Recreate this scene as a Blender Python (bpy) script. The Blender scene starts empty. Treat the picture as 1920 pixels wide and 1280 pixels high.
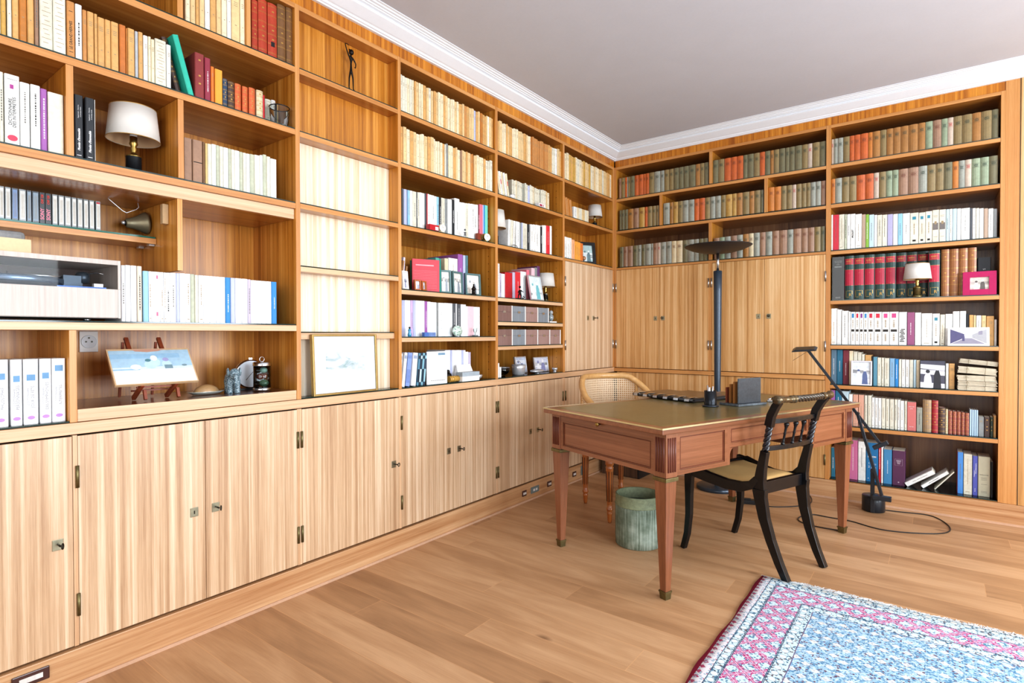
import bpy, math, random
from mathutils import Vector, Matrix
COL = bpy.context.scene.collection
PI = math.pi
RND = random.Random(7)
def lin(c):
    return c/12.92 if c <= .04045 else ((c+.055)/1.055)**2.4
def hx(h):
    h = h.lstrip('#')
    return tuple(lin(int(h[i:i+2], 16)/255) for i in (0, 2, 4)) + (1,)
# ------------------------------------------------------------------ materials
MATS = {}
def newmat(name):
    m = bpy.data.materials.new(name); m.use_nodes = True
    nt = m.node_tree; b = nt.nodes['Principled BSDF']
    return m, nt, b
def ramp(nt, fac, stops):
    r = nt.nodes.new('ShaderNodeValToRGB')
    while len(r.color_ramp.elements) < len(stops): r.color_ramp.elements.new(.5)
    for e, (p, c) in zip(r.color_ramp.elements, stops):
        e.position = p; e.color = c if len(c) == 4 else tuple(c)+(1,)
    nt.links.new(fac, r.inputs[0]); return r.outputs[0]
def coords(nt, scale, rnd=0.0, use='Object'):
    t = nt.nodes.new('ShaderNodeTexCoord'); mp = nt.nodes.new('ShaderNodeMapping')
    mp.inputs['Scale'].default_value = scale
    src = t.outputs[use]
    if rnd:
        oi = nt.nodes.new('ShaderNodeObjectInfo'); ml = nt.nodes.new('ShaderNodeMath'); ml.operation = 'MULTIPLY'
        ml.inputs[1].default_value = rnd; nt.links.new(oi.outputs['Random'], ml.inputs[0])
        ad = nt.nodes.new('ShaderNodeVectorMath'); ad.operation = 'ADD'
        nt.links.new(src, ad.inputs[0]); nt.links.new(ml.outputs[0], ad.inputs[1]); src = ad.outputs[0]
    nt.links.new(src, mp.inputs[0]); return mp.outputs[0]
def noise(nt, vec, scale=1, detail=3, rough=.5, dist=0):
    n = nt.nodes.new('ShaderNodeTexNoise'); n.inputs['Scale'].default_value = scale
    n.inputs['Detail'].default_value = detail; n.inputs['Roughness'].default_value = rough
    n.inputs['Distortion'].default_value = dist
    nt.links.new(vec, n.inputs['Vector']); return n.outputs['Fac']
def mixc(nt, fac, a, b, mode='MIX'):
    m = nt.nodes.new('ShaderNodeMix'); m.data_type = 'RGBA'; m.blend_type = mode
    for i, v in ((0, fac), (6, a), (7, b)):
        if isinstance(v, (int, float)): m.inputs[i].default_value = v
        elif isinstance(v, tuple): m.inputs[i].default_value = v
        else: nt.links.new(v, m.inputs[i])
    return m.outputs[2]
def math2(nt, op, a, b=None, c=None):
    m = nt.nodes.new('ShaderNodeMath'); m.operation = op
    for i, v in ((0, a), (1, b), (2, c)):
        if v is None: continue
        if isinstance(v, (int, float)): m.inputs[i].default_value = v
        else: nt.links.new(v, m.inputs[i])
    return m.outputs[0]
def bump(nt, b, h, strength=.2, dist=.002):
    n = nt.nodes.new('ShaderNodeBump'); n.inputs['Strength'].default_value = strength
    n.inputs['Distance'].default_value = dist
    nt.links.new(h, n.inputs['Height']); nt.links.new(n.outputs[0], b.inputs['Normal'])
def plain(name, col, rough=.5, metal=0, coat=0, var=.06, spec=.5, emit=0, trans=0, ior=1.45, alpha=1):
    if name in MATS: return MATS[name]
    m, nt, b = newmat(name)
    c = hx(col) if isinstance(col, str) else col
    if var and not trans:
        v = coords(nt, (1, 1, 1), 9)
        f = noise(nt, v, 60, 4, .6)
        f2 = noise(nt, v, 6, 2, .5)
        f = math2(nt, 'ADD', math2(nt, 'MULTIPLY', f, .5), math2(nt, 'MULTIPLY', f2, .5))
        dk = tuple(max(0, x*(1-var*2.4)) for x in c[:3])+(1,); lt = tuple(min(1, x*(1+var*1.4)) for x in c[:3])+(1,)
        nt.links.new(ramp(nt, f, [(.3, dk), (.7, lt)]), b.inputs['Base Color'])
    else: b.inputs['Base Color'].default_value = c
    b.inputs['Roughness'].default_value = rough; b.inputs['Metallic'].default_value = metal
    b.inputs['Coat Weight'].default_value = coat; b.inputs['Specular IOR Level'].default_value = spec
    b.inputs['Coat Roughness'].default_value = .12
    if trans: b.inputs['Transmission Weight'].default_value = trans; b.inputs['IOR'].default_value = ior
    if emit: b.inputs['Emission Color'].default_value = c; b.inputs['Emission Strength'].default_value = emit
    MATS[name] = m; return m
def veneer(name, dark, mid, light, axis='z', band=26, rough=.33, coat=.25, rnd=13, contrast=1.0):
    """ribbon-striped veneer with grain along AXIS"""
    if name in MATS: return MATS[name]
    m, nt, b = newmat(name)
    def sc(a, l): return (l, a, a) if axis == 'x' else ((a, l, a) if axis == 'y' else (a, a, l))
    v1 = coords(nt, sc(band, .35), rnd); v2 = coords(nt, sc(band*2.6, 1.6), rnd); v3 = coords(nt, sc(420, 9), rnd); v4 = coords(nt, sc(2.2, .8), rnd)
    a = noise(nt, v1, 1, 1.5, .5, .25); c = noise(nt, v2, 1, 2, .6); d = noise(nt, v3, 1, 2, .7); e = noise(nt, v4, 1, 2, .5)
    s = math2(nt, 'ADD', math2(nt, 'MULTIPLY', a, .42*contrast), math2(nt, 'MULTIPLY', c, .26*contrast))
    s = math2(nt, 'ADD', s, math2(nt, 'MULTIPLY', d, .16)); s = math2(nt, 'ADD', s, math2(nt, 'MULTIPLY', e, .22))
    k = .5*(.68*contrast+.38)
    col = ramp(nt, s, [(k-.13, hx(dark)), (k-.01, hx(mid)), (k+.12, hx(light))])
    nt.links.new(col, b.inputs['Base Color'])
    b.inputs['Roughness'].default_value = rough
    b.inputs['Coat Weight'].default_value = coat; b.inputs['Coat Roughness'].default_value = .3
    bump(nt, b, d, .06, .001)
    MATS[name] = m; return m
V_UP = veneer('veneer', '#9A5C18', '#C2802C', '#DEA24E', 'z', 52)
V_PALE = veneer('veneer_daylit', '#CDB088', '#E6D4B6', '#F6ECDA', 'z', 44, .4, .3)  # window daylight on the narrow bay's back, painted in as a paler veneer
V_FR = veneer('veneer_door', '#AC783E', '#CC9C62', '#E4C090', 'z', 58, .32, .35)
V_DOORL = veneer('veneer_door_sunlit', '#B08C6A', '#CFB08E', '#E8D2B6', 'z', 52, .32, .35)  # left-wall doors: window glare painted into the veneer colour
V_SH = veneer('veneer_shelf', '#8A4E18', '#A9692A', '#C08440', 'x', 30, .25, .5, contrast=.6)  # same wood as the uprights, darkened to paint in the lack of light
V_ED = veneer('wood_edge', '#A86C32', '#C4894C', '#D8A468', 'x', 60, .4, .2, contrast=.5)
V_EDZ = veneer('wood_edge_upright', '#A86C32', '#C4894C', '#D8A468', 'z', 60, .4, .2, contrast=.5)
V_EDP = veneer('wood_edge_pale', '#B88C66', '#D4AE88', '#E6C8A6', 'x', 60, .4, .2, contrast=.5)  # daylight on the lower left wall painted into the edge wood
V_EDZP = veneer('wood_edge_upright_pale', '#B88C66', '#D4AE88', '#E6C8A6', 'z', 60, .4, .2, contrast=.5)  # upright edges paled likewise, daylight put into the colour
V_PL = veneer('wood_plinth', '#A06C40', '#C0946A', '#D8B48C', 'x', 44, .35, .3, contrast=.7)
V_HD = veneer('veneer_header', '#94500C', '#BC741C', '#D89434', 'z', 50)
V_DESK = veneer('desk_mahogany', '#60361E', '#824F32', '#9E684A', 'x', 60, .3, .4, contrast=.45)
V_DESKY = veneer('desk_mahogany_end', '#60361E', '#824F32', '#9E684A', 'y', 60, .3, .4, contrast=.45)
V_DESKZ = veneer('desk_mahogany_upright', '#60361E', '#824F32', '#9E684A', 'z', 60, .3, .4, contrast=.45)
M_DARKW = veneer('dark_tray_wood', '#4A2A18', '#6A4028', '#84563A', 'x', 60, .15, .6, contrast=.5)
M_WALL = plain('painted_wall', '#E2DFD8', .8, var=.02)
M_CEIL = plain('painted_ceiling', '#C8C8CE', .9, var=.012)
M_CORN = plain('white_plaster', '#E4E6EA', .6, var=.01)
M_BRASSP = plain('pale_brass', '#CFC6A0', .32, .85, var=.06)
M_BRASS = plain('brass', '#B49A5A', .3, 1, var=.08)
M_BRASSD = plain('aged_brass', '#7E7450', .42, .9, var=.15)
M_STEEL = plain('polished_steel', '#C8CCD0', .18, 1, var=.03)
M_SILVER = plain('silver', '#DDE0E4', .25, .6, var=.04)
M_PLATE = plain('lock_plate_metal', '#A8A48C', .35, .9, var=.1)
M_KEY = plain('dark_iron', '#3C3830', .4, .8, var=.1)
M_BLACK = plain('matt_black', '#17191D', .45, .1, var=.1)
M_LAMPG = plain('gunmetal_lacquer', '#33404E', .35, .3, coat=.2, var=.05)
M_EBON = plain('ebonised_wood', '#08090D', .34, 0, coat=.2, var=.15, spec=.35)
M_BRONZE = plain('dark_bronze', '#2A2420', .4, .8, var=.2)
M_PAPER = plain('page_paper', '#E4DCC8', .8, var=.05)
M_INK = plain('dark_ink', '#2E2A26', .7, var=0)
M_PINK = plain('spine_print_grey', '#77736C', .7, var=0)
M_INKS = plain('soft_ink', '#A08C6C', .7, var=0)
M_GILT = plain('gilt', '#C8A058', .35, .6, var=.05)
M_WHITE = plain('white_paint', '#EEECE8', .5, var=.01)
M_SHADE = plain('lamp_shade_fabric', '#D9D6D0', .85, var=.01)
M_SHADEIN = plain('lamp_shade_lining', '#D8B48C', .8, var=.01)
M_GEDGE = plain('glass_edge', '#12302C', .1, 0, coat=.5, var=0)
M_TEXTW = plain('white_lettering', '#ECECEC', .6, var=0)
def glass_mat():
    m = bpy.data.materials.new('clear_glass'); m.use_nodes = True; nt = m.node_tree
    nt.nodes.clear(); o = nt.nodes.new('ShaderNodeOutputMaterial'); mx = nt.nodes.new('ShaderNodeMixShader')
    t = nt.nodes.new('ShaderNodeBsdfTransparent'); g = nt.nodes.new('ShaderNodeBsdfGlossy')
    t.inputs[0].default_value = (.86, .92, .90, 1); g.inputs['Roughness'].default_value = .03
    f = nt.nodes.new('ShaderNodeFresnel'); f.inputs[0].default_value = 1.6
    nt.links.new(f.outputs[0], mx.inputs[0]); nt.links.new(t.outputs[0], mx.inputs[1]); nt.links.new(g.outputs[0], mx.inputs[2])
    nt.links.new(mx.outputs[0], o.inputs[0]); return m
M_GLASS = glass_mat()
M_PANE = glass_mat(); M_PANE.name = 'picture_glass'
for n_ in M_PANE.node_tree.nodes:
    if n_.type == 'BSDF_TRANSPARENT': n_.inputs[0].default_value = (.99, .99, .99, 1)
    if n_.type == 'FRESNEL': n_.inputs[0].default_value = 1.22
# ------------------------------------------------------------------ mesh builder
class MB:
    def __init__(s): s.v = []; s.f = []; s.m = []; s.sm = []
    def add(s, vs, fs, mi=0, smooth=False):
        b = len(s.v); s.v += [tuple(p) for p in vs]
        for f in fs: s.f.append(tuple(b+i for i in f)); s.m.append(mi); s.sm.append(smooth)
        return s
    def box(s, x0, x1, y0, y1, z0, z1, mi=0, mt=None, mtop=None):
        vs = [(x0, y0, z0), (x1, y0, z0), (x1, y1, z0), (x0, y1, z0), (x0, y0, z1), (x1, y0, z1), (x1, y1, z1), (x0, y1, z1)]
        b = len(s.v); s.v += vs
        for i, f in enumerate([(0, 3, 2, 1), (4, 5, 6, 7), (0, 1, 5, 4), (1, 2, 6, 5), (2, 3, 7, 6), (3, 0, 4, 7)]):
            s.f.append(tuple(b+k for k in f)); s.sm.append(False)
            s.m.append(mt if (i == 2 and mt is not None) else (mtop if (i == 1 and mtop is not None) else mi))
        return s
    def prism(s, pts, z0, z1, mi=0, smooth=False):
        """closed XY outline extruded in z"""
        n = len(pts); vs = [(x, y, z0) for x, y in pts]+[(x, y, z1) for x, y in pts]
        fs = [(i, (i+1) % n, n+(i+1) % n, n+i) for i in range(n)]
        s.add(vs, fs, mi, smooth); b = len(s.v)-2*n
        s.f.append(tuple(b+i for i in reversed(range(n)))); s.m.append(mi); s.sm.append(False)
        s.f.append(tuple(b+n+i for i in range(n))); s.m.append(mi); s.sm.append(False)
        return s
    def lathe(s, prof, n=20, cx=0, cy=0, cz=0, mi=0, cap=True):
        vs = []; fs = []
        for r, z in prof:
            for k in range(n):
                a = 2*PI*k/n; vs.append((cx+r*math.cos(a), cy+r*math.sin(a), cz+z))
        for i in range(len(prof)-1):
            for k in range(n):
                fs.append((i*n+k, i*n+(k+1) % n, (i+1)*n+(k+1) % n, (i+1)*n+k))
        s.add(vs, fs, mi, True)
        if cap:
            b = len(s.v)-len(vs)
            for i, rev in ((0, True), (len(prof)-1, False)):
                if prof[i][0] > 1e-6:
                    ids = [b+i*n+k for k in range(n)]
                    s.f.append(tuple(reversed(ids)) if rev else tuple(ids)); s.m.append(mi); s.sm.append(False)
        return s
    def tube(s, pts, r, n=8, mi=0, closed=False, caps=True):
        pts = [Vector(p) for p in pts]; N = len(pts); rs = r if isinstance(r, (list, tuple)) else [r]*N
        vs = []; up = None
        for i, p in enumerate(pts):
            if closed: t = pts[(i+1) % N]-pts[i-1]
            else: t = pts[min(i+1, N-1)]-pts[max(i-1, 0)]
            t.normalize()
            if up is None: up = Vector((0, 0, 1)) if abs(t.z) < .9 else Vector((1, 0, 0))
            a = t.cross(up)
            if a.length < 1e-6: a = t.orthogonal()
            a.normalize(); bb = a.cross(t).normalized(); up = bb
            for k in range(n):
                an = 2*PI*k/n; vs.append(p+(a*math.cos(an)+bb*math.sin(an))*rs[i])
        fs = []
        for i in range(N if closed else N-1):
            j = (i+1) % N
            for k in range(n): fs.append((i*n+k, i*n+(k+1) % n, j*n+(k+1) % n, j*n+k))
        s.add(vs, fs, mi, True)
        if caps and not closed:
            b = len(s.v)-len(vs)
            s.f.append(tuple(b+k for k in reversed(range(n)))); s.m.append(mi); s.sm.append(False)
            s.f.append(tuple(b+(N-1)*n+k for k in range(n))); s.m.append(mi); s.sm.append(False)
        return s
    def bar(s, pts, side, w, t, mi=0):
        """rectangular section swept along PTS; width W (list or number) along SIDE, thickness T across"""
        pts = [Vector(p) for p in pts]; N = len(pts); side = Vector(side).normalized(); vs = []
        for i, p in enumerate(pts):
            d = (pts[min(i+1, N-1)]-pts[max(i-1, 0)]).normalized(); nrm = d.cross(side).normalized()
            ww = w[i] if isinstance(w, (list, tuple)) else w; tt = t[i] if isinstance(t, (list, tuple)) else t
            for a, b in ((-1, -1), (1, -1), (1, 1), (-1, 1)): vs.append(p+side*(a*ww/2)+nrm*(b*tt/2))
        fs = [(i*4+k, i*4+(k+1) % 4, i*4+4+(k+1) % 4, i*4+4+k) for i in range(N-1) for k in range(4)]
        fs += [(3, 2, 1, 0), tuple((N-1)*4+k for k in range(4))]
        return s.add(vs, fs, mi)
    def sphere(s, c, r, n=12, mi=0, sz=None):
        sx, sy, szz = sz or (1, 1, 1); m = n//2
        vs = [(c[0], c[1], c[2]-r*szz)]
        for i in range(1, m):
            ph = -PI/2+PI*i/m
            for k in range(n):
                a = 2*PI*k/n; vs.append((c[0]+r*sx*math.cos(ph)*math.cos(a), c[1]+r*sy*math.cos(ph)*math.sin(a), c[2]+r*szz*math.sin(ph)))
        vs.append((c[0], c[1], c[2]+r*szz)); fs = []
        for k in range(n): fs.append((0, 1+(k+1) % n, 1+k))
        for i in range(m-2):
            for k in range(n): fs.append((1+i*n+k, 1+i*n+(k+1) % n, 1+(i+1)*n+(k+1) % n, 1+(i+1)*n+k))
        t = len(vs)-1
        for k in range(n): fs.append((t, 1+(m-2)*n+k, 1+(m-2)*n+(k+1) % n))
        return s.add(vs, fs, mi, True)
    def build(s, name, mats, parent=None, loc=None, rz=0, bevel=0, solid=0, sub=0):
        me = bpy.data.meshes.new(name); me.from_pydata(s.v, [], s.f)
        for i, p in enumerate(me.polygons): p.material_index = s.m[i]; p.use_smooth = s.sm[i]
        for m in (mats if isinstance(mats, (list, tuple)) else [mats]): me.materials.append(m)
        o = bpy.data.objects.new(name, me); COL.objects.link(o)
        if parent: o.parent = parent
        if loc: o.location = loc
        if rz: o.rotation_euler = (0, 0, rz)
        if solid:
            md = o.modifiers.new('s', 'SOLIDIFY'); md.thickness = solid
        if sub:
            md = o.modifiers.new('u', 'SUBSURF'); md.levels = sub; md.render_levels = sub
        if bevel:
            md = o.modifiers.new('b', 'BEVEL'); md.width = bevel; md.segments = 2; md.limit_method = 'ANGLE'
        return o
def box1(name, x0, x1, y0, y1, z0, z1, mats, parent=None, bevel=0, **k):
    return MB().box(x0, x1, y0, y1, z0, z1).build(name, mats, parent, bevel=bevel, **k)
def empty(name, loc=(0, 0, 0), rz=0):
    o = bpy.data.objects.new(name, None); COL.objects.link(o); o.location = loc; o.rotation_euler = (0, 0, rz)
    o.empty_display_size = .05; return o
def tag(o, label=None, cat=None, group=None, kind=None):
    if label: o['label'] = label
    if cat: o['category'] = cat
    if group: o['group'] = group
    if kind: o['kind'] = kind
    return o
WR = {'L': PI/2, 'B': 0.0}
def wloc(wall, s, d, z):
    """a point of a wall's shelf frame (along, behind the front plane, up) in the room"""
    return (-d, s, z) if wall == 'L' else (s, d, z)
def wthing(name, wall, s, d, z, label, cat, group=None, turn=0):
    o = empty(name, wloc(wall, s, d, z), WR[wall]+turn); return tag(o, label, cat, group)
def text(body, size, parent, mat, M, name='lettering', ext=.0002, align='CENTER', sx=1.0, font_bold=0, sh=0):
    cu = bpy.data.curves.new(name, 'FONT'); cu.body = body; cu.size = size; cu.extrude = ext
    cu.align_x = align; cu.align_y = 'CENTER'; cu.offset = font_bold; cu.shear = sh; cu.resolution_u = 3
    o = bpy.data.objects.new(name, cu); COL.objects.link(o); cu.materials.append(mat)
    if parent: o.parent = parent
    o.matrix_local = M @ Matrix.Diagonal((sx, 1, 1, 1)); return o
def face_front(x, y, z, rot=0):
    """matrix putting flat lettering on a face that looks toward local -y"""
    return Matrix.Translation((x, y, z)) @ Matrix.Rotation(PI/2, 4, 'X') @ Matrix.Rotation(rot, 4, 'Z')
# ------------------------------------------------------------------ room shell
ZC = 2.82; XR = 4.9; YB = -6.3
def floor_mat():
    m, nt, b = newmat('oak_planks')
    v = coords(nt, (1, 1, 1)); sep = nt.nodes.new('ShaderNodeSeparateXYZ'); nt.links.new(v, sep.inputs[0])
    X, Y = sep.outputs[0], sep.outputs[1]
    W = .165
    row = math2(nt, 'FLOOR', math2(nt, 'DIVIDE', Y, W))
    wn = nt.nodes.new('ShaderNodeTexWhiteNoise'); wn.noise_dimensions = '1D'; nt.links.new(row, wn.inputs['W'])
    xs = math2(nt, 'ADD', math2(nt, 'DIVIDE', X, 1.5), math2(nt, 'MULTIPLY', wn.outputs[0], 7))
    colm = math2(nt, 'FLOOR', xs)
    cb = nt.nodes.new('ShaderNodeCombineXYZ'); nt.links.new(row, cb.inputs[0]); nt.links.new(colm, cb.inputs[1])
    w2 = nt.nodes.new('ShaderNodeTexWhiteNoise'); w2.noise_dimensions = '2D'; nt.links.new(cb.outputs[0], w2.inputs['Vector'])
    # grain
    off = nt.nodes.new('ShaderNodeVectorMath'); off.operation = 'MULTIPLY_ADD'
    nt.links.new(w2.outputs[1], off.inputs[0]); off.inputs[1].default_value = (5, 5, 5); nt.links.new(v, off.inputs[2])
    mp = nt.nodes.new('ShaderNodeMapping'); mp.inputs['Scale'].default_value = (1.2, 7, 1); nt.links.new(off.outputs[0], mp.inputs[0])
    g = noise(nt, mp.outputs[0], 1.6, 4, .5, .6)
    mp2 = nt.nodes.new('ShaderNodeMapping'); mp2.inputs['Scale'].default_value = (6, 160, 1); nt.links.new(off.outputs[0], mp2.inputs[0])
    g2 = noise(nt, mp2.outputs[0], 1, 3, .6)
    s = math2(nt, 'ADD', math2(nt, 'MULTIPLY', g, .6), math2(nt, 'MULTIPLY', g2, .25))
    s = math2(nt, 'ADD', s, math2(nt, 'MULTIPLY', w2.outputs[0], .26))
    col = ramp(nt, s, [(.32, hx('#96704E')), (.54, hx('#B28A64')), (.76, hx('#C8A27C'))])
    # knots
    kn = nt.nodes.new('ShaderNodeTexVoronoi'); kn.inputs['Scale'].default_value = 1.0
    mp3 = nt.nodes.new('ShaderNodeMapping'); mp3.inputs['Scale'].default_value = (1.9, 3.6, 1); nt.links.new(off.outputs[0], mp3.inputs[0]); nt.links.new(mp3.outputs[0], kn.inputs['Vector'])
    kd = ramp(nt, kn.outputs['Distance'], [(0.02, (.25, .17, .12, 1)), (.09, (1, 1, 1, 1))])
    col = mixc(nt, .85, col, kd, 'MULTIPLY')
    # joints
    fy = math2(nt, 'FRACT', math2(nt, 'DIVIDE', Y, W)); fx = math2(nt, 'FRACT', xs)
    e1 = math2(nt, 'LESS_THAN', fy, .016); e2 = math2(nt, 'LESS_THAN', fx, .0018)
    e = math2(nt, 'MAXIMUM', e1, e2)
    col = mixc(nt, math2(nt, 'MULTIPLY', e, .45), col, hx('#D8A878'))
    nt.links.new(col, b.inputs['Base Color'])
    rr = math2(nt, 'MULTIPLY_ADD', g2, .2, .38); nt.links.new(rr, b.inputs['Roughness'])
    bump(nt, b, math2(nt, 'SUBTRACT', 1, e), .25, .002)
    return m
def S(o): return tag(o, kind='structure')
S(box1('floor', -.6, XR+.15, YB-.15, .6, -.1, 0, floor_mat()))
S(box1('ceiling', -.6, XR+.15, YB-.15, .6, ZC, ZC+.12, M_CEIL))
S(box1('wall_left', -.6, -.49, YB-.15, .6, 0, ZC, M_WALL))
S(MB().box(-.49, XR, .49, .6, 0, ZC).build('wall_back', M_WALL))
S(box1('wall_front', -.49, XR, YB-.12, YB, 0, ZC, M_WALL))
# window wall: piers and spandrels round two openings
WIN = [(-4.35, -2.75), (-2.15, -.75)]
wm = MB(); ys = [YB, WIN[0][0], WIN[0][1], WIN[1][0], WIN[1][1], .49]
for i in (0, 2, 4): wm.box(XR, XR+.15, ys[i], ys[i+1], 0, ZC)
for a, b_ in WIN: wm.box(XR, XR+.15, a, b_, 0, .45); wm.box(XR, XR+.15, a, b_, 2.45, ZC)
S(wm.build('wall_right', M_WALL))
for i, (a, b_) in enumerate(WIN):
    w = MB()
    for y in (a, (a+b_)/2-.03, b_-.06): w.box(XR+.04, XR+.1, y, y+.06, .45, 2.45)
    for z in (.45, 2.39): w.box(XR+.04, XR+.1, a, b_, z, z+.06)
    o = S(w.build('window_%d' % (i+1), M_WHITE))
    S(MB().box(XR+.065, XR+.071, a+.06, b_-.06, .51, 2.39).build('pane', M_GLASS, o))
# right-hand veneered wall beside the tall bookcase
vw = MB().box(2.72, XR, 0, .49, .131, 2.735); S(vw.build('wall_back_panelling', V_FR))
S(box1('trim_1', 2.7185, 2.7215, -.0012, .002, .131, 2.735, M_KEY))
S(box1('baseboard_back', -.02, XR, -.012, .49, 0, .13, V_PL, bevel=.002))
S(box1('baseboard_left', -.49, .012, -5.6, -.012, 0, .123, veneer('wood_plinth_long', '#A06C40', '#C0946A', '#D8B48C', 'y', 44, .35, .3, contrast=.7), bevel=.002))
S(box1('trim_2', .0121, .018, -5.6, -.018, 0, .012, plain('pale_bead', '#CBA68A', .5)))
S(box1('trim_3', 0.02, XR, -.018, -.0121, 0, .012, plain('pale_bead', '#CBA68A', .5)))
# cornice, mitred in the corner
CP = [(-.02, 2.733), (.012, 2.733), (.014, 2.739), (.022, 2.741), (.026, 2.749), (.034, 2.7515), (.036, 2.7525), (.044, 2.757), (.082, 2.779), (.084, 2.783), (.079, 2.787), (.079, 2.792), (.094, 2.796), (.096, 2.800), (.104, 2.802), (.106, 2.807), (.116, 2.809), (.120, 2.814), (.130, 2.816), (.130, 2.8205), (-.02, 2.8205)]
cm = MB(); n = len(CP)
A = [(o, YB, z) for o, z in CP]; B_ = [(o, -o, z) for o, z in CP]; D_ = [(XR, -o, z) for o, z in CP]
for P, Q in ((A, B_), (B_, D_)):
    cm.add(P+Q, [(i, i+1, n+i+1, n+i) for i in range(n-1)], 0)
S(cm.build('trim_4', M_CORN))
# ------------------------------------------------------------------ built-in bookcases and cabinets
ZT = 2.655   # underside of the top board
def shelf(par, wall, x0, x1, zt, d0=0, d1=.36, th=.023, glass=True, soff=0):
    s = MB().box(x0, x1, d0, d1, zt-th, zt, 0, 1).build('shelf', [V_SH, V_EDP if wall == 'L' and zt < 1.7 else V_ED], par, bevel=.0012)
    if glass: MB().box(x0+.002, x1-.002, d0+.003, d1-.004, zt+.0003, zt+.0055, 0, 1).build('glass_sheet', [M_GLASS, M_GEDGE], s)
    return s
def bookcase(wall, x0, x1, zb, shelves, depth, label, ledge=True, d_back=None, d0=0, glass=True, extra=None, left=None, right=.022, back_d=None):
    b = wthing('bookcase', wall, 0, 0, 0, label, 'bookcase')
    db = depth if back_d is None else back_d
    MB().box(x0, x1, db, db+.012, zb+.0006, ZT).build('back_panel', V_UP, b)
    if left: MB().box(x0-left, x0, 0, depth+.012, zb+.0006, ZT+.022, 0, 1).build('side_panel', [V_UP, V_EDZ], b, bevel=.0012)
    MB().box(x1, x1+right, 0, depth+.012, zb+.0006, ZT+.022, 0, 1).build('side_panel', [V_UP, V_EDZ], b, bevel=.0012)
    MB().box(x0, x1, .0005, db, ZT, ZT+.022, 0, 1).build('top_board', [V_SH, V_ED], b, bevel=.0012)
    MB().box(x0-(left or 0), x1+right, .004, .03, ZT+.0225, 2.76).build('header_panel', V_HD, b)
    for z in shelves: shelf(b, wall, x0, x1, z, d0, db, glass=glass)
    return b
def hinge(par, x, y, z, h=.075):
    m = MB(); m.tube([(x, y, z), (x, y, z+h)], .0055, 8); m.build('hinge', M_STEEL if z > .9 else M_BRASSD, par)
def lock(par, x, y, z, key=None):
    MB().box(x-.015, x+.015, y-.0022, y, z-.018, z+.018).build('lock_plate', M_PLATE, par, bevel=.001)
    if key:
        m = MB(); m.tube([(x, y-.002, z+.002), (x, y-.03, z+.002)], .0032, 8)
        c = []
        ang = {'a': 0.5, 'b': 1.2, 'c': -.3}[key]
        for k in range(12):
            t = 2*PI*k/12; rr = .009; cx = x+rr*math.cos(t)*math.cos(ang)+.004; cy = y-.037+rr*math.cos(t)*math.sin(ang)*.5; c.append((cx, cy, z+.002+rr*math.sin(t)))
        m.tube(c, .0022, 6, closed=True); m.build('key', M_KEY, par)
    else:
        MB().box(x-.0022, x+.0022, y-.0026, y-.0005, z-.007, z+.006).build('keyhole', M_KEY, par)
DOORM = [V_FR]
def door(cab, x0, x1, z0, z1, hside, lx=None, key=None, hz=(.10, .10), lz=None, hin=True):
    d = MB().box(x0+.001, x1-.001, -.001, .018, z0, z1).build('door', DOORM[0], cab, bevel=.0015)
    if hin:
        hx_ = x0-.001 if hside == 'l' else x1+.001
        hinge(d, hx_, -.004, z0+hz[0]); hinge(d, hx_, -.004, z1-hz[1]-.075)
    if lx is not None: lock(d, lx, -.001, lz if lz else .487, key)
    return d
def cabinet(name, wall, x0, x1, z0, z1, label, doors, cat='cabinet', stile_l=0, stile_r=0, depth=.44):
    c = wthing(name, wall, 0, 0, 0, label, cat)
    m = MB().box(x0-stile_l+.0008, x1+stile_r-.0008, .02, depth, z0+.001, z1-.001 if z1 < 1 else z1-.003); m.build('carcass', plain('cabinet_inside', '#3A2412', .8), c)
    if stile_l: MB().box(x0-stile_l+.0004, x0, .0005, .02, z0-.002, z1+.003).build('stile', V_EDZP if wall == 'L' and z1 < 1 else V_EDZ, c)
    if stile_r: MB().box(x1, x1+stile_r-.0004, .0005, .02, z0-.002, z1+.003).build('stile', V_EDZP if wall == 'L' and z1 < 1 else V_EDZ, c)
    for a in doors: door(c, *a)
    return c
# --- left wall
Z = [2.391, 2.110, 1.777]
b1 = wthing('bookcase', 'L', 0, 0, 0, 'wide bookcase section with record player, cassettes and easel painting', 'bookcase')
X0, X1 = -5.6, -3.157
MB().box(X0, X1, .37, .382, .8866, ZT).build('back_panel', V_UP, b1)
MB().box(X1, X1+.022, 0, .382, .8866, ZT+.022, 0, 1).build('side_panel', [V_UP, V_EDZ], b1, bevel=.0012)
MB().box(X0, X1, .0005, .37, ZT, ZT+.022, 0, 1).build('top_board', [V_SH, V_ED], b1, bevel=.0012)
MB().box(X0, X1+.022, .004, .03, ZT+.0225, 2.76).build('header_panel', V_HD, b1)
for z in Z: shelf(b1, 'L', X0, X1, z, 0, .37, .025)
MB().box(X0, X1-.001, .012, .030, 1.706, 1.7515, 0).build('shelf_fascia', V_EDP, b1, bevel=.001)
MB().box(X0, X1-.001, .030, .36, 1.706, 1.724, 0).build('canopy_board', V_SH, b1)
s_ = MB().box(X0, -3.652, .205, .37, 1.548, 1.570, 0, 1).build('shelf', [V_SH, V_ED], b1, bevel=.001)
MB().box(X0, -3.655, .207, .368, 1.5703, 1.5765, 0, 1).build('glass_sheet', [M_GLASS, plain('green_glass_edge', '#1C6A5C', .15, var=0)], s_)
for d in (.235, .34): MB().box(-3.672, -3.6525, d-.012, d+.012, 1.542, 1.5478).build('shelf_support', M_SILVER, b1)
MB().box(-3.651, -3.632, .015, .37, 1.430, 1.7055).build('divider', V_UP, b1)
shelf(b1, 'L', X0, X1, 1.224, 0, .37, .026)
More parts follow.
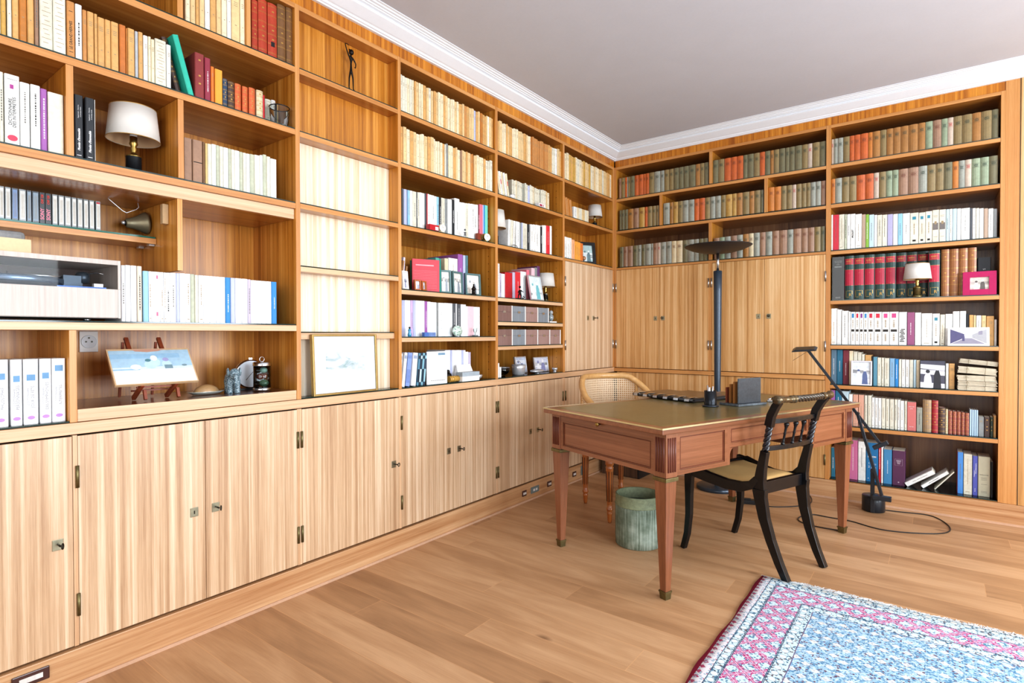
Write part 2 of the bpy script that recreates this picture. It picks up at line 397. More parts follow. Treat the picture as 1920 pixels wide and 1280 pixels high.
for x, za, zb in ((-3.998, 1.783, 2.0845), (-3.651, 1.783, 2.0845), (-3.65, 2.397, ZT), (-3.379, 2.397, ZT), (-3.997, .8866, 1.1975)):
    MB().box(x, x+(.018 if x == -3.379 else .021), .001, .37, za+(.0005 if za > 2 else 0), zb, 0, 1).build('divider', [V_UP, V_EDZ], b1, bevel=.001)
MB().box(-3.9755, -3.1575, .003, .369, .887, .9295, 0, 0, 1).build('raised_tray', [V_EDP, M_DARKW], b1, bevel=.0015)
g_ = MB().box(X0, -3.998, .003, .369, .8865, .892, 0, 1).build('glass_sheet', [M_GLASS, M_GEDGE], b1)
b2 = bookcase('L', -3.135, -2.549, .886, [2.391, 2.106, 1.780, 1.493], .44, 'narrow bookcase section with empty shelves above the framed print', back_d=.08, right=.021)
MB().box(-3.1345, -2.5495, .074, .0798, .8872, 2.082).build('inner_panel', V_PALE, b2)
shelf(b2, 'L', -3.135, -2.549, 1.190, .035, .08, .03)
b3 = bookcase('L', -2.528, -1.712, .886, [2.391, 2.110, 1.777, 1.425, 1.164], .44, 'wide bookcase section with red and teal binders on its fourth shelf', right=.024)
b4 = bookcase('L', -1.688, -.877, .886, [2.391, 2.110, 1.777, 1.425, 1.265, 1.101], .44, 'bookcase section holding two rows of grey boxes', right=.026)
b5 = bookcase('L', -.851, -.036, 1.757, [2.391, 2.110], .28, 'corner bookcase section above the pale double doors', right=.036)
shelf(b5, 'L', -.851, -.036, 1.777, 0, .28, .02)
for bb, xx in ((b3, -1.7125), (b4, -.8775)):
    m = MB()
    for d in (.06, .36):
        for k in range(34):
            z = .95+k*.05
            m.tube([(xx, d, z), (xx-.0006, d, z)], .003, 6)
    m.build('pin_holes', M_KEY, bb)
def worktop(name, wall, x0, x1, z0, z1, d0, d1, label):
    o = MB().box(x0, x1, d0, d1, z0, z1, 0, 1).build(name, [V_SH, V_EDP if wall == 'L' else V_ED], None, bevel=.0015); o.rotation_euler = (0, 0, WR[wall]); return tag(o, label, 'worktop')
w1 = worktop('worktop', 'L', -5.6, -.0005, .846, .8855, -.002, .45, 'long wooden worktop ledge running over all the low cupboards of the shelf wall')
for a, b_ in ((-3.134, -2.55), (-2.527, -1.713), (-1.687, -.878)):
    MB().box(a, b_, .004, .073 if a < -3 else .43, .8858, .8915, 0, 1).build('glass_sheet', [M_GLASS, M_GEDGE], w1)
w2 = worktop('worktop', 'B', .0005, 1.676, .850, .881, -.016, .38, 'wooden ledge between the upper and lower doors behind the desk')
CL = 'low cupboard with '
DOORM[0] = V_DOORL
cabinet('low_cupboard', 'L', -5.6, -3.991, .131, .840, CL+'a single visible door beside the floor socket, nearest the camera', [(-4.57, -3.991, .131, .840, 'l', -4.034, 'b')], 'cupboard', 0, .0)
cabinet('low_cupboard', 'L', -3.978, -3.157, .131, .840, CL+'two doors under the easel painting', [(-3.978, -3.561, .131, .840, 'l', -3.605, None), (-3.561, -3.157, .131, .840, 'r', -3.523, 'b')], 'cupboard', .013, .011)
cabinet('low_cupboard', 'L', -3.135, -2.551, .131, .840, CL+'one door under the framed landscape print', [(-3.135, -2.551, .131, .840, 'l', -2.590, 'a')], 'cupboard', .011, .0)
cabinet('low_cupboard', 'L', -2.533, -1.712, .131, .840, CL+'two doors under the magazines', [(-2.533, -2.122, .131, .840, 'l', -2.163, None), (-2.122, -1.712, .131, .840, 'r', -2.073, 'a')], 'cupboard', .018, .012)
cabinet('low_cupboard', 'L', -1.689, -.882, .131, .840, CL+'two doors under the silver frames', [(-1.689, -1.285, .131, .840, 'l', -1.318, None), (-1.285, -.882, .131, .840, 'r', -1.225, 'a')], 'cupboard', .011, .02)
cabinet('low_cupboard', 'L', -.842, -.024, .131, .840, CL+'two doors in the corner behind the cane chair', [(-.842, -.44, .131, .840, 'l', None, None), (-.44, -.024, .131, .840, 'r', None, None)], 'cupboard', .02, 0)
cabinet('upper_cupboard', 'L', -.846, -.036, .8895, 1.7555, 'pale double-door cupboard in the corner under the black photo frame', [(-.846, -.437, .890, 1.755, 'l', -.487, None, (.17, .12), 1.318), (-.437, -.036, .890, 1.755, 'r', -.39, 'a', (.17, .12), 1.318)], 'cupboard', .006, 0, .3)
MB().box(-.0355, -.0005, .0005, .3, .8865, 1.7565).build('stile', V_EDZ, b5)
DOORM[0] = V_FR
# --- back wall, left part
bb = wthing('bookcase', 'B', 0, 0, 0, 'open shelves of cloth-bound sets above the tall doors behind the desk', 'bookcase')
MB().box(.017, 1.677, .38, .392, 1.757, ZT).build('back_panel', veneer('veneer_shade', '#5A3620', '#7C5232', '#976C46', 'z', 26), bb)  # shade behind the books painted in as a darker veneer
MB().box(0, .017, .0, .392, .886, ZT+.022, 0, 1).build('side_panel', [V_UP, V_EDZ], bb, bevel=.001)
MB().box(1.6775, 1.707, 0, .44, .131, ZT+.022, 0, 1).build('side_panel', [V_UP, V_EDZ], bb, bevel=.0012)
MB().box(.017, 1.677, .0005, .38, ZT, ZT+.022, 0, 1).build('top_board', [V_SH, V_ED], bb, bevel=.0012)
MB().box(.0045, 1.707, .004, .03, ZT+.0225, 2.76).build('header_panel', V_HD, bb)
for z in (2.391, 2.105): shelf(bb, 'B', .017, 1.677, z, 0, .38)
shelf(bb, 'B', .017, 1.677, 1.776, 0, .38, .019)
for x, za, zb in ((.842, 2.397, ZT), (.421, 2.111, 2.368), (1.26, 2.111, 2.368), (.839, 1.782, 2.082)):
    MB().box(x, x+.025, .001, .30, za, zb, 0, 1).build('divider', [V_UP, V_EDZ], bb, bevel=.001)
cabinet('upper_cupboard', 'B', .017, .839, .885, 1.756, 'tall honey-wood double-door cupboard left of the floor lamp pole', [(.017, .421, .885, 1.755, 'l', .388, None, (.17, .12), 1.318), (.421, .839, .885, 1.755, 'r', .455, 'c', (.17, .12), 1.318)], 'cupboard', 0, .013, .4)
cabinet('upper_cupboard', 'B', .866, 1.6765, .885, 1.756, 'tall honey-wood double-door cupboard above the slate letter holder', [(.866, 1.263, .885, 1.755, 'l', 1.222, None, (.17, .12), 1.318), (1.263, 1.6765, .885, 1.755, 'r', 1.297, 'c', (.17, .12), 1.318)], 'cupboard', .014, 0, .4)
cabinet('low_cupboard', 'B', .02, .839, .134, .846, 'low double-door cupboard behind the cane chair and desk', [(.024, .421, .134, .846, 'l', None, None), (.421, .839, .134, .846, 'r', None, None)], 'cupboard', 0, .013, .38)
cabinet('low_cupboard', 'B', .866, 1.6765, .134, .846, 'low double-door cupboard behind the desk kneehole', [(.866, 1.263, .134, .846, 'l', None, None), (1.263, 1.6765, .134, .846, 'r', None, None)], 'cupboard', .014, 0, .38)
# --- back wall, tall open bookcase
b6 = wthing('bookcase', 'B', 0, 0, 0, 'tall open bookcase of eight shelves beside the thin black floor lamp', 'bookcase')
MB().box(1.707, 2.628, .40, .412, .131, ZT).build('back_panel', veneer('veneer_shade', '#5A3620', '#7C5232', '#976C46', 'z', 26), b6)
MB().box(2.628, 2.650, 0, .44, .131, ZT+.022, 0, 1).build('side_panel', [V_UP, V_EDZ], b6, bevel=.0012)
MB().box(2.6505, 2.7185, .001, .44, .131, 2.735).build('stile', V_EDZ, b6)
MB().box(1.707, 2.628, .0005, .40, ZT, ZT+.022, 0, 1).build('top_board', [V_SH, V_ED], b6, bevel=.0012)
MB().box(1.707, 2.6500, .004, .03, ZT+.0225, 2.76).build('header_panel', V_HD, b6)
for z in (2.391, 2.108, 1.774, 1.419, 1.099, .815, .523): shelf(b6, 'B', 1.7075, 2.6275, z, 0, .40, .025)
MB().box(1.7075, 2.6275, 0, .40, .1312, .1345, 0).build('bottom_board', V_SH, b6)
MB().box(1.709, 2.626, .003, .398, .1348, .1405, 0, 1).build('glass_sheet', [M_GLASS, M_GEDGE], b6)
# sockets
def socket(name, wall, s, z, w, h, label, mat, holes=2, switch=False):
    o = MB().box(-w/2, w/2, -.006, 0, -h/2, h/2).build(name, mat, None, wloc(wall, s, -.0125, z), WR[wall], bevel=.003); tag(o, label, 'socket')
    for k in range(holes):
        x = (k-(holes-1)/2)*w/max(holes, 1)*.62
        MB().box(x-.010, x+.010, -.0075, -.0058, -.008, .008).build('contact', plain('contact_pad', '#E0DCD8' if 'brown' in label else '#B8C4C0', .4), o)
    return o
BRP = plain('brown_bakelite', '#4A2A24', .3, coat=.3)
socket('wall_socket', 'L', -4.11, .085, .095, .042, 'brown socket plate on the plinth nearest the camera', BRP, 3)
socket('wall_socket', 'L', -1.413, .066, .05, .04, 'small brown socket plate, first along the plinth before the desk leg', BRP, 2)
socket('wall_socket', 'L', -1.283, .066, .10, .045, 'grey double vent-like socket on the plinth', plain('grey_plastic', '#6E7C7C', .4), 2)
socket('wall_socket', 'L', -1.093, .066, .055, .04, 'brown two-pin socket plate on the plinth just before the desk leg', BRP, 2)
socket('wall_socket', 'L', -.73, .066, .055, .04, 'brown socket plate on the plinth behind the near desk leg', BRP, 2)
socket('wall_socket', 'L', -.60, .072, .05, .075, 'grey square socket on the plinth under the desk', plain('grey_plastic', '#6E7C7C', .4), 1)
so = tag(MB().box(-.031, .031, -.008, 0, -.041, .041).build('wall_socket', M_WHITE, None, wloc('L', -3.838, .3698, 1.155), WR['L'], bevel=.002), 'white square mains socket above the easel painting', 'socket')
m = MB(); m.lathe([(.0, .0), (.024, .0), (.026, -.0035), (.026, -.0001)], 20); fo = m.build('face', plain('socket_face', '#D8DADC', .5, var=0), so); fo.rotation_euler = (-PI/2, 0, 0); fo.location = (0, -.0085, 0)
m = MB()
for x, z in ((-.0095, 0), (.0095, 0), (0, .015)): m.box(x-.003, x+.003, -.0098, -.0086, z-.003, z+.003)
m.build('contact', M_KEY, so)
ROWS=[
('a1','L',2.397,'paperback',0.16,'-3.6144,0.0184,0.205,C,p,0,0.015;-3.5948,0.0187,0.209,c,p,0,0.015;-3.575,0.0129,0.213,t,p,0,0.015;-3.5609,0.0191,0.205,c,p,0,0.015;-3.5405,0.02,0.209,w,p,0,0.015;-3.5193,0.0226,0.213,t,p,0,0.015;-3.4954,0.0192,0.205,c,p,0,0.015;-3.4749,0.0212,0.209,C,p,0,0.015;-3.4524,0.0169,0.213,w,p,0,0.015;-3.4342,0.0344,0.205,c,p,0,0.015;-3.3984,0.021,0.209,C,p,0,0.015'),
('a1','L',2.397,'leather_volume',0.17,'-3.3463,0.026,0.215,R,l,0,0.02;-3.3179,0.0399,0.235,R,l,0,0.02;-3.2746,0.0426,0.235,R,L,0,0.02;-3.2295,0.0397,0.25,n,l,0,0.02;-3.1872,0.0315,0.255,n,l,0,0.02'),
('a2','L',2.116,'paperback',0.155,'-4.177,0.0084,0.215,t,p,0,0.015;-4.1678,0.0077,0.215,y,p,0,0.015;-4.1589,0.0013,0.2,w,p,0,0.015;-4.1569,0.0131,0.22,y,p,0,0.015;-4.1416,0.0114,0.22,W,p,0,0.015;-4.1291,0.0162,0.225,t,p,0,0.015;-4.112,0.0188,0.23,T,p,0,0.015;-4.0923,0.0174,0.225,t,p,0,0.015;-4.0739,0.0106,0.205,q,v,0,0.015;-4.0613,0.0346,0.225,W,h,0,0.015;-4.0261,0.0343,0.222,W,h,0,0.015;-3.9891,0.022,0.188,A,LE GRAND HERMES,0,0.015;-3.9654,0.0187,0.188,w,v,0,0.015;-3.9454,0.0123,0.177,A,p,0,0.015;-3.9319,0.0192,0.178,t,p,0,0.015;-3.9116,0.009,0.178,t,p,0,0.015;-3.9018,0.0208,0.172,t,p,0,0.015;-3.8803,0.0173,0.173,t,p,0,0.015;-3.8622,0.0231,0.174,t,p,0,0.015;-3.8366,0.0199,0.175,o2,,0,0.015'),
('a2','L',2.116,'paperback',0.155,'-3.8164,0.0047,0.169,T,p,0,0.015;-3.8105,0.0217,0.173,t,p,0,0.015;-3.7878,0.0101,0.171,S,,0,0.015;-3.7765,0.0146,0.174,t,p,0,0.015;-3.7606,0.0151,0.168,w,p,0,0.015;-3.7444,0.0087,0.17,C,p,0,0.015;-3.735,0.0118,0.164,C,p,0,0.015;-3.7218,0.0378,0.173,W,h,0,0.015;-3.6827,0.0155,0.166,w,p,0,0.015'),
('a2','L',2.116,'book',0.165,'-3.5806,0.035,0.178,m2,l,0,0.015;-3.5434,0.0227,0.172,m3,v,0,0.015;-3.5194,0.013,0.145,o,p,0,0.015;-3.5037,0.0303,0.142,y2,,0,0.015'),
('a2','L',2.116,'leather_volume',0.12,'-3.4734,0.0191,0.113,B,l,0,0.015;-3.4524,0.0267,0.11,n2,l,0,0.015;-3.4237,0.0256,0.111,o3,l,0,0.015;-3.3922,0.0232,0.11,o3,l,0,0.015;-3.3639,0.0267,0.115,o3,l,0,0.015;-3.3308,0.029,0.116,c2,l,0,0.015;-3.3004,0.0063,0.103,r,,0,0.015;-3.244,0.028,0.128,W,p,0,0.1;-3.2145,0.0202,0.133,w,p,0,0.1;-3.1917,0.0115,0.123,t,,0,0.1'),
('a3','L',1.783,'book',0.16,'-4.1867,0.012,0.235,W,v,0,0.02;-4.1735,0.0112,0.235,w,v,0,0.02;-4.1615,0.01,0.221,W,v,0,0.02;-4.149,0.0366,0.221,w,DICT,0,0.02;-4.1114,0.024,0.207,w,v,0,0.02;-4.0852,0.0248,0.209,w,v,0,0.02;-4.0596,0.0166,0.204,p,v,0,0.02;-4.0412,0.0426,0.2,W,,0,0.02'),
('a3','L',1.783,'book',0.15,'-3.9702,0.0256,0.216,k,PLOMB,0,0.02;-3.9392,0.0264,0.216,k,PLOMB,0,0.02;-3.9124,0.0019,0.215,w,,0,0.02'),
('a3b','L',1.783,'book',0.16,'-3.6225,0.0308,0.167,q,tie,0,0.02;-3.5897,0.0377,0.168,q,tie,0,0.02;-3.551,0.0078,0.168,n,,0,0.02'),
('a3b','L',1.783,'paperback',0.16,'-3.5415,0.0087,0.165,y3,,0,0.02;-3.5324,0.0163,0.166,W,,0,0.02;-3.5158,0.0173,0.169,w,,0,0.02;-3.4982,0.0126,0.169,i2,,0,0.02;-3.4854,0.0159,0.168,W,,0,0.02;-3.4693,0.0203,0.168,w,,0,0.02;-3.4488,0.011,0.168,i2,,0,0.02;-3.4375,0.0149,0.168,W,,0,0.02;-3.4224,0.02,0.168,w,,0,0.02;-3.4021,0.0134,0.167,i2,,0,0.02;-3.3885,0.0152,0.167,W,,0,0.02;-3.3731,0.0156,0.167,w,,0,0.02;-3.3572,0.0186,0.169,i2,,0,0.02;-3.3384,0.0248,0.171,W,,0,0.02;-3.3134,0.0135,0.176,w,,0,0.02;-3.2996,0.0164,0.182,i2,,0,0.02;-3.283,0.0175,0.178,W,,0,0.02;-3.2652,0.0283,0.173,w,,0,0.02'),
('cass','L',1.577,'cassette_tape',0.07,'-4.1443,0.0135,0.109,w2,,0,0.21;-4.1296,0.0139,0.109,w2,,0,0.21;-4.114,0.0156,0.109,w2,lid,0,0.21;-4.0968,0.0175,0.109,b3,lid,0,0.21;-4.0777,0.0195,0.109,w2,lid,0,0.21;-4.0569,0.0135,0.109,k2,lid,0,0.21;-4.042,0.0192,0.109,k2,lid,0,0.21;-4.0218,0.0156,0.109,k,SONY,0,0.21;-4.0057,0.0177,0.109,k,SONY,0,0.21;-3.9862,0.0161,0.109,w2,lid,0,0.21;-3.9682,0.0171,0.109,w2,lid,0,0.21;-3.95,0.0191,0.109,w2,lid,0,0.21;-3.9293,0.0151,0.109,w2,lid,0,0.21;-3.9124,0.017,0.109,w2,lid,0,0.21;-3.8937,0.016,0.109,w2,lid,0,0.21;-3.8759,0.0164,0.109,w2,lid,0,0.21;-3.8558,0.0159,0.109,w2,lidr,0,0.21'),
('nb','L',1.23,'book',0.17,'-3.8369,0.0125,0.202,w3,v,0,0.02;-3.8236,0.016,0.204,w3,,0,0.02;-3.8067,0.0188,0.204,w3,,0,0.02;-3.7862,0.0156,0.204,c3,v,0,0.02'),
('nb','L',1.23,'book',0.17,'-3.7672,0.0183,0.188,s,,0,0.02;-3.7487,0.0098,0.188,w3,f,0,0.02;-3.7385,0.029,0.188,w3,m,0,0.02;-3.7094,0.0116,0.188,w3,f,0,0.02;-3.6974,0.008,0.188,w3,f,0,0.02;-3.6891,0.0138,0.188,w3,v,0,0.02;-3.6749,0.021,0.189,w3,v,0,0.02;-3.6535,0.0121,0.189,l,,0,0.02;-3.6412,0.0217,0.19,w3,,0,0.02;-3.6193,0.0179,0.19,w3,f,0,0.02;-3.6011,0.0151,0.19,i2,,0,0.02;-3.5856,0.0133,0.188,W,,0,0.02;-3.5719,0.0194,0.188,w3,f,0,0.02;-3.5521,0.0234,0.188,w3,,0,0.02;-3.5285,0.0259,0.188,w3,,0,0.02;-3.5022,0.0141,0.188,w3,,0,0.02;-3.4879,0.0216,0.188,w3,,0,0.02;-3.4658,0.0209,0.188,b,v,0,0.02;-3.4445,0.0194,0.188,l,,0,0.02;-3.4246,0.0269,0.188,w3,,0,0.02;-3.3972,0.0256,0.188,w3,,0,0.02;-3.3712,0.0128,0.187,l2,v,0,0.02;-3.3581,0.0265,0.185,w3,,0,0.02;-3.3314,0.0212,0.185,w3,,0,0.02;-3.31,0.0212,0.185,w3,,0,0.02;-3.2883,0.0235,0.185,w3,,0,0.02;-3.2643,0.0246,0.185,b,v,0,0.02'),
('vol','L',0.892,'reference_volume',0.14,'-4.2017,0.0172,0.213,w3,V0,0,0.03;-4.1836,0.0371,0.212,w3,V1,0,0.03;-4.1408,0.0283,0.211,w3,V2,0,0.03;-4.1095,0.0376,0.211,w3,V3,0,0.03;-4.068,0.0302,0.211,w3,V4,0,0.03;-4.036,0.0367,0.211,w3,V5,0,0.03'),
('c1','L',2.397,'paperback',0.15,'-2.5182,0.0147,0.199,W,p,0,0.0138;-2.5029,0.0187,0.197,W,p,0,0.0143;-2.4836,0.0164,0.195,W,p,0,0.0155;-2.4666,0.0195,0.198,C,p,0,0.0174;-2.4466,0.0197,0.199,W,p,0,0.0176;-2.4262,0.0124,0.201,C,p,0,0.0179;-2.4132,0.0117,0.199,t,p,0,0.013;-2.4009,0.0225,0.201,c,p,0,0.0178;-2.3778,0.0149,0.202,C,p,0,0.0154;-2.3623,0.0146,0.2,C,p,0,0.0133;-2.347,0.0246,0.201,t,p,0,0.0154;-2.3219,0.0177,0.194,c,p,0,0.0124;-2.3035,0.0225,0.201,W,p,0,0.0179;-2.2804,0.0178,0.192,c,p,0,0.0168;-2.2621,0.0199,0.196,t,p,0,0.0129;-2.2415,0.0135,0.195,c,p,0,0.0166;-2.2274,0.0199,0.201,C,p,0,0.0123;-2.207,0.0229,0.198,C,p,0,0.0123;-2.1834,0.0184,0.2,t,p,0,0.014;-2.1644,0.0213,0.202,c,p,0,0.0179;-2.1426,0.0203,0.197,C,p,0,0.018;-2.1217,0.0124,0.195,C,p,0,0.0125;-2.1087,0.0215,0.198,C,p,0,0.0122;-2.0866,0.0193,0.193,c,p,0,0.0144;-2.0667,0.0155,0.198,C,p,0,0.0129;-2.0506,0.012,0.192,c,p,0,0.0172;-2.038,0.0229,0.195,t,p,0,0.0178;-2.0146,0.0177,0.202,c,p,0,0.0143;-1.9962,0.021,0.197,A,p,0,0.0151;-1.9747,0.0231,0.199,t,p,0,0.0156;-1.951,0.0209,0.198,c,p,0,0.0157;-1.9295,0.0236,0.202,c,p,0,0.015;-1.9053,0.0167,0.196,l,p,0,0.0163;-1.888,0.022,0.194,t,p,0,0.0138;-1.8653,0.0174,0.203,c,p,0,0.0151;-1.8474,0.0238,0.198,T,p,0,0.0121;-1.823,0.0231,0.196,t,p,0,0.0155;-1.7993,0.0128,0.191,t,p,0,0.0157;-1.7859,0.0133,0.199,c,p,0,0.0124;-1.772,0.0144,0.199,w,p,0,0.0148;-1.757,0.0242,0.199,c,p,0,0.0141;-1.7322,0.0173,0.199,t,p,0,0.0164'),
('c2','L',2.116,'paperback',0.15,'-2.5197,0.0215,0.2,t,p,0,0.0178;-2.4976,0.0232,0.203,c,p,0,0.0138;-2.4738,0.0239,0.196,C,p,0,0.013;-2.4493,0.026,0.194,t,p,0,0.0124;-2.4226,0.0232,0.196,c,p,0,0.0156;-2.3988,0.0258,0.192,C,p,0,0.0161;-2.3725,0.013,0.196,C,p,0,0.0139;-2.3589,0.0193,0.202,C,p,0,0.0149;-2.339,0.0261,0.196,c,p,0,0.0149;-2.3123,0.0219,0.2,t,p,0,0.0123;-2.2899,0.0255,0.204,c,p,0,0.0121;-2.2638,0.0142,0.201,C,p,0,0.0171;-2.249,0.0193,0.192,C,p,0,0.0167;-2.2291,0.0161,0.196,C,p,0,0.0155;-2.2123,0.0204,0.192,C,p,0,0.0123;-2.1914,0.0208,0.194,t,p,0,0.0177;-2.17,0.0128,0.194,W,p,0,0.0165;-2.1566,0.0157,0.203,g,p,0,0.0177;-2.1403,0.0166,0.196,C,p,0,0.0141;-2.1231,0.0257,0.198,C,p,0,0.0167;-2.0968,0.0235,0.193,t,p,0,0.0165;-2.0727,0.0149,0.202,c,p,0,0.0172;-2.0572,0.024,0.192,C,p,0,0.0177;-2.0326,0.0146,0.193,q,p,0,0.014;-2.0174,0.0214,0.199,c,p,0,0.0175;-1.9954,0.0144,0.196,c,p,0,0.0175;-1.9803,0.0126,0.199,t,p,0,0.0139;-1.9671,0.025,0.196,c,p,0,0.0131;-1.9414,0.0156,0.193,A,p,0,0.0129;-1.9252,0.0157,0.2,T,p,0,0.018;-1.9089,0.0266,0.194,c,p,0,0.0123;-1.8817,0.025,0.204,C,p,0,0.0152;-1.8561,0.0167,0.197,C,p,0,0.0134;-1.8387,0.0263,0.199,C,p,0,0.017;-1.8118,0.0203,0.197,t,p,0,0.0145;-1.7909,0.0223,0.193,W,p,0,0.0175;-1.768,0.0155,0.192,W,p,0,0.015;-1.7519,0.026,0.202,W,p,0,0.0128'),
('c3','L',1.783,'book',0.14,'-2.476,0.0141,0.209,G,,0,0.052;-2.4615,0.0237,0.209,l,,0,0.052;-2.4374,0.004,0.209,b3,,0,0.052;-2.433,0.0176,0.209,s,f,0,0.052;-2.415,0.0202,0.21,w,,0,0.052;-2.3943,0.0287,0.21,W,v,0,0.052;-2.3652,0.007,0.211,G,v,0,0.052;-2.3578,0.0154,0.212,W,v,0,0.052;-2.342,0.0409,0.214,w,,0,0.052;-2.3007,0.0154,0.217,G,,0,0.052;-2.2848,0.0069,0.218,r,,0,0.052;-2.2775,0.0151,0.218,w,v,0,0.052;-2.2619,0.017,0.217,w,,0,0.052;-2.2445,0.022,0.217,w,v,0,0.052;-2.2221,0.02,0.216,w,,0,0.052;-2.2016,0.018,0.216,s,v,0,0.052;-2.1832,0.019,0.216,k,v,0,0.052;-2.1637,0.0307,0.218,W,v,0,0.052;-2.1325,0.0232,0.219,g,v,0,0.052;-2.1089,0.0377,0.221,w,,0,0.052;-2.0707,0.0225,0.225,k,v,0,0.052;-2.0478,0.0451,0.238,w,v,0,0.052;-2.0021,0.0247,0.222,w,sqr,0,0.052;-1.977,0.03,0.224,w,,0,0.052;-1.9465,0.0253,0.226,W,v,0,0.052;-1.9207,0.0282,0.229,w,,0,0.052;-1.892,0.0311,0.232,w,v,0,0.052;-1.8603,0.0152,0.233,w,v,0,0.052;-1.8446,0.0196,0.235,w,,0,0.052;-1.8245,0.0128,0.239,m,v,0,0.052;-1.8112,0.0312,0.244,P,,0,0.052;-1.7794,0.0103,0.245,l,,0,0.052;-1.7686,0.012,0.246,b,,0,0.052;-1.756,0.0292,0.248,e2,,0,0.052'),
('c4','L',1.431,'book',0.27,'-2.1093,0.0315,0.215,C,,0,0.078;-2.075,0.0817,0.223,w,f,0,0.078;-1.9889,0.0438,0.255,p,v,0,0.078;-1.9415,0.0223,0.253,l,,0,0.078;-1.9162,0.0215,0.255,e3,v,0,0.078'),
('c5','L',1.17,'book',0.15,'-2.4812,0.0244,0.203,l,,0,0.052;-2.4565,0.0416,0.204,w3,,0,0.052;-2.4141,0.0191,0.205,p2,v,0,0.052;-2.3942,0.0197,0.206,l,,0,0.052;-2.3741,0.0286,0.206,w3,,0,0.052;-2.3451,0.041,0.206,w3,,0,0.052;-2.3032,0.0206,0.205,p,v,0,0.052;-2.2822,0.0269,0.204,w3,,0,0.052;-2.2549,0.0482,0.202,w3,,0,0.052;-2.2062,0.0144,0.201,g,v,0,0.052;-2.191,0.0492,0.201,w3,v,0,0.052;-2.1408,0.0386,0.202,w3,,0,0.052;-2.1017,0.0327,0.202,w3,,0,0.052;-2.0686,0.0283,0.202,G,v,0,0.052;-2.0393,0.0092,0.202,w3,,0,0.052;-2.0291,0.0353,0.201,G,v,0,0.052;-1.9933,0.0484,0.2,w3,,0,0.052;-1.9444,0.0172,0.19,w3,,0,0.052;-1.9261,0.0572,0.19,P2,,0,0.052;-1.8684,0.0587,0.189,w3,,0,0.052'),
('c6','L',0.892,'magazine',0.16,'-2.0855,0.018,0.193,w3,,0,0.1;-2.067,0.0143,0.193,w3,,0,0.1;-2.0522,0.014,0.193,w3,,0,0.1;-2.0373,0.015,0.192,l,,0,0.1;-2.0218,0.0166,0.192,w3,,0,0.1;-2.0047,0.0167,0.191,w3,,0,0.1;-1.987,0.0179,0.191,w3,,0,0.1;-1.9681,0.0175,0.191,w3,,0,0.1;-1.9501,0.0161,0.19,w3,,0,0.1;-1.933,0.0178,0.19,l,,0,0.1;-1.9147,0.0184,0.189,w3,,0,0.1;-1.8957,0.0254,0.178,w3,,0,0.1;-1.8693,0.0241,0.175,l2,,0,0.1'),
('d1','L',2.397,'paperback',0.15,'-1.6693,0.0188,0.201,t,p,0,0.0124;-1.6499,0.0311,0.21,c,p,0,0.0149;-1.6181,0.0171,0.201,C,p,0,0.0177;-1.6004,0.0268,0.206,C,p,0,0.0164;-1.573,0.0164,0.21,t,p,0,0.0137;-1.556,0.0191,0.203,c,p,0,0.0173;-1.5363,0.0318,0.201,t,p,0,0.0166;-1.5039,0.0185,0.2,C,p,0,0.0161;-1.4848,0.0258,0.207,C,p,0,0.0177;-1.4584,0.0227,0.209,C,p,0,0.015;-1.4351,0.0226,0.201,c,p,0,0.0129;-1.412,0.0233,0.205,c,p,0,0.0151;-1.3881,0.0182,0.2,c,p,0,0.0174;-1.3693,0.0289,0.205,t,p,0,0.0162;-1.3397,0.0165,0.202,c,p,0,0.0135;-1.3226,0.0189,0.199,C,p,0,0.0141;-1.3031,0.0153,0.202,C,p,0,0.0145;-1.2872,0.0195,0.204,T,p,0,0.017;-1.2671,0.0218,0.21,A,p,0,0.0131;-1.2447,0.0301,0.204,A,p,0,0.013;-1.214,0.0213,0.207,A,p,0,0.0178;-1.192,0.0169,0.201,A,p,0,0.0166;-1.1745,0.0193,0.203,A,p,0,0.0121;-1.1546,0.0316,0.208,A,p,0,0.0141;-1.1224,0.016,0.201,T,p,0,0.0146;-1.1058,0.0254,0.202,A,p,0,0.0145;-1.0798,0.0213,0.204,A,p,0,0.0145;-1.0578,0.0261,0.206,t,p,0,0.0137;-1.0312,0.0207,0.2,t,p,0,0.0125;-1.0099,0.0266,0.2,W,p,0,0.0151;-0.9827,0.0233,0.203,W,p,0,0.0168;-0.9588,0.0259,0.205,w,p,0,0.0162;-0.9323,0.0301,0.211,c,p,0,0.0124;-0.9016,0.0247,0.199,t,p,0,0.0128'),
('d2','L',2.116,'paperback',0.15,'-1.4511,0.021,0.151,W,p,0,0.0595;-1.4295,0.0196,0.147,W,p,0,0.0567;-1.4092,0.016,0.154,C,p,0,0.0594;-1.3927,0.0273,0.151,W,p,0,0.0555;-1.3648,0.0139,0.149,W,p,0,0.0563;-1.3503,0.0216,0.149,W,p,0,0.0599;-1.328,0.0278,0.148,i,p,0,0.0603;-1.2997,0.0151,0.157,W,p,0,0.0553;-1.284,0.0224,0.151,W,p,0,0.058;-1.261,0.0234,0.146,l,p,0,0.0575;-1.237,0.0145,0.157,W,p,0,0.0557;-1.2219,0.0197,0.153,W,p,0,0.0557;-1.2016,0.0247,0.153,C,p,0,0.0604;-1.1763,0.0208,0.148,W,p,0,0.055;-1.1548,0.0251,0.147,W,p,0,0.0582;-1.1291,0.0163,0.146,W,p,0,0.0555;-1.1123,0.0175,0.152,i,p,0,0.0605;-1.0942,0.0155,0.151,W,p,0,0.0574;-1.078,0.0217,0.154,W,p,0,0.0556;-1.0557,0.0282,0.153,W,p,0,0.056;-1.027,0.023,0.153,c,p,0,0.0607;-1.0034,0.0258,0.147,C,p,0,0.0583'),
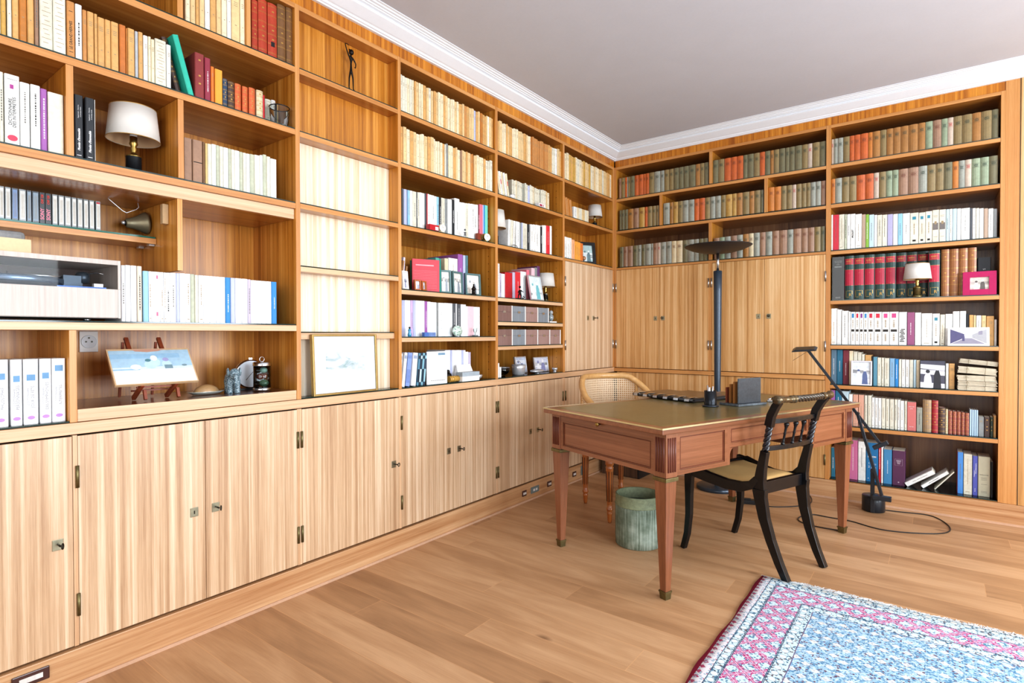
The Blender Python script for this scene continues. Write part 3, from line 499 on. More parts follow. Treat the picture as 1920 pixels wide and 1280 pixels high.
('d3','L',1.783,'book',0.14,'-1.4424,0.0429,0.189,w,v,0,0.03;-1.3976,0.0185,0.187,g,,0,0.03;-1.3771,0.0116,0.19,l,,0,0.03;-1.363,0.0529,0.19,W,f,0,0.03;-1.3062,0.0206,0.19,k,v,0,0.03;-1.2689,0.0337,0.196,w,f,0,0.03;-1.2331,0.0321,0.2,w,f,0,0.03;-1.1989,0.0284,0.203,w,v,0,0.03;-1.1678,0.0259,0.204,w,,0,0.03;-1.139,0.0212,0.198,k,v,0,0.03;-1.1149,0.0243,0.212,w,f,0,0.03;-1.0885,0.0231,0.216,w,,0,0.03;-1.0632,0.0476,0.219,r2,v,0,0.03;-1.012,0.026,0.223,w,,0,0.03'),
('d4','L',1.431,'book',0.19,'-1.572,0.0249,0.239,w3,sp,0,0.095;-1.5453,0.0149,0.175,l2,v,0,0.095;-1.528,0.0393,0.173,w3,,0,0.095;-1.4856,0.0839,0.187,r,,0,0.095;-1.3986,0.0299,0.195,l2,,0,0.095;-1.3655,0.061,0.2,r2,v,0,0.095;-1.3012,0.0686,0.209,w3,v,0,0.095;-1.2252,0.0341,0.227,P,v,0,0.095;-1.1628,0.0419,0.247,P2,,0,0.095;-1.1188,0.0291,0.254,g,v,0,0.095;-1.0869,0.0337,0.268,m4,,0,0.095'),
('e1','L',2.397,'paperback',0.15,'-0.8252,0.0292,0.205,C,p,0,0.0179;-0.7954,0.0331,0.215,C,p,0,0.0127;-0.7617,0.0332,0.209,y,p,0,0.0128;-0.7279,0.0221,0.208,t,p,0,0.0157;-0.7052,0.0193,0.206,y,p,0,0.0162;-0.6852,0.0271,0.205,y,p,0,0.013;-0.6576,0.0249,0.214,C,p,0,0.0144;-0.6321,0.0363,0.209,W,p,0,0.0156;-0.5952,0.0338,0.21,C,p,0,0.0143;-0.5608,0.0319,0.204,c,p,0,0.0164;-0.5283,0.031,0.216,y,p,0,0.0179;-0.4968,0.0331,0.212,c,p,0,0.0141;-0.463,0.0222,0.208,c,p,0,0.0161;-0.4402,0.0284,0.212,y,p,0,0.0127;-0.4112,0.0225,0.207,W,p,0,0.0142;-0.3881,0.0383,0.21,C,p,0,0.0169;-0.3491,0.0204,0.21,c,p,0,0.0122;-0.3282,0.0365,0.214,C,p,0,0.0146;-0.2911,0.0207,0.21,C,p,0,0.0133;-0.2698,0.0337,0.209,c,p,0,0.0143;-0.2355,0.0263,0.213,c,p,0,0.0126;-0.2087,0.0277,0.211,W,p,0,0.0131;-0.1804,0.037,0.212,c,p,0,0.0122;-0.1428,0.0195,0.207,c,p,0,0.0141;-0.1227,0.0204,0.212,t,p,0,0.0123;-0.1017,0.0385,0.21,t,p,0,0.0133;-0.0626,0.0299,0.207,C,p,0,0.0149'),
('e2','L',2.116,'paperback',0.12,'-0.6587,0.044,0.101,w,v,0,0.03;-0.613,0.043,0.102,C,,0,0.03;-0.5683,0.041,0.103,W,,0,0.03;-0.5264,0.0469,0.103,c,,0,0.03;-0.4786,0.0341,0.104,W,,0,0.03;-0.4426,0.0272,0.105,C,,0,0.03'),
('e3','L',1.783,'book',0.12,'-0.8006,0.0362,0.171,w,f,0,0.03;-0.7612,0.0318,0.17,w,f,0,0.03;-0.7261,0.0313,0.171,w,f,0,0.03;-0.6923,0.0452,0.163,c4,v,0,0.03;-0.6437,0.0212,0.155,y2,v,0,0.03;-0.6208,0.0231,0.155,y2,v,0,0.03;-0.5961,0.0198,0.155,y2,v,0,0.03;-0.5745,0.0217,0.155,y2,v,0,0.03;-0.5493,0.0378,0.152,o,v,0,0.03'),
('f1','B',2.397,'bound_volume',0.14,'0.0365,0.022,0.18,q,,0,0.015;0.0595,0.0353,0.18,v,,0,0.015;0.0964,0.0181,0.18,O,,0,0.015;0.1155,0.0108,0.18,i,,0,0.015;0.1278,0.0164,0.18,v,,0,0.015;0.1457,0.0427,0.18,V,,0,0.015;0.1894,0.0367,0.18,O,,0,0.015;0.2271,0.0433,0.18,O,,0,0.015;0.2715,0.0198,0.18,O,,0,0.015;0.2927,0.03,0.18,O,,0,0.015;0.3237,0.0457,0.18,v,,0,0.015;0.3703,0.0538,0.18,i,,0,0.015;0.4256,0.0342,0.18,i,,0,0.015;0.4612,0.0409,0.18,v,,0,0.015;0.503,0.0391,0.18,v,,0,0.015;0.5435,0.0428,0.18,V,,0,0.015;0.5877,0.0392,0.18,V,,0,0.015;0.6282,0.0432,0.18,V,,0,0.015;0.6723,0.0551,0.18,V,,0,0.015;0.7288,0.036,0.18,u,,0,0.015;0.7657,0.0335,0.18,v,,0,0.015;0.8005,0.0324,0.18,V,,0,0.015'),
('f1b','B',2.397,'bound_volume',0.14,'0.8658,0.0449,0.184,V,,0,0.015;0.9115,0.0468,0.184,v,,0,0.015;0.9596,0.0503,0.183,O,,0,0.015;1.0107,0.0448,0.183,O,,0,0.015;1.0563,0.0462,0.182,O,,0,0.015;1.1037,0.0314,0.182,V,,0,0.015;1.1363,0.0441,0.182,V,,0,0.015;1.1812,0.0431,0.181,v,,0,0.015;1.2251,0.0369,0.181,O,,0,0.015;1.2628,0.0365,0.181,V,,0,0.015;1.3004,0.0237,0.18,u,,0,0.015;1.3249,0.037,0.18,v,,0,0.015;1.3626,0.0406,0.18,V,,0,0.015;1.4044,0.0282,0.179,V,,0,0.015;1.4333,0.0359,0.179,V,,0,0.015;1.4699,0.048,0.179,V,,0,0.015;1.5185,0.0382,0.178,v,,0,0.015;1.5574,0.028,0.178,qr,,0,0.015;1.5861,0.0481,0.178,v,,0,0.015;1.6349,0.0383,0.177,V,,0,0.015'),
('f2','B',2.116,'bound_volume',0.14,'0.0414,0.0183,0.175,V,,0,0.015;0.0613,0.0291,0.175,V,,0,0.015;0.0914,0.0315,0.175,V,,0,0.015;0.1239,0.0531,0.174,u,,0,0.015;0.178,0.0494,0.173,q,,0,0.015;0.229,0.0538,0.173,y4,,0,0.015;0.2837,0.0251,0.172,O,,0,0.015;0.3103,0.041,0.172,v,,0,0.015;0.3523,0.0329,0.171,v,,0,0.015;0.3867,0.0245,0.171,v,,0,0.015'),
('f2b','B',2.116,'bound_volume',0.14,'0.4517,0.056,0.179,i,,0,0.015;0.5091,0.0279,0.179,u,,0,0.015;0.5384,0.042,0.178,y4,,0,0.015;0.5818,0.0393,0.178,v,,0,0.015;0.6224,0.0465,0.178,i,,0,0.015;0.6698,0.0481,0.177,i,,0,0.015;0.7188,0.0383,0.177,O,,0,0.015;0.758,0.0471,0.177,O,,0,0.015;0.806,0.0405,0.176,v,,0,0.015;0.8477,0.0409,0.176,i,,0,0.015;0.8895,0.0434,0.176,i,,0,0.015;0.9337,0.0362,0.175,v,,0,0.015;0.9707,0.0494,0.175,y4,,0,0.015;1.0209,0.0326,0.175,y4,,0,0.015;1.0543,0.0447,0.174,u,,0,0.015;1.0998,0.0493,0.174,v,,0,0.015;1.1499,0.0361,0.174,u,,0,0.015;1.1868,0.0427,0.174,v,,0,0.015;1.2307,0.0216,0.173,V,,0,0.015'),
('f2c','B',2.116,'bound_volume',0.14,'1.2862,0.0434,0.181,O2,,0,0.015;1.3304,0.0462,0.179,O2,,0,0.015;1.3778,0.0368,0.178,v,,0,0.015;1.4157,0.0375,0.177,v,,0,0.015;1.454,0.0264,0.176,qr,,0,0.015;1.4811,0.0354,0.176,v,,0,0.015;1.5172,0.0308,0.175,v,,0,0.015;1.5487,0.027,0.175,v,,0,0.015;1.5768,0.0327,0.174,i,,0,0.015;1.6102,0.0331,0.174,i,,0,0.015;1.644,0.0297,0.173,q,,0,0.015'),
('f3','B',1.783,'bound_volume',0.14,'0.0427,0.0381,0.179,V,,0,0.015;0.0818,0.0388,0.179,q,,0,0.015;0.1222,0.0491,0.18,q,,0,0.015;0.1723,0.0465,0.18,V,,0,0.015;0.2198,0.0315,0.181,i,,0,0.015;0.2528,0.0357,0.182,V,,0,0.015;0.29,0.0506,0.182,i,,0,0.015;0.3416,0.0185,0.183,i,,0,0.015;0.361,0.0386,0.183,q,,0,0.015;0.4007,0.0268,0.184,qr,,0,0.015;0.4284,0.047,0.184,i,,0,0.015;0.4764,0.0483,0.185,i,,0,0.015;0.526,0.0399,0.184,c2,,0,0.015;0.5673,0.0526,0.182,c2,,0,0.015;0.6208,0.0434,0.181,V,,0,0.015;0.6651,0.0514,0.181,i,,0,0.015;0.7178,0.0379,0.18,i,,0,0.015;0.7571,0.0367,0.18,V,,0,0.015;0.7946,0.0346,0.18,V,,0,0.015'),
('f3b','B',1.783,'bound_volume',0.14,'0.8806,0.0414,0.172,q,,0,0.015;0.9228,0.0401,0.174,E,,0,0.015;0.9642,0.0454,0.175,i,,0,0.015;1.0105,0.0469,0.177,q,,0,0.015;1.0582,0.0435,0.178,i,,0,0.015;1.1029,0.0426,0.18,u,,0,0.015;1.1466,0.0358,0.181,c2,,0,0.015;1.1832,0.0432,0.181,i,,0,0.015;1.2272,0.0415,0.18,q,,0,0.015;1.2695,0.0463,0.18,i,,0,0.015;1.3166,0.0476,0.18,q,,0,0.015;1.3649,0.0554,0.179,q,,0,0.015;1.4214,0.0401,0.179,i,,0,0.015;1.4622,0.0539,0.179,q,,0,0.015;1.5168,0.0425,0.178,q,,0,0.015;1.56,0.042,0.178,q,,0,0.015;1.6026,0.0397,0.178,v,,0,0.015;1.6431,0.028,0.178,V,,0,0.015'),
('g1','B',2.397,'bound_volume',0.14,'1.7085,0.0145,0.179,qr,,0,0.015;1.7237,0.0243,0.179,i,,0,0.015;1.749,0.0327,0.179,i,,0,0.015;1.7824,0.0389,0.179,v,,0,0.015;1.8219,0.0275,0.179,O,,0,0.015;1.8504,0.0346,0.179,O,,0,0.015;1.8859,0.0459,0.179,O,,0,0.015;1.9327,0.0256,0.179,O2,,0,0.015;1.959,0.0436,0.179,u,,0,0.015;2.0032,0.0348,0.179,v,,0,0.015;2.039,0.0371,0.179,u,,0,0.015;2.0767,0.0415,0.179,u,,0,0.015;2.1188,0.0427,0.179,u,,0,0.015;2.1623,0.0504,0.179,u,,0,0.015;2.2133,0.0388,0.179,u,,0,0.015;2.253,0.0381,0.179,E,,0,0.015;2.2919,0.0442,0.179,q,,0,0.015;2.337,0.0313,0.179,E,,0,0.015;2.3688,0.0291,0.179,qr,,0,0.015;2.3985,0.043,0.179,v,,0,0.015;2.442,0.0494,0.179,v,,0,0.015;2.4919,0.0435,0.179,u,,0,0.015;2.5362,0.0502,0.179,v,,0,0.015;2.5869,0.0313,0.179,V,,0,0.015'),
('g2','B',2.116,'bound_volume',0.14,'1.7085,0.0248,0.176,O2,,0,0.015;1.734,0.0411,0.176,i,,0,0.015;1.7758,0.0445,0.176,v,,0,0.015;1.821,0.043,0.175,v,,0,0.015;1.8649,0.051,0.175,O,,0,0.015;1.9165,0.0492,0.175,O,,0,0.015;1.9667,0.03,0.175,qr,,0,0.015;1.9973,0.0401,0.175,v,,0,0.015;2.038,0.0345,0.175,E,,0,0.015;2.0734,0.0338,0.175,E,,0,0.015;2.1081,0.0522,0.174,q,,0,0.015;2.161,0.0563,0.174,q,,0,0.015;2.2178,0.0456,0.174,i,,0,0.015;2.264,0.0444,0.174,v,,0,0.015;2.309,0.0416,0.174,v,,0,0.015;2.3513,0.0429,0.174,V,,0,0.015;2.395,0.0308,0.173,O2,,0,0.015;2.4263,0.031,0.173,i,,0,0.015;2.4581,0.032,0.173,qr,,0,0.015;2.4906,0.0417,0.173,E,,0,0.015;2.5328,0.0419,0.173,E,,0,0.015;2.5752,0.0423,0.173,V,,0,0.015'),
('g3','B',1.783,'book',0.13,'1.7085,0.0116,0.254,w,,0,0.015;1.7208,0.0357,0.251,r3,v,0,0.015;1.7572,0.0337,0.249,W,f,0,0.015;1.7919,0.0141,0.247,i2,v,0,0.015;1.8069,0.0212,0.245,w,v,0,0.015;1.8288,0.0285,0.244,w,PROUST,0,0.015;1.8579,0.0381,0.238,w,f,0,0.015;1.8966,0.0231,0.232,q2,,0,0.015;1.9204,0.0183,0.229,L,v,0,0.015;1.9396,0.0294,0.224,s2,v,0,0.015;1.9699,0.0171,0.219,w,,0,0.015;1.9879,0.0274,0.216,W,v,0,0.015;2.0163,0.0287,0.214,W,v,0,0.015;2.0459,0.0305,0.213,l3,sqs,0,0.015;2.0773,0.0276,0.211,w,sqr,0,0.015;2.1055,0.0252,0.21,s,v,0,0.015;2.1313,0.0406,0.208,w,v2,0,0.015;2.1728,0.0455,0.205,W,pic,0,0.015;2.2191,0.036,0.202,W,pic,0,0.015;2.2557,0.0356,0.205,W,pic,0,0.015;2.2919,0.0352,0.209,W,face,0,0.015;2.3279,0.0348,0.207,W,face,0,0.015;2.3633,0.0167,0.205,s2,v,0,0.015;2.3805,0.0158,0.205,w,f,0,0.015;2.3971,0.0208,0.204,s2,,0,0.015;2.4187,0.0201,0.202,w,,0,0.015;2.4394,0.0444,0.2,w,v,0,0.015;2.4845,0.0108,0.196,G,,0,0.015;2.4959,0.0165,0.194,w,v,0,0.015;2.5131,0.0164,0.192,W,,0,0.015;2.5301,0.0212,0.188,w,,0,0.015;2.552,0.0198,0.185,q2,,0,0.015;2.5726,0.0252,0.181,w,v,0,0.015;2.5983,0.0179,0.177,g,,0,0.015'),
('g4','B',1.425,'book',0.16,'1.7157,0.0756,0.307,k,PERRIN,0,0.02'),
('g4','B',1.425,'encyclopedia_volume',0.18,'1.7948,0.0546,0.31,H,E1,0,0.03;1.8514,0.06,0.309,H,E2,0,0.03;1.9133,0.0589,0.308,H,E3,0,0.03;1.9741,0.0597,0.307,H,E4,0,0.03;2.0356,0.0586,0.307,H,E5,0,0.03;2.0922,0.059,0.315,H,E6,0,0.108;2.1531,0.0573,0.314,H,E7,0,0.108;2.2125,0.0603,0.314,H,E8,0,0.108;2.2753,0.0587,0.304,H,E9,0,0.03'),
('g4','B',1.425,'leather_volume',0.17,'2.341,0.0415,0.308,N,l,0,0.048;2.3842,0.045,0.307,N,l,0,0.048;2.4309,0.0451,0.307,N,l,0,0.048;2.4776,0.0426,0.307,N,l,0,0.048'),
('g4','B',1.425,'book',0.12,'2.5257,0.0662,0.242,k,BIBLE,0,0.065'),
('g5','B',1.105,'book',0.14,'1.7085,0.0357,0.26,w,f,0,0.032;1.7456,0.0277,0.251,w,,0,0.032;1.7759,0.0389,0.241,w,v,0,0.032;1.8162,0.0141,0.234,w,,0,0.032;1.8316,0.027,0.232,w,cb,0,0.032;1.8592,0.0252,0.231,w,cr,0,0.032;1.885,0.024,0.23,w,cp,0,0.032;1.9096,0.0238,0.229,w,cb,0,0.032;1.9341,0.0365,0.229,w,cr,0,0.032;1.9712,0.0447,0.228,w,cr,0,0.032;2.0166,0.0435,0.227,w,cP,0,0.032;2.0607,0.0504,0.227,w,cP,0,0.032;2.1129,0.0452,0.224,w,bk,0,0.032;2.1602,0.0399,0.221,p3,v,0,0.032;2.2018,0.0342,0.218,w,,0,0.032;2.2377,0.0573,0.212,w,f,0,0.032;2.2967,0.0382,0.209,w,pic,0,0.032;2.3365,0.0255,0.202,W,f,0,0.032;2.3637,0.0368,0.205,w,,0,0.032;2.4021,0.0342,0.221,w,,0,0.032;2.4379,0.0316,0.222,w,,0,0.032;2.4711,0.012,0.204,k,,0,0.032;2.4847,0.0204,0.196,t,,0,0.032;2.5061,0.0118,0.194,c,,0,0.032;2.5195,0.0248,0.192,w,v,0,0.032;2.5459,0.0218,0.191,c,p,0,0.032;2.5692,0.0374,0.187,t,p,0,0.032;2.6081,0.0119,0.165,w,,0,0.032'),
('g6','B',0.821,'book',0.14,'1.7085,0.0354,0.246,b4,v,0,0.045;1.7456,0.0361,0.246,b5,v,0,0.045;1.7834,0.0364,0.244,m,v,0,0.045;1.8214,0.0246,0.24,C,,0,0.045;1.8476,0.0244,0.236,W,,0,0.045;1.8736,0.0226,0.231,W,,0,0.045;1.8977,0.0176,0.218,W,,0,0.045;1.9176,0.0381,0.213,t,,0,0.045;1.9572,0.0072,0.203,k,,0,0.045;1.9661,0.0235,0.2,b6,,0,0.045;1.9911,0.0218,0.196,W,f,0,0.045;2.0144,0.0161,0.195,W,f,0,0.045;2.0321,0.0285,0.193,W,f,0,0.045;2.0627,0.0283,0.192,s3,v,0,0.045;2.0925,0.0196,0.189,b,v,0,0.045;2.1136,0.015,0.187,W,,0,0.045;2.1301,0.02,0.186,w,f,0,0.045;2.1515,0.0207,0.185,w,f,0,0.045;2.1737,0.0206,0.185,W,,0,0.045;2.1958,0.0146,0.185,s2,,0,0.045;2.2118,0.0197,0.183,C,,0,0.045;2.233,0.0422,0.166,W,,0,0.045;2.2775,0.0402,0.168,W,,0,0.045;2.32,0.0452,0.169,i2,,0,0.045;2.3675,0.0157,0.166,w,,0,0.045;2.3846,0.0301,0.166,t,p,0,0.045'),
('g7','B',0.529,'book',0.14,'1.7085,0.0273,0.246,p,,0,0.035;1.7375,0.0392,0.245,b5,v,0,0.035;1.7783,0.0423,0.243,s2,v,0,0.035;1.8222,0.0229,0.224,w,f,0,0.035;1.8474,0.0308,0.223,q3,f,0,0.035;1.8808,0.0327,0.223,q3,f,0,0.035;1.9161,0.0181,0.221,W,f,0,0.035;1.9368,0.0212,0.222,W,f,0,0.035;1.9595,0.0182,0.209,w,f,0,0.035;1.9793,0.0178,0.208,w,f,0,0.035;1.9986,0.018,0.208,w,f,0,0.035;2.0182,0.0216,0.207,W,f,0,0.035;2.0419,0.0208,0.205,W,f,0,0.035;2.0649,0.0243,0.204,W,f,0,0.035;2.0916,0.0166,0.204,W,v,0,0.035;2.1096,0.0135,0.203,w,f,0,0.035;2.1246,0.0209,0.197,w,f,0,0.035;2.1476,0.0142,0.197,W,f,0,0.035;2.1633,0.049,0.192,r4,PANOF,0,0.035;2.2146,0.0318,0.159,i,v,0,0.035'),
('g7','B',0.529,'leather_volume',0.12,'2.2484,0.0465,0.214,N2,l,0,0.035;2.2969,0.0338,0.212,r5,l,0,0.035;2.333,0.0334,0.167,n2,l,0,0.035;2.3683,0.0133,0.159,c2,l,0,0.035;2.3835,0.0192,0.15,r6,l,0,0.035;2.4049,0.0204,0.148,r6,l,0,0.035;2.4272,0.0189,0.148,r6,l,0,0.035;2.4483,0.018,0.146,r6,l,0,0.035;2.4684,0.0205,0.143,r6,l,0,0.035'),
('g7','B',0.529,'book',0.11,'2.4911,0.0098,0.167,b7,,0,0.035;2.5022,0.01,0.166,b7,,0,0.035;2.5136,0.0092,0.166,b7,,0,0.035;2.5241,0.0092,0.165,b7,,0,0.035;2.5351,0.0268,0.124,g,p,0,0.035;2.5638,0.0271,0.124,n2,l,0,0.035;2.5922,0.0149,0.126,k3,l,0,0.035;2.6083,0.0132,0.138,t,,0,0.035'),
('g8','B',0.141,'book',0.15,'1.7085,0.0263,0.212,b5,v,0,0.07;1.7365,0.0378,0.27,W,,0,0.07;1.776,0.04,0.274,l,,0,0.07;1.8187,0.0558,0.28,P3,v,0,0.07;1.8768,0.0462,0.276,w,v,0,0.07;1.9253,0.0723,0.274,b8,DICOM,0,0.07;1.9998,0.0135,0.265,r,v,0,0.07;2.0148,0.0115,0.253,w,,0,0.07;2.0288,0.0484,0.238,b9,v,0,0.07;2.0797,0.0732,0.237,m5,box,0,0.07'),
('g8','B',0.141,'book',0.15,'2.4326,0.0291,0.269,b10,v,0,0.07;2.4639,0.0435,0.261,W,f,0,0.07;2.5095,0.0252,0.254,b11,ARCHI,0,0.07;2.5366,0.0602,0.254,W2,DALLOZ,0,0.07;2.5993,0.0116,0.225,k,,0,0.07'),
]
# ------------------------------------------------------------------ books
CD = {'c': ('#E2C492', 'cream'), 'C': ('#EBDCBC', 'pale cream'), 'c2': ('#D8C8A4', 'parchment'), 'c3': ('#E0D0BE', 'beige'), 'c4': ('#E8AE84', 'peach'),
 't': ('#D6A768', 'tan'), 'T': ('#BF7C36', 'toasted brown'), 'A': ('#C68C50', 'light brown'), 'w': ('#EDEDE9', 'white'), 'w2': ('#E4E6E4', 'clear-cased white'), 'w3': ('#F4F5F6', 'bright white'),
 'W': ('#DEDAC8', 'ivory'), 'W2': ('#CFCDB4', 'grey-cream'), 'y': ('#CFA656', 'straw yellow'), 'y2': ('#EDA23A', 'yellow-orange'), 'y3': ('#D8BC80', 'straw'), 'y4': ('#B8924C', 'mustard'),
 'o': ('#DC7A30', 'orange'), 'o2': ('#C27434', 'worn orange leather'), 'o3': ('#CE6236', 'orange-red'), 'O': ('#C4622A', 'orange cloth'), 'O2': ('#C47A30', 'amber cloth'),
 'r': ('#C8202E', 'red'), 'r2': ('#D8323C', 'bright red'), 'r3': ('#CC3448', 'red and white'), 'R': ('#B5442C', 'brick-red leather'), 'r4': ('#CC7470', 'salmon red'), 'r5': ('#A62C36', 'crimson leather'), 'r6': ('#9C5144', 'russet leather'),
 'm': ('#7C2C3A', 'maroon'), 'm2': ('#8A3434', 'dark red'), 'm3': ('#923044', 'raspberry'), 'm4': ('#6C3A6A', 'plum'), 'm5': ('#582C4E', 'aubergine'),
 'b': ('#2C88C8', 'vivid blue'), 'b3': ('#7690B4', 'steel blue'), 'b4': ('#5C7C92', 'slate blue'), 'b5': ('#28708E', 'petrol blue'), 'b6': ('#5E94A8', 'sea blue'), 'b7': ('#B4CCE0', 'blue-white'), 'b8': ('#2274A8', 'strong blue'), 'b9': ('#4488B4', 'mid blue'), 'b10': ('#4C8CD0', 'sky-blue spined red'), 'b11': ('#5A62B8', 'violet blue'), 'B': ('#2C4460', 'navy'),
 'k': ('#1C2026', 'black'), 'k2': ('#3E4C5C', 'smoky clear'), 'k3': ('#26382C', 'dark green'), 'g': ('#8E9292', 'grey'), 'G': ('#54585E', 'dark grey'), 'S': ('#B4B8BC', 'silver-grey'),
 'e2': ('#78D2BE', 'aqua'), 'e3': ('#58848C', 'dark teal'), 'E': ('#93A084', 'sage green cloth'), 'H': ('#24443F', 'dark green and red'), 'L': ('#8CB848', 'lime green'),
 'p': ('#A060A8', 'purple'), 'p2': ('#CDB4DC', 'pale violet'), 'p3': ('#9C587E', 'mauve'), 'P': ('#EA7A8C', 'coral pink'), 'P2': ('#EFC8D0', 'blush'), 'P3': ('#C87098', 'rose pink'),
 'l': ('#BCC2E0', 'lilac-blue'), 'l2': ('#C8BED2', 'pale lilac'), 'l3': ('#B4B0D0', 'lavender'), 's': ('#98C8E0', 'pale blue'), 's2': ('#C0D8E2', 'ice blue'), 's3': ('#86B0D0', 'soft blue'),
 'n': ('#7A5634', 'brown leather'), 'n2': ('#4E3830', 'dark brown leather'), 'N': ('#A0683C', 'chestnut leather'), 'N2': ('#A08668', 'worn calf leather'),
 'q': ('#9E7C64', 'rosy brown cloth'), 'q2': ('#B8A08C', 'taupe'), 'q3': ('#DCA890', 'salmon'), 'qr': ('#C6B4A2', 'grey-pink cloth red-titled'), 'u': ('#A8763C', 'golden brown cloth'), 'v': ('#8E7A50', 'khaki cloth'), 'V': ('#767052', 'olive-grey cloth'), 'i': ('#9C9E92', 'silvery grey cloth'), 'i2': ('#BCC0AA', 'pale sage')}
def cmat(code, kind):
    gl = kind == 'bound_volume'
    key = 'book_'+CD[code][1].replace(' ', '_')+('_glassine' if gl else '')
    if gl: return plain(key, CD[code][0], .32, coat=.6, var=.09)
    return plain(key, CD[code][0], .5 if kind != 'leather_volume' else .38, var=.10 if kind in ('leather_volume', 'paperback') else .03, coat=.15 if kind in ('encyclopedia_volume', 'leather_volume') else 0)
ORD = 'first second third fourth fifth sixth seventh eighth ninth tenth eleventh twelfth thirteenth fourteenth fifteenth sixteenth seventeenth eighteenth nineteenth twentieth'.split()
def ordn(i):
    if i < 20: return ORD[i]
    t = {2: 'twenty', 3: 'thirty', 4: 'forty'}[(i+1)//10]
    return {20: 'twentieth', 30: 'thirtieth', 40: 'fortieth'}.get(i+1) or t+'-'+ORD[(i+1) % 10-1]
PHR = {'a1': ('top shelf above the record player section', 'books on the top shelf of the first section'), 'a2': ('second shelf of the record player section', 'books on the second shelf of the first section'),
 'a3': ('shelf beside the gilt table lamp', 'books beside the gilt table lamp'), 'a3b': ('compartment right of the gilt lamp', 'ivory paperbacks right of the gilt lamp'),
 'cass': ('glass shelf with the bell', 'cassettes on the glass shelf'), 'nb': ('shelf beside the record player', 'white books beside the record player'), 'vol': ('worktop below the record player', 'reference volumes on the worktop'),
 'c1': ('top shelf over the clocks section', 'paperbacks on the third section top shelf'), 'c2': ('second shelf over the clocks section', 'paperbacks on the third section second shelf'),
 'c3': ('shelf with two small clocks', 'books behind the small clocks'), 'c4': ('shelf behind the triple photo frame', 'books behind the triple frame'), 'c5': ('shelf behind the glass paperweight', 'books behind the paperweight'), 'c6': ('worktop behind the calendar', 'thin magazines on the worktop'),
 'd1': ('top shelf above the grey boxes', 'paperbacks on the fourth section top shelf'), 'd2': ('second shelf above the grey boxes', 'paperbacks on the fourth section second shelf'), 'd3': ('third shelf above the grey boxes', 'books beside the half-hidden lamp'), 'd4': ('shelf directly over the grey boxes', 'books above the grey boxes'),
 'e1': ('top shelf in the corner section', 'paperbacks on the corner top shelf'), 'e2': ('corner shelf with the lamp', 'small paperbacks by the corner lamp'), 'e3': ('corner shelf beside black photo frame', 'books by the black photo frame'),
 'f1': ('top back shelf nearest the corner', 'bound set on the top back shelf'), 'f1b': ('top back shelf, right compartment', 'bound set in the right top compartment'), 'f2': ('second back shelf, corner compartment', 'bound set in the corner compartment'), 'f2b': ('second back shelf, middle compartment', 'bound set in the middle compartment'), 'f2c': ('second back shelf, right compartment', 'bound set in the right second compartment'), 'f3': ('third back shelf, corner side', 'bound set on the third back shelf'), 'f3b': ('shelf behind the black lamp disc', 'bound set behind the lamp disc'),
 'g1': ('top shelf of the tall bookcase', 'bound set on the tall bookcase top shelf'), 'g2': ('second shelf of the tall bookcase', 'bound set on the tall bookcase second shelf'), 'g3': ('third shelf of the tall bookcase', 'books on the tall bookcase third shelf'), 'g4': ('tall bookcase shelf with small lamp', 'volumes behind the small lamp'), 'g5': ('tall bookcase shelf with postcard', 'books behind the postcard'), 'g6': ('tall bookcase shelf with wedding photo', 'books behind the wedding photo'), 'g7': ('seventh shelf of the tall bookcase', 'books on the tall bookcase seventh shelf'), 'g8': ('lowest shelf of the tall bookcase', 'books on the lowest shelf')}
KN = {'paperback': 'paperback', 'book': 'book', 'bound_volume': 'volume', 'leather_volume': 'volume', 'cassette_tape': 'cassette case', 'magazine': 'magazine', 'encyclopedia_volume': 'encyclopedia volume', 'reference_volume': 'reference volume'}
def outline(w, bulge, inset=0.0, dep=None):
    """front outline of a spine, from one cover edge to the other"""
    n = 4; pts = []
    if bulge > .0006:
        for k in range(n+1):
            t = k/n; x = w*t; pts.append((x, -bulge*(1-(2*t-1)**2)*1.0))
        return pts
    r = min(.0028, w*.22)
    return [(0, r), (r, 0), (w-r, 0), (w, r)]
def strip(m, w, bulge, z0, z1, off=.0003, a=0.0, b=1.0, mi=0):
    P = outline(w, bulge)
    def at(t):
        x = w*t
        for (xa, ya), (xb, yb) in zip(P, P[1:]):
            if xa-1e-9 <= x <= xb+1e-9: return (x, ya+(yb-ya)*(x-xa)/max(xb-xa, 1e-9)-off)
        return (x, P[-1][1]-off)
    n = 4 if bulge > .0006 else 1
    a = max(a, .0 if bulge > .0006 else .06); b = min(b, 1 if bulge > .0006 else .94)
    pt = [at(a+(b-a)*k/n) for k in range(n+1)]
    vs = [(x, y, z0) for x, y in pt]+[(x, y, z1) for x, y in pt]
    m.add(vs, [(k, k+1, n+2+k, n+1+k) for k in range(n)], mi)
def dashes(m, w, bulge, z0, z1, rnd, cols=1, mi=0, wid=.42):
    """faint upright title printed along the spine, too small to read"""
    z = z0
    c = .5
    while z < z1:
        l = rnd.uniform(.002, .007); strip(m, w, bulge, z, min(z+l, z1), .0003, c-wid/2, c+wid/2, mi); z += l+rnd.uniform(.0015, .0035)
def lines(m, w, bulge, zs, mi=0, th=.0012, a=.2, b=.8):
    for z in zs: strip(m, w, bulge, z, z+th, .0003, a, b, mi)
ESPR = random.Random(11)
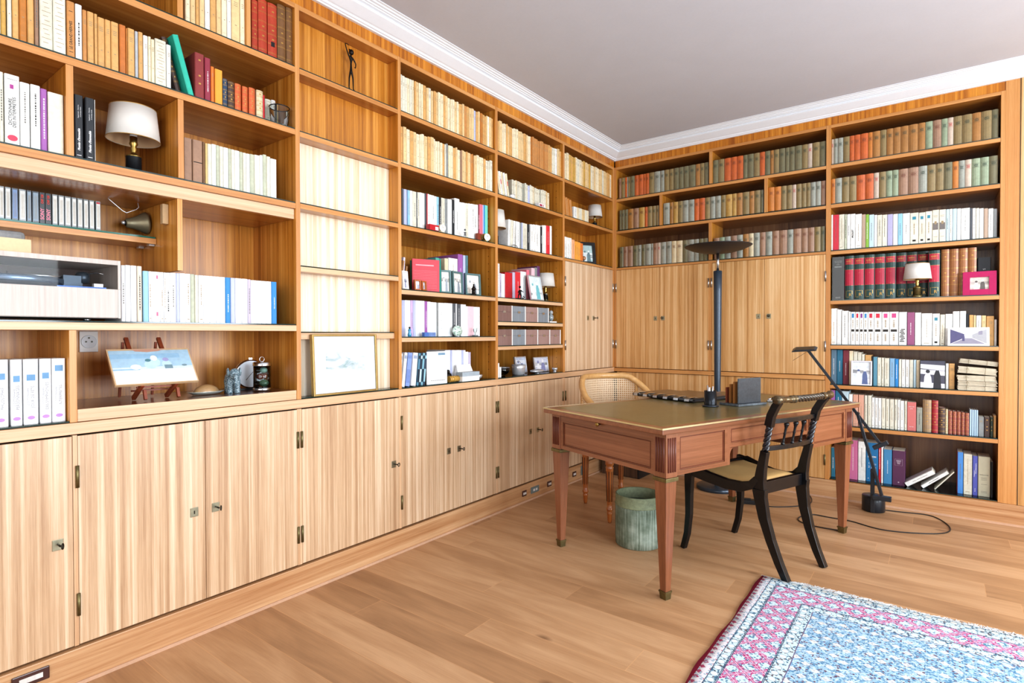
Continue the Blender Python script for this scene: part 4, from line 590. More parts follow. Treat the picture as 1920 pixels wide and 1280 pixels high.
def book(wall, kind, x, z, d, w, h, dep, code, style, label, group, tilt=0, rnd=ESPR):
    w -= .0007
    hard = kind in ('bound_volume', 'leather_volume', 'encyclopedia_volume')
    if kind == 'cassette_tape': return cassette(wall, x, z, d, w, h, dep, code, style, label, group)
    bulge = {'bound_volume': .14*w, 'leather_volume': .16*w, 'encyclopedia_volume': .14*w}.get(kind, 0)
    bulge = min(bulge, .007)
    col = cmat(code, kind); t = .0022 if hard else .0009
    P = outline(w, bulge)
    outer = [(0, dep)]+P+[(w, dep)] if bulge <= .0006 else [(0, dep)]+P+[(w, dep)]
    inn = [(w-t, dep), (w-t, t+.001), (t, t+.001), (t, dep)]
    m = MB(); ring = outer+inn; n = len(ring)
    vs = [(a, b, 0) for a, b in ring]+[(a, b, h) for a, b in ring]
    fs = [(i, (i+1) % n, n+(i+1) % n, n+i) for i in range(n)]
    no = len(outer)
    # caps as quads between the outer and inner outline
    caps = [(0, 1, no+2, no+3), (no-2, no-1, no, no+1)]
    mid = list(range(1, no-1))
    caps.append(tuple(mid)+(no+1, no+2))
    for c in caps:
        fs.append(tuple(reversed(c))); fs.append(tuple(n+k for k in c))
    m.add(vs, fs, 0)
    loc = wloc(wall, x, d, z)
    red = code == 'b10'
    o = m.build(kind, [col], None, loc, WR[wall]); tag(o, label, KN[kind].split()[-1] if kind != 'cassette_tape' else 'cassette', group)
    if tilt: o.rotation_euler = (0, tilt, 0) if wall == 'B' else (-tilt, 0, PI/2)
    e = .0035 if hard else .0006
    MB().box(t+.0001, w-t-.0001, t+.0012, dep-(.004 if hard else .0005), e, h-e).build('page_block', M_PAPER, o)
    q = MB(); ink = M_INK if code not in ('k', 'B', 'm', 'm2', 'm3', 'm4', 'm5', 'G', 'n2', 'k3', 'b5', 'b8', 'b9', 'b4', 'p', 'r', 'r2', 'p3', 'b', 'b11', 'L', 'P3', 'r4') else M_TEXTW
    mats = [M_PINK if ink is M_INK and style in ('v', 'v2', 'f') and rnd.random() < .7 else ink, M_GILT, M_INKS]
    def T(body, size, cx, cz, rot=0, mat=None, sx=1, bold=0, sh=0, name='lettering'):
        return text(body, size, o, mat or ink, face_front(cx, -bulge-.0006, cz, rot), name=name, sx=sx, font_bold=bold, sh=sh)
    if kind == 'bound_volume':
        inkb = plain('dull_red_ink', '#B03838', .6, var=0) if code == 'qr' else (plain('green_title_ink', '#2C3C30', .6, var=0) if code in 'vViuE' else plain('brown_title_ink', '#6C3826', .6, var=0))
        mats = [inkb]
        zc = h*.745; lines(q, w, bulge, [zc+.013, zc-.014], 0, .0011, .08, .92)
        for k in range(3): strip(q, w, bulge, zc-.008+k*.0065, zc-.0045+k*.0065, .0003, .18+.06*(k % 2), .82-.06*(k % 2), 0)
    elif style == 'p':
        mats = [M_INKS]
        lines(q, w, bulge, [h*.93, h*.915], 0, .0008, .12, .88)
        for k in range(3): strip(q, w, bulge, h*(.80-.035*k), h*(.80-.035*k)+.0022, .0003, .25, .75, 0)
        strip(q, w, bulge, h*.34, h*.34+.003, .0003, .38, .62, 0); lines(q, w, bulge, [h*.09], 0, .0008, .15, .85)
    elif style == 'h':
        mats = [M_INKS]
        for k in range(14): strip(q, w, bulge, h*(.93-.064*k), h*(.93-.064*k)+.0016, .0003, .15+.1*((k*7) % 3), .85-.1*((k*5) % 3), 0)
    elif style in ('v', 'f', 'bk', 'v2'):
        if style == 'f' : mats = [M_INKS, M_GILT, M_INKS]
        if style == 'bk':
            for k in range(9): strip(q, w, bulge, h*(.10+.045*k), h*(.10+.045*k)+.006, .0003, .12+.08*(k % 3), .8-.09*((k+1) % 3), 0)
        else: dashes(q, w, bulge, h*rnd.uniform(.2, .38), h*rnd.uniform(.62, .9), rnd, wid=min(.3, .0035/w))
        if style == 'f': lines(q, w, bulge, [h*.06], 0, .003, .25, .75)
    elif style in ('l', 'L'):
        mats = [M_GILT, M_BLACK]
        for k in range(6):
            z_ = h*(.07+.172*k); strip(q, w, bulge, z_, z_+.0012, .0005, 0, 1, 0); strip(q, w, bulge, z_+.004, z_+.0048, .0005, 0, 1, 0)
        for k in (1, 2, 4): strip(q, w, bulge, h*(.145+.172*k), h*(.145+.172*k)+.006, .0005, .38, .62, 0)
        if style == 'L': strip(q, w, bulge, h*.20, h*.29, .0009, .28, .68, 1)
    elif style.startswith('sq') or style in ('cb', 'cr', 'cp', 'cP', 'pic', 'face'):
        cc = {'cb': ('blue_square', '#2C86C0'), 'cr': ('red_square', '#D2304A'), 'cp': ('purple_square', '#8C3C94'), 'cP': ('pink_square', '#D2508C'), 'pic': ('teal_picture', '#3C8CA0'), 'face': ('grey_portrait', '#77706C'), 'sqs': ('sky_square', '#88C0E8'), 'sqr': ('crimson_square', '#CC1C4C')}[style]
        mats = [plain(cc[0], cc[1], .5), M_INKS, M_INK]
        if style.startswith('sq'): strip(q, w, bulge, h*.04, h*(.5 if style == 'sqs' else .24), .0003, .06, .94, 0)
        elif style == 'face':
            strip(q, w, bulge, h*.38, h*.38+.045, .0003, .08, .92, 0); strip(q, w, bulge, h*.55, h*.55+.02, .0005, .34, .66, 1)
            lines(q, w, bulge, [h*.82, h*.78, h*.16], 1, .002, .2, .8)
        elif style == 'pic':
            strip(q, w, bulge, h*.78, h*.78+.02, .0003, .28, .72, 0); dashes(q, w, bulge, h*.3, h*.66, rnd, mi=1, wid=.16); strip(q, w, bulge, h*.07, h*.07+.012, .0003, .3, .7, 2)
        else:
            strip(q, w, bulge, h*.82, h*.95, .0003, .25, .75, 0); strip(q, w, bulge, h*.40, h*.47, .0003, .15, .85, 2); dashes(q, w, bulge, h*.53, h*.76, rnd, mi=1, wid=.2); dashes(q, w, bulge, h*.12, h*.34, rnd, mi=1, wid=.2)
    elif style == 'm':
        mats = [plain('pink_patch', '#E07898', .6)]
        strip(q, w, bulge, h*.86, h*.93, .0003, .5, .92, 0); strip(q, w, bulge, h*.12, h*.2, .0003, .5, .92, 0)
    elif style == 'tie':
        mats = [plain('black_ribbon', '#201814', .7)]; strip(q, w, bulge, h*.47, h*.49, .0008, 0, 1, 0)
    elif style == 'sp':
        for k in range(22): strip(q, w, bulge, h*(.03+.044*k), h*(.03+.044*k)+.003, .0008, .2, .6, 2)
    elif style == 'DICT':
        mats = [plain('pink_oval', '#D8405C', .5), M_INK, plain('magenta_mark', '#A83C8C', .5)]
        T('DICTIONNAIRE', .0115, w*.36, h*.47, PI/2, M_INK, 1.05); T('DES INTERPRETES', .0115, w*.64, h*.47, PI/2, M_INK, 1.05)
        disc = MB(); disc.add([(w*.5+.0125*math.cos(a*PI/10), -.0008, h*.1+.0095*math.sin(a*PI/10)) for a in range(20)], [tuple(range(20))]); disc.build('emblem', mats[0], o)
        strip(q, w, 0, h*.80, h*.86, .0003, .35, .6, 2); lines(q, w, 0, [h*.93], 1, .001, .15, .85)
    elif style == 'PLOMB':
        T('Plombs d\'immeuble', .0095, w*.5, h*.30, PI/2, M_TEXTW, 1, .0003, .35); T('Supplement - Histoires', .0048, w*.42, h*.74, PI/2, M_TEXTW); T('et chronique choisie', .0042, w*.68, h*.74, PI/2, M_TEXTW)
        lines(q, w, 0, [h*.05], 0, .002, .25, .75); mats = [M_TEXTW]
    elif style == 'LE GRAND HERMES': T(style, .0115, w*.5, h*.4, PI/2, M_INK, .95); lines(q, w, 0, [h*.82, h*.10], 0, .0018, .25, .75)
    elif style == 'PROUST': T('PROUST', .0135, w*.5, h*.42, PI/2, M_INK, 1.15, .0005, .25); lines(q, w, 0, [h*.92, h*.89], 0, .001, .2, .8)
    elif style == 'PERRIN':
        T('DICTIONNAIRE', .0066, w*.5, h*.90, 0, M_TEXTW); T('HISTORIQUE', .0075, w*.5, h*.872, 0, M_TEXTW); T('DE', .006, w*.5, h*.845, 0, M_TEXTW); T('PARIS', .0075, w*.5, h*.82, 0, M_TEXTW); T('PERRIN', .0125, w*.5, h*.765, 0, M_TEXTW, 1.1, .0004)
        lines(q, w, 0, [h*.06, h*.04], 0, .0025, .3, .7); mats = [M_TEXTW]
        MB().box(-.0004, w+.0004, -.0012, dep, .0, h).build('clear_jacket', M_GLASS, o)
    elif style.startswith('E') and len(style) == 2:
        red = plain('red_title_panel', '#B42440', .4); mats = [red, M_GILT]
        strip(q, w, bulge, h*.80, h*.93, .0004, .04, .96, 0); strip(q, w, bulge, h*.32, h*.68, .0004, .04, .96, 0)
        for z_ in (.93, .80, .68, .32): lines(q, w, bulge, [h*z_], 1, .0012, 0, 1)
        # squared R emblem
        for a, b_, za, zb in ((.14, .18, .055, .20), (.82, .86, .12, .20), (.14, .86, .197, .203), (.14, .5, .052, .058)): strip(q, w, bulge, h*za, h*zb, .0004, a, b_, 1)
        T('LE', .0062, w*.5, h*.905, 0, M_GILT); T('ROBERT', .0092, w*.5, h*.875, 0, M_GILT, 1.05, .0002); T('DICTIONNAIRE', .0045, w*.5, h*.845, 0, M_GILT); T('LANGUE FRANCAISE', .0036, w*.5, h*.824, 0, M_GILT)
        T(style[1], .008, w*.5, h*.345, 0, M_GILT); T('R', .03, w*.62, h*.105, 0, M_GILT); T('ABC'[int(style[1]) % 3]+'-'+'DEF'[int(style[1]) % 3], .006, w*.5, h*.6, 0, M_GILT)
    elif style == 'BIBLE':
        T('LA', .011, w*.5, h*.69, 0, M_TEXTW); T('BIBLE', .013, w*.5, h*.60, 0, M_TEXTW); T('DE', .011, w*.5, h*.51, 0, M_TEXTW)
    elif style == 'DICOM':
        T('DICOM', .015, w*.5, h*.64, 0, M_TEXTW, 1, .0005); T('1', .02, w*.25, h*.47, 0, M_TEXTW); T('2', .02, w*.25, h*.38, 0, M_TEXTW); T('A', .014, w*.2, h*.08, 0, M_TEXTW)
        lines(q, w, 0, [h*.46, h*.44, h*.37, h*.35], 0, .0015, .42, .85); mats = [M_TEXTW]
    elif style == 'box':
        gf = plain('silver_foil', '#C0B4C0', .3, .5); mats = [gf]
        for a, b_, za, zb in ((.2, .215, .57, .76), (.785, .8, .57, .76), (.2, .8, .57, .573), (.2, .8, .757, .76)): strip(q, w, 0, h*za, h*zb, .0003, a, b_, 0)
        for k in range(4): strip(q, w, 0, h*(.71-.032*k), h*(.71-.032*k)+.004, .0003, .3+.03*k, .7-.03*k, 0)
        q.add([(w*.5, -.0003, h*.06), (w*.58, -.0003, h*.085), (w*.5, -.0003, h*.11), (w*.42, -.0003, h*.085)], [(0, 1, 2, 3)], 0)
    elif style == 'PANOF': T('Nouvelle', .0085, w*.5, h*.84, 0, M_TEXTW); T('grec', .0085, w*.5, h*.77, 0, M_TEXTW); T('herrier', .0085, w*.5, h*.14, 0, M_TEXTW)
    elif style == 'ARCHI': T("Comprendre", .008, w*.35, h*.55, PI/2, M_TEXTW); T("l'Architecture", .012, w*.66, h*.68, PI/2, M_TEXTW); T('Bordas', .008, w*.5, h*.14, PI/2, M_TEXTW)
    elif style == 'DALLOZ': T('DALLOZ', .0095, w*.5, h*.54, 0, M_INK, 1.2); lines(q, w, 0, [h*.47, h*.44, h*.41, h*.30, h*.12, h*.09], 0, .0013, .25, .75)
    elif style[:1] == 'V' and kind == 'reference_volume':
        pc = plain('blue_picture', '#6E9CC4', .6); pk = plain('lilac_oval', '#C08CD4', .5); mats = [pc, plain('pale_ink', '#8C8C94', .6), M_INK]
        hz = {'V0': .72, 'V1': .70, 'V2': .66, 'V3': .67, 'V4': .69, 'V5': .80}[style]; strip(q, w, 0, h*hz, h*hz+.02, .0003, .2, .8, 0)
        ttl = {'V0': 'HISTOIRE', 'V1': 'PHILOSOPHIE', 'V2': 'PERSONNAGES', 'V3': 'JOUR DE FETE', 'V4': 'DES SYMPHONIES', 'V5': 'INTERPRETES'}[style]
        T(ttl, .0115, w*.62, h*.42, PI/2, mats[1], 1.0); T('LE DICTIONNAIRE', .007, w*.3, h*.42, PI/2, mats[1])
        dd = MB(); dd.add([(w*.5+.0095*math.cos(a*PI/10), -.0008, h*.1+.006*math.sin(a*PI/10)) for a in range(20)], [tuple(range(20))]); dd.build('emblem', pk, o)
    if red: MB().box(-.0012, -.0001, .0005, dep, 0, h).build('cover_board', plain('red_board', '#8C1420', .4), o)
    if q.f: q.build('spine_lettering', mats, o)
    return o
def cassette(wall, x, z, d, w, h, dep, code, style, label, group):
    dark = code == 'k'
    m = MB().box(0, w, 0, dep, 0, h)
    cas = plain('smoky_cassette_case', '#39424C', .15, coat=.6) if code in ('k2', 'b3') else (plain('black_cassette', '#101018', .25, coat=.4) if dark else plain('clear_cassette_case', '#8A9294', .2, coat=.6))
    o = m.build('cassette_tape', cas, None, wloc(wall, x, d, z), WR[wall], bevel=.0006); tag(o, label, 'cassette', group)
    if dark:
        text('SONY', .0148, o, plain('pink_lettering', '#E88CA0', .6, var=0), face_front(w*.5, -.0006, h*.30, PI/2), sx=1.0, font_bold=.0004)
        text('CHF 120', .0092, o, plain('red_lettering', '#D83828', .6, var=0), face_front(w*.5, -.0006, h*.78, PI/2), sx=.95, font_bold=.0003)
    else:
        c = {'w2': ('cassette_label', '#E6E8E4'), 'b3': ('blue_cassette_label', '#86A0C8'), 'k2': ('grey_cassette_label', '#9CB0C0')}[code]
        i = MB().box(w*.14, w*.86, -.0009, -.0001, h*.05, h*.95).build('paper_label', plain(c[0], c[1], .6), o)
        q = MB()
        for k in range(5): q.box(w*(.3+.1*k), w*(.3+.1*k)+.0004, -.0012, -.0010, h*.1, h*(.86-.03*(k % 2)))
        q.build('ruled_lines', M_INKS, o)
        if style == 'lidr': MB().box(w*.14, w*.86, -.0014, -.001, h*.9, h*.96).build('red_tab', plain('red_tab', '#C02838', .5), o)
    return o
cnt = {}
BOOKS = []
for rid, wall, z, kind, dep, data in ROWS:
    for it in data.split(';'):
        a = it.split(','); cnt[rid] = cnt.get(rid, 0)
        s, w, h, code, style, tilt, d = float(a[0]), float(a[1]), float(a[2]), a[3], a[4], float(a[5]), float(a[6])
        if rid == 'nb' and d < .001: d = .02
        i = cnt[rid]; cnt[rid] += 1
        lab = '%s %s, %s from left, %s' % (CD[code][1], KN[kind], ordn(i), PHR[rid][0])
        BOOKS.append(book(wall, kind, s, z, d, w, h, dep*(1 if rid in ('c4', 'd4', 'g4') else 1), code, style, lab, PHR[rid][1]))
def slab(name, pts, dirv, mats, label, cat, group=None):
    pass
def loose(name, wall, s, d, z, w, dep, h, col, label, tiltdeg, cat='book', group=None, style='v', kind='book'):
    """a book leaning sideways in the shelf; TILT leans its top toward +s"""
    o = book(wall, kind, s, z, d, w, h, dep, col, style, label, group)
    o.name = name
    t = math.radians(tiltdeg)
    base = Matrix.Translation(wloc(wall, s, d, z)) @ Matrix.Rotation(WR[wall], 4, 'Z')
    lift = abs(math.sin(t))*w if t > 0 else 0
    o.matrix_world = base @ Matrix.Translation((0, 0, lift if t > 0 else 0)) @ Matrix.Rotation(t, 4, 'Y')
    if t < 0: o.matrix_world = base @ Matrix.Rotation(t, 4, 'Y')
    return o
# leaning books, first section: brown one and the turquoise one rest on the ivory row
lb = loose('book', 'L', -3.6275, .06, 2.1165, .018, .15, .215, 'n2', 'dark brown leather book leaning behind the turquoise book', -15, style='l', kind='leather_volume')
lb = loose('book', 'L', -3.602, .02, 2.1165, .0215, .16, .222, 'e2', 'turquoise book leaning alone beside the dark red book', -15, style='')
lb.data.materials[0] = plain('turquoise_cover', '#2DB8A0', .45)
MB().box(0, .004, 0, .11, 0, .10).build('loose_card', plain('brown_card', '#6E4A30', .7), None, wloc('L', -3.5185, .06, 2.1165), PI/2)
tag(bpy.data.objects['loose_card'], 'brown card standing between turquoise and dark red books', 'card')
# leaning white paperbacks with red marks
for i, (s, tl) in enumerate([(-1.685+.045, -13), (-1.685+.066, -12), (-1.685+.088, -12), (-1.685+.112, -11), (-1.685+.137, -11)]):
    o = loose('paperback', 'L', s, .02, 2.1165, .019, .13, .158, 'w' if i % 2 else 'C', 'white paperback leaning, %s from left, second shelf above the grey boxes' % ORD[i], tl, group='leaning white paperbacks', style='f', kind='paperback')
    if i in (1, 4): MB().box(.006, .012, -.0012, -.0004, .075, .105).build('red_mark', plain('red_mark', '#D83838', .5), o)
# half-hidden row behind the lamp, fourth section
for i, (s, w, c, tl, st) in enumerate([(-1.655, .036, 'w', 4, 'f'), (-1.600, .022, 'b', 7, 'v'), (-1.570, .026, 'r2', 6, '')]):
    loose('book', 'L', s, .18, 1.783, w, .14, .19, c, ['white', 'blue', 'red and yellow'][i]+' book leaning behind the half-hidden white lamp', tl, style=st)
for i, (s, w) in enumerate([(-1.538, .026), (-1.508, .026), (-1.478, .020)]):
    loose('book', 'L', s, .03, 1.783, w, .14, .188, 'w' if i != 1 else 'W', '%s white book leaning slightly right of the half-hidden lamp' % ORD[i], 3, style='f')
for i, (s, w) in enumerate([(-.817, .028), (-.786, .028), (-.756, .03), (-.722, .026)]):
    loose('paperback', 'L', s+.02, .03, 2.1165, w, .13, .155-.004*i, 'A' if i % 2 else 'T', 'light brown paperback leaning, %s from left on the corner lamp shelf' % ORD[i], -9, style='', kind='paperback')
# lowest shelf: three books slumped against the red one
for i, (s, w, h, c, tl, lab) in enumerate([(2.150, .030, .185, 'w', 54, 'thick white book slumped open on the lowest shelf, first of three'), (2.240, .022, .180, 'w', 49, 'white book slumped on the lowest shelf, middle of three'), (2.312, .008, .165, 'W', 38, 'thin cream book slumped against the red one, last of three')]):
    loose('book', 'B', s, .06+.01*i, .141, w, .13, h, c, lab, tl, group=None, style='v' if i < 2 else '')
# ------------------------------------------------------------------ small things on the shelves
def shelf_lamp(wall, s, d, z, R1, R0, zs, ze, label, body='black', pull=False):
    """R1 / R0: lower and upper shade radius; ZS / ZE: shade bottom and top over the shelf"""
    t = wthing('table_lamp', wall, s, d, z, label, 'lamp')
    k = zs
    m = MB(); r = R1*.34
    m.lathe([(r*1.0, 0), (r*1.05, .004), (r*1.0, .010), (r*.86, .014)], 18); m.build('base', M_BLACK if body == 'black' else M_BRASSD, t)
    m = MB(); m.lathe([(r*.86, .0142), (r*.86, k*.52), (r*.9, k*.53)], 18); m.build('body', {'black': M_BLACK, 'silver': M_STEEL, 'brass': M_BRASSD}[body], t)
    m = MB(); m.lathe([(r*.9, k*.531), (r*.92, k*.56), (r*.45, k*.60), (r*.32, k*.68), (r*.45, k*.75), (r*.3, k*.82), (r*.5, k*.90), (r*.42, k*.97), (r*.42, k*1.1)], 16); m.build('stem', M_BRASS, t)
    m = MB(); m.lathe([(r*.40, k*1.101), (r*.45, zs+(ze-zs)*.4), (r*.3, zs+(ze-zs)*.7)], 12); m.build('bulb', M_WHITE, t)
    m = MB(); m.lathe([(R1, zs), (R0, ze)], 36, cap=False); sh = m.build('shade', M_SHADE, t, solid=.0012)
    m = MB(); m.lathe([(R1-.002, zs+.001), (R0-.002, ze-.001)], 36, cap=False); m.build('lining', M_SHADEIN, sh)
    m = MB()
    for R, zz in ((R1, zs), (R0, ze)): m.tube([(R*math.cos(a*PI/18), R*math.sin(a*PI/18), zz) for a in range(36)], .0013, 5, closed=True)
    m.build('trim_ring', M_GILT, sh)
    m = MB()
    for a in range(3): m.tube([(0, 0, ze-.02), (R0*.97*math.cos(a*2.094), R0*.97*math.sin(a*2.094), ze-.004)], .0012, 5)
    m.build('shade_carrier', M_BRASS, sh)
    return t
shelf_lamp('L', -3.758, .125, 1.7832, .088, .076, .137, .256, 'white-shaded lamp on black and gilt base beside two black books')
shelf_lamp('L', -1.615, .078, 1.7832, .072, .058, .118, .240, 'white-shaded lamp half hidden by the divider beside leaning books')
shelf_lamp('L', -.150, .12, 2.1162, .068, .056, .108, .212, 'white-shaded lamp on the corner shelf beside small paperbacks')
shelf_lamp('L', -.970, .10, 1.4312, .074, .062, .118, .222, 'white-shaded lamp with silver base beside the leaning colour photo', 'silver')
shelf_lamp('B', 2.214, .014, 1.4248, .079, .066, .118, .222, 'white-shaded lamp in front of the green and red encyclopedia', 'brass')
def photo(par, w, h, seed, y=-.001, tone=('#D8DCE4', '#8A8CA8', '#F2F2F2')):
    """a small photographic print: pale ground, figures as flat shapes"""
    r = random.Random(seed); m = MB()
    m.add([(-w/2, y, 0), (w/2, y, 0), (w/2, y, h), (-w/2, y, h)], [(0, 1, 2, 3)], 0)
    for k in range(3):
        z0 = h*r.uniform(0, .7); m.add([(-w/2, y-.0002, z0), (w/2, y-.0002, z0*.9), (w/2, y-.0002, z0+h*.16), (-w/2, y-.0002, z0+h*.2)], [(0, 1, 2, 3)], 2)
    for k in range(2):
        cx = w*(-.18+.36*k)+r.uniform(-.02, .02)*w; hw = w*r.uniform(.13, .18); top = h*r.uniform(.55, .68)
        P = [(cx-hw, 0), (cx+hw, 0), (cx+hw*.8, top*.7), (cx+hw*.35, top), (cx-hw*.35, top), (cx-hw*.8, top*.75)]
        m.add([(a, y-.0004, b) for a, b in P], [tuple(range(6))], 1 if k else 2)
        rr = hw*.5; m.add([(cx+rr*math.cos(a*PI/6), y-.0005, top+rr*.8+rr*math.sin(a*PI/6)) for a in range(12)], [tuple(range(12))], 2 if k else 1)
    return m.build('photograph', [plain('photo_a_'+tone[0][1:], tone[0], .4, var=.12), plain('photo_b_'+tone[1][1:], tone[1], .4, var=.12), plain('photo_c_'+tone[2][1:], tone[2], .4, var=.05)], par)
def frame(wall, s, d, z, w, h, b, mat, label, lean=10, turn=0, tone=('#D8DCE4', '#8A8CA8', '#F2F2F2'), seed=1, th=.012, name='photo_frame', mount=None):
    t = wthing(name, wall, s, d, z, label, 'photo frame', turn=turn)
    t.rotation_euler[0] = 0
    M = Matrix.Translation(wloc(wall, s, d, z)) @ Matrix.Rotation(WR[wall]+turn, 4, 'Z') @ Matrix.Rotation(-math.radians(lean), 4, 'X')
    t.matrix_world = M
    m = MB()
    m.box(-w/2, -w/2+b, -th, 0, 0, h); m.box(w/2-b, w/2, -th, 0, 0, h); m.box(-w/2+b, w/2-b, -th, 0, 0, b); m.box(-w/2+b, w/2-b, -th, 0, h-b, h)
    m.build('frame', mat, t, bevel=.001)
    MB().box(-w/2+.001, w/2-.001, .0005, .003, .001, h-.001).build('backing', M_BLACK, t)
    p = photo(t, w-2*b, h-2*b, seed, y=-.003, tone=tone); p.location = (0, 0, b)
    MB().box(-.015, .015, .0035, .0055, h*.1, h*.6).build('strut', M_BLACK, t)
    return t
GRN = plain('grey_green_frame', '#5C7C7C', .4)
frame('L', -.315, .10, 1.7832, .165, .20, .028, plain('black_frame', '#101214', .35), 'black wooden photo frame standing on the corner shelf', 8, -.55, ('#B8D0D0', '#6C8890', '#E4ECEC'), 3)
frame('L', -1.185, .035, 1.4312, .165, .185, .008, M_SILVER, 'large leaning silver-edged colour photo beside the silver-based lamp', 10, 0, ('#E4F2F4', '#7CC4CC', '#F8FCFC'), 4)
for i, (sm, w, tn, sd) in enumerate([(-2.128, .075, -.35, 5), (-2.022, .105, .12, 6), (-1.876, .13, -.12, 7)]):
    frame('L', sm, .058, 1.4312, w, .14, .011, GRN, ['narrow turned grey-green photo frame, first beside the teal binder', 'middle grey-green photo frame of three beside binders', 'widest grey-green photo frame behind the small lantern'][i], 3, tn, ('#E8E6E0', '#9AA0A8', '#F4F0E8'), sd)
t_ = frame('L', -2.395, .02, 1.4312, .042, .058, .007, plain('orange_wood', '#B8642C', .4), 'left leaf of the tiny orange folding photo frame', 4, -.2, seed=8)
t_ = frame('L', -2.348, .02, 1.4312, .042, .055, .007, plain('orange_wood', '#B8642C', .4), 'right leaf of the tiny orange folding photo frame', 4, .2, seed=9)
frame('L', -2.49, .018, 1.4312, .05, .10, .007, M_WHITE, 'small pale oval-looking photo frame beside the kraft envelopes', 5, .2, seed=10)
frame('L', -1.225, .15, .8920, .16, .125, .007, M_SILVER, 'silver photo frame behind the silver ice bucket', 8, .1, ('#CCD4E8', '#7C86AC', '#E8ECF4'), 11)
frame('L', -.985, .13, .8920, .19, .115, .007, M_SILVER, 'wide silver photo frame of a couple on the worktop', 8, 0, ('#D4D8E8', '#8C90B8', '#F0F0F4'), 12)
pk = frame('B', 2.533, .014, 1.4248, .165, .15, .036, plain('magenta_paper_frame', '#B8105C', .55), 'magenta cardboard photo frame standing before the black bible', 6, -.06, ('#D8D0C4', '#6C6460', '#EEE8E0'), 13, name='photo_frame')
frame('B', 1.90, .012, .8208, .125, .172, .009, plain('pearl_frame', '#C8C4CC', .3, .5), 'pearly photo frame leaning on ivory books, blue silhouettes inside', 6, .05, ('#E6ECF2', '#5C6C98', '#F4F6FA'), 14)
frame('B', 2.299, .018, .8208, .135, .185, .003, M_BLACK, 'black and white wedding couple photo standing on shelf', 5, 0, ('#4C4C5C', '#26262E', '#E4E4EA'), 15, th=.003)
pc = wthing('postcard', 'B', 2.48, .0, 1.1048, 'white-edged postcard of a long corridor leaning on the books', 'postcard'); pc.rotation_euler[0] = -math.radians(9)
MB().box(-.104, .104, 0, .0012, 0, .118).build('card', M_WHITE, pc)
m = MB(); a0 = -.0008
m.add([(-.09, a0, .012), (.09, a0, .012), (.09, a0, .106), (-.09, a0, .106)], [(0, 1, 2, 3)], 0)
m.add([(-.09, a0*1.4, .012), (-.02, a0*1.4, .05), (-.02, a0*1.4, .075), (-.09, a0*1.4, .106)], [(0, 1, 2, 3)], 1)
m.add([(.09, a0*1.4, .014), (.02, a0*1.4, .05), (.02, a0*1.4, .072), (.09, a0*1.4, .106)], [(0, 1, 2, 3)], 2); m.add([(-.02, a0*1.4, .05), (.02, a0*1.4, .05), (.02, a0*1.4, .072), (-.02, a0*1.4, .072)], [(0, 1, 2, 3)], 4)
m.add([(-.085, a0*1.4, .012), (.085, a0*1.4, .012), (.018, a0*1.4, .048), (-.018, a0*1.4, .048)], [(0, 1, 2, 3)], 3)
m.add([(-.03, a0*1.8, .03), (-.018, a0*1.8, .03), (-.018, a0*1.8, .06), (-.03, a0*1.8, .06)], [(0, 1, 2, 3)], 1)
m.add([(.05, a0*1.8, .07), (.07, a0*1.8, .072), (.07, a0*1.8, .098), (.05, a0*1.8, .092)], [(0, 1, 2, 3)], 3)
m.build('picture', [M_WHITE, plain('print_indigo', '#5A567C', .4), plain('print_grey', '#B4B4B8', .4), plain('print_pale', '#9894A4', .4), plain('print_far', '#C8C8D0', .4)], pc)
# stack of tied paper bundles
for i, (zb, h, tl, sh) in enumerate([(0, .027, 0, 0), (.029, .030, 0, .003), (.061, .034, 0, -.002), (.105, .042, 4, .0), (.165, .028, 6, .008)]):
    b = wthing('paper_bundle', 'B', 2.519+sh, .01, .8205+zb, '%s tied bundle of old papers from the bottom of the stack' % ORD[i], 'papers', 'tied paper bundles', turn=.02*(-1)**i)
    b.rotation_euler[1] = math.radians(tl)
    r = random.Random(i); m = MB(); n = 7
    for k in range(n):
        e = [r.uniform(-.004, .004) for _ in range(4)]; m.box(-.090+e[0], .1+e[1], e[2], .15+e[3], h*k/n+.0002, h*(k+1)/n-.0004)
    m.build('sheets', plain('old_paper', '#D6CBB4', .85, var=.08), b)
    m = MB()
    for x in (-.045, .045): m.tube([(x, -.005, -.0005), (x, -.006, h/2), (x, -.004, h+.001), (x, .154, h+.001), (x, .156, h/2), (x, .154, -.0005)], .0011, 5, closed=True)
    m.tube([(-.045, -.006, h*.5), (-.05, -.009, h*.75), (-.04, -.009, h*.8), (-.036, -.006, h*.5)], .0009, 5); m.build('string', plain('string', '#8C7C60', .8), b)
# bronze figures
def skin(name, pts, edges, rad, mat, parent=None, sub=1, loc=(0, 0, 0), rz=0):
    me = bpy.data.meshes.new(name); me.from_pydata(pts, edges, []); o = bpy.data.objects.new(name, me); COL.objects.link(o)
    md = o.modifiers.new('k', 'SKIN'); sv = me.skin_vertices[0].data if me.skin_vertices else None
    if sv is None:
        bpy.context.view_layer.objects.active = o
    for i, r in enumerate(rad):
        me.skin_vertices[0].data[i].radius = (r, r) if not isinstance(r, tuple) else r
    me.skin_vertices[0].data[0].use_root = True
    md.use_smooth_shade = True
    if sub: ms = o.modifiers.new('s', 'SUBSURF'); ms.levels = sub; ms.render_levels = sub
    me.materials.append(mat)
    if parent: o.parent = parent
    o.location = loc; o.rotation_euler = (0, 0, rz); return o
CORD1 = [(2.052, -0.114), (2.169, -0.097), (2.281, -0.04), (2.35, -0.134), (2.401, -0.28), (2.386, -0.417), (2.286, -0.503), (2.133, -0.572), (2.027, -0.583), (1.908, -0.502), (1.85, -0.507), (1.73, -0.506), (1.681, -0.488), (1.62, -0.588), (1.615, -0.683), (1.678, -0.749), (1.795, -0.756), (1.877, -0.741)]
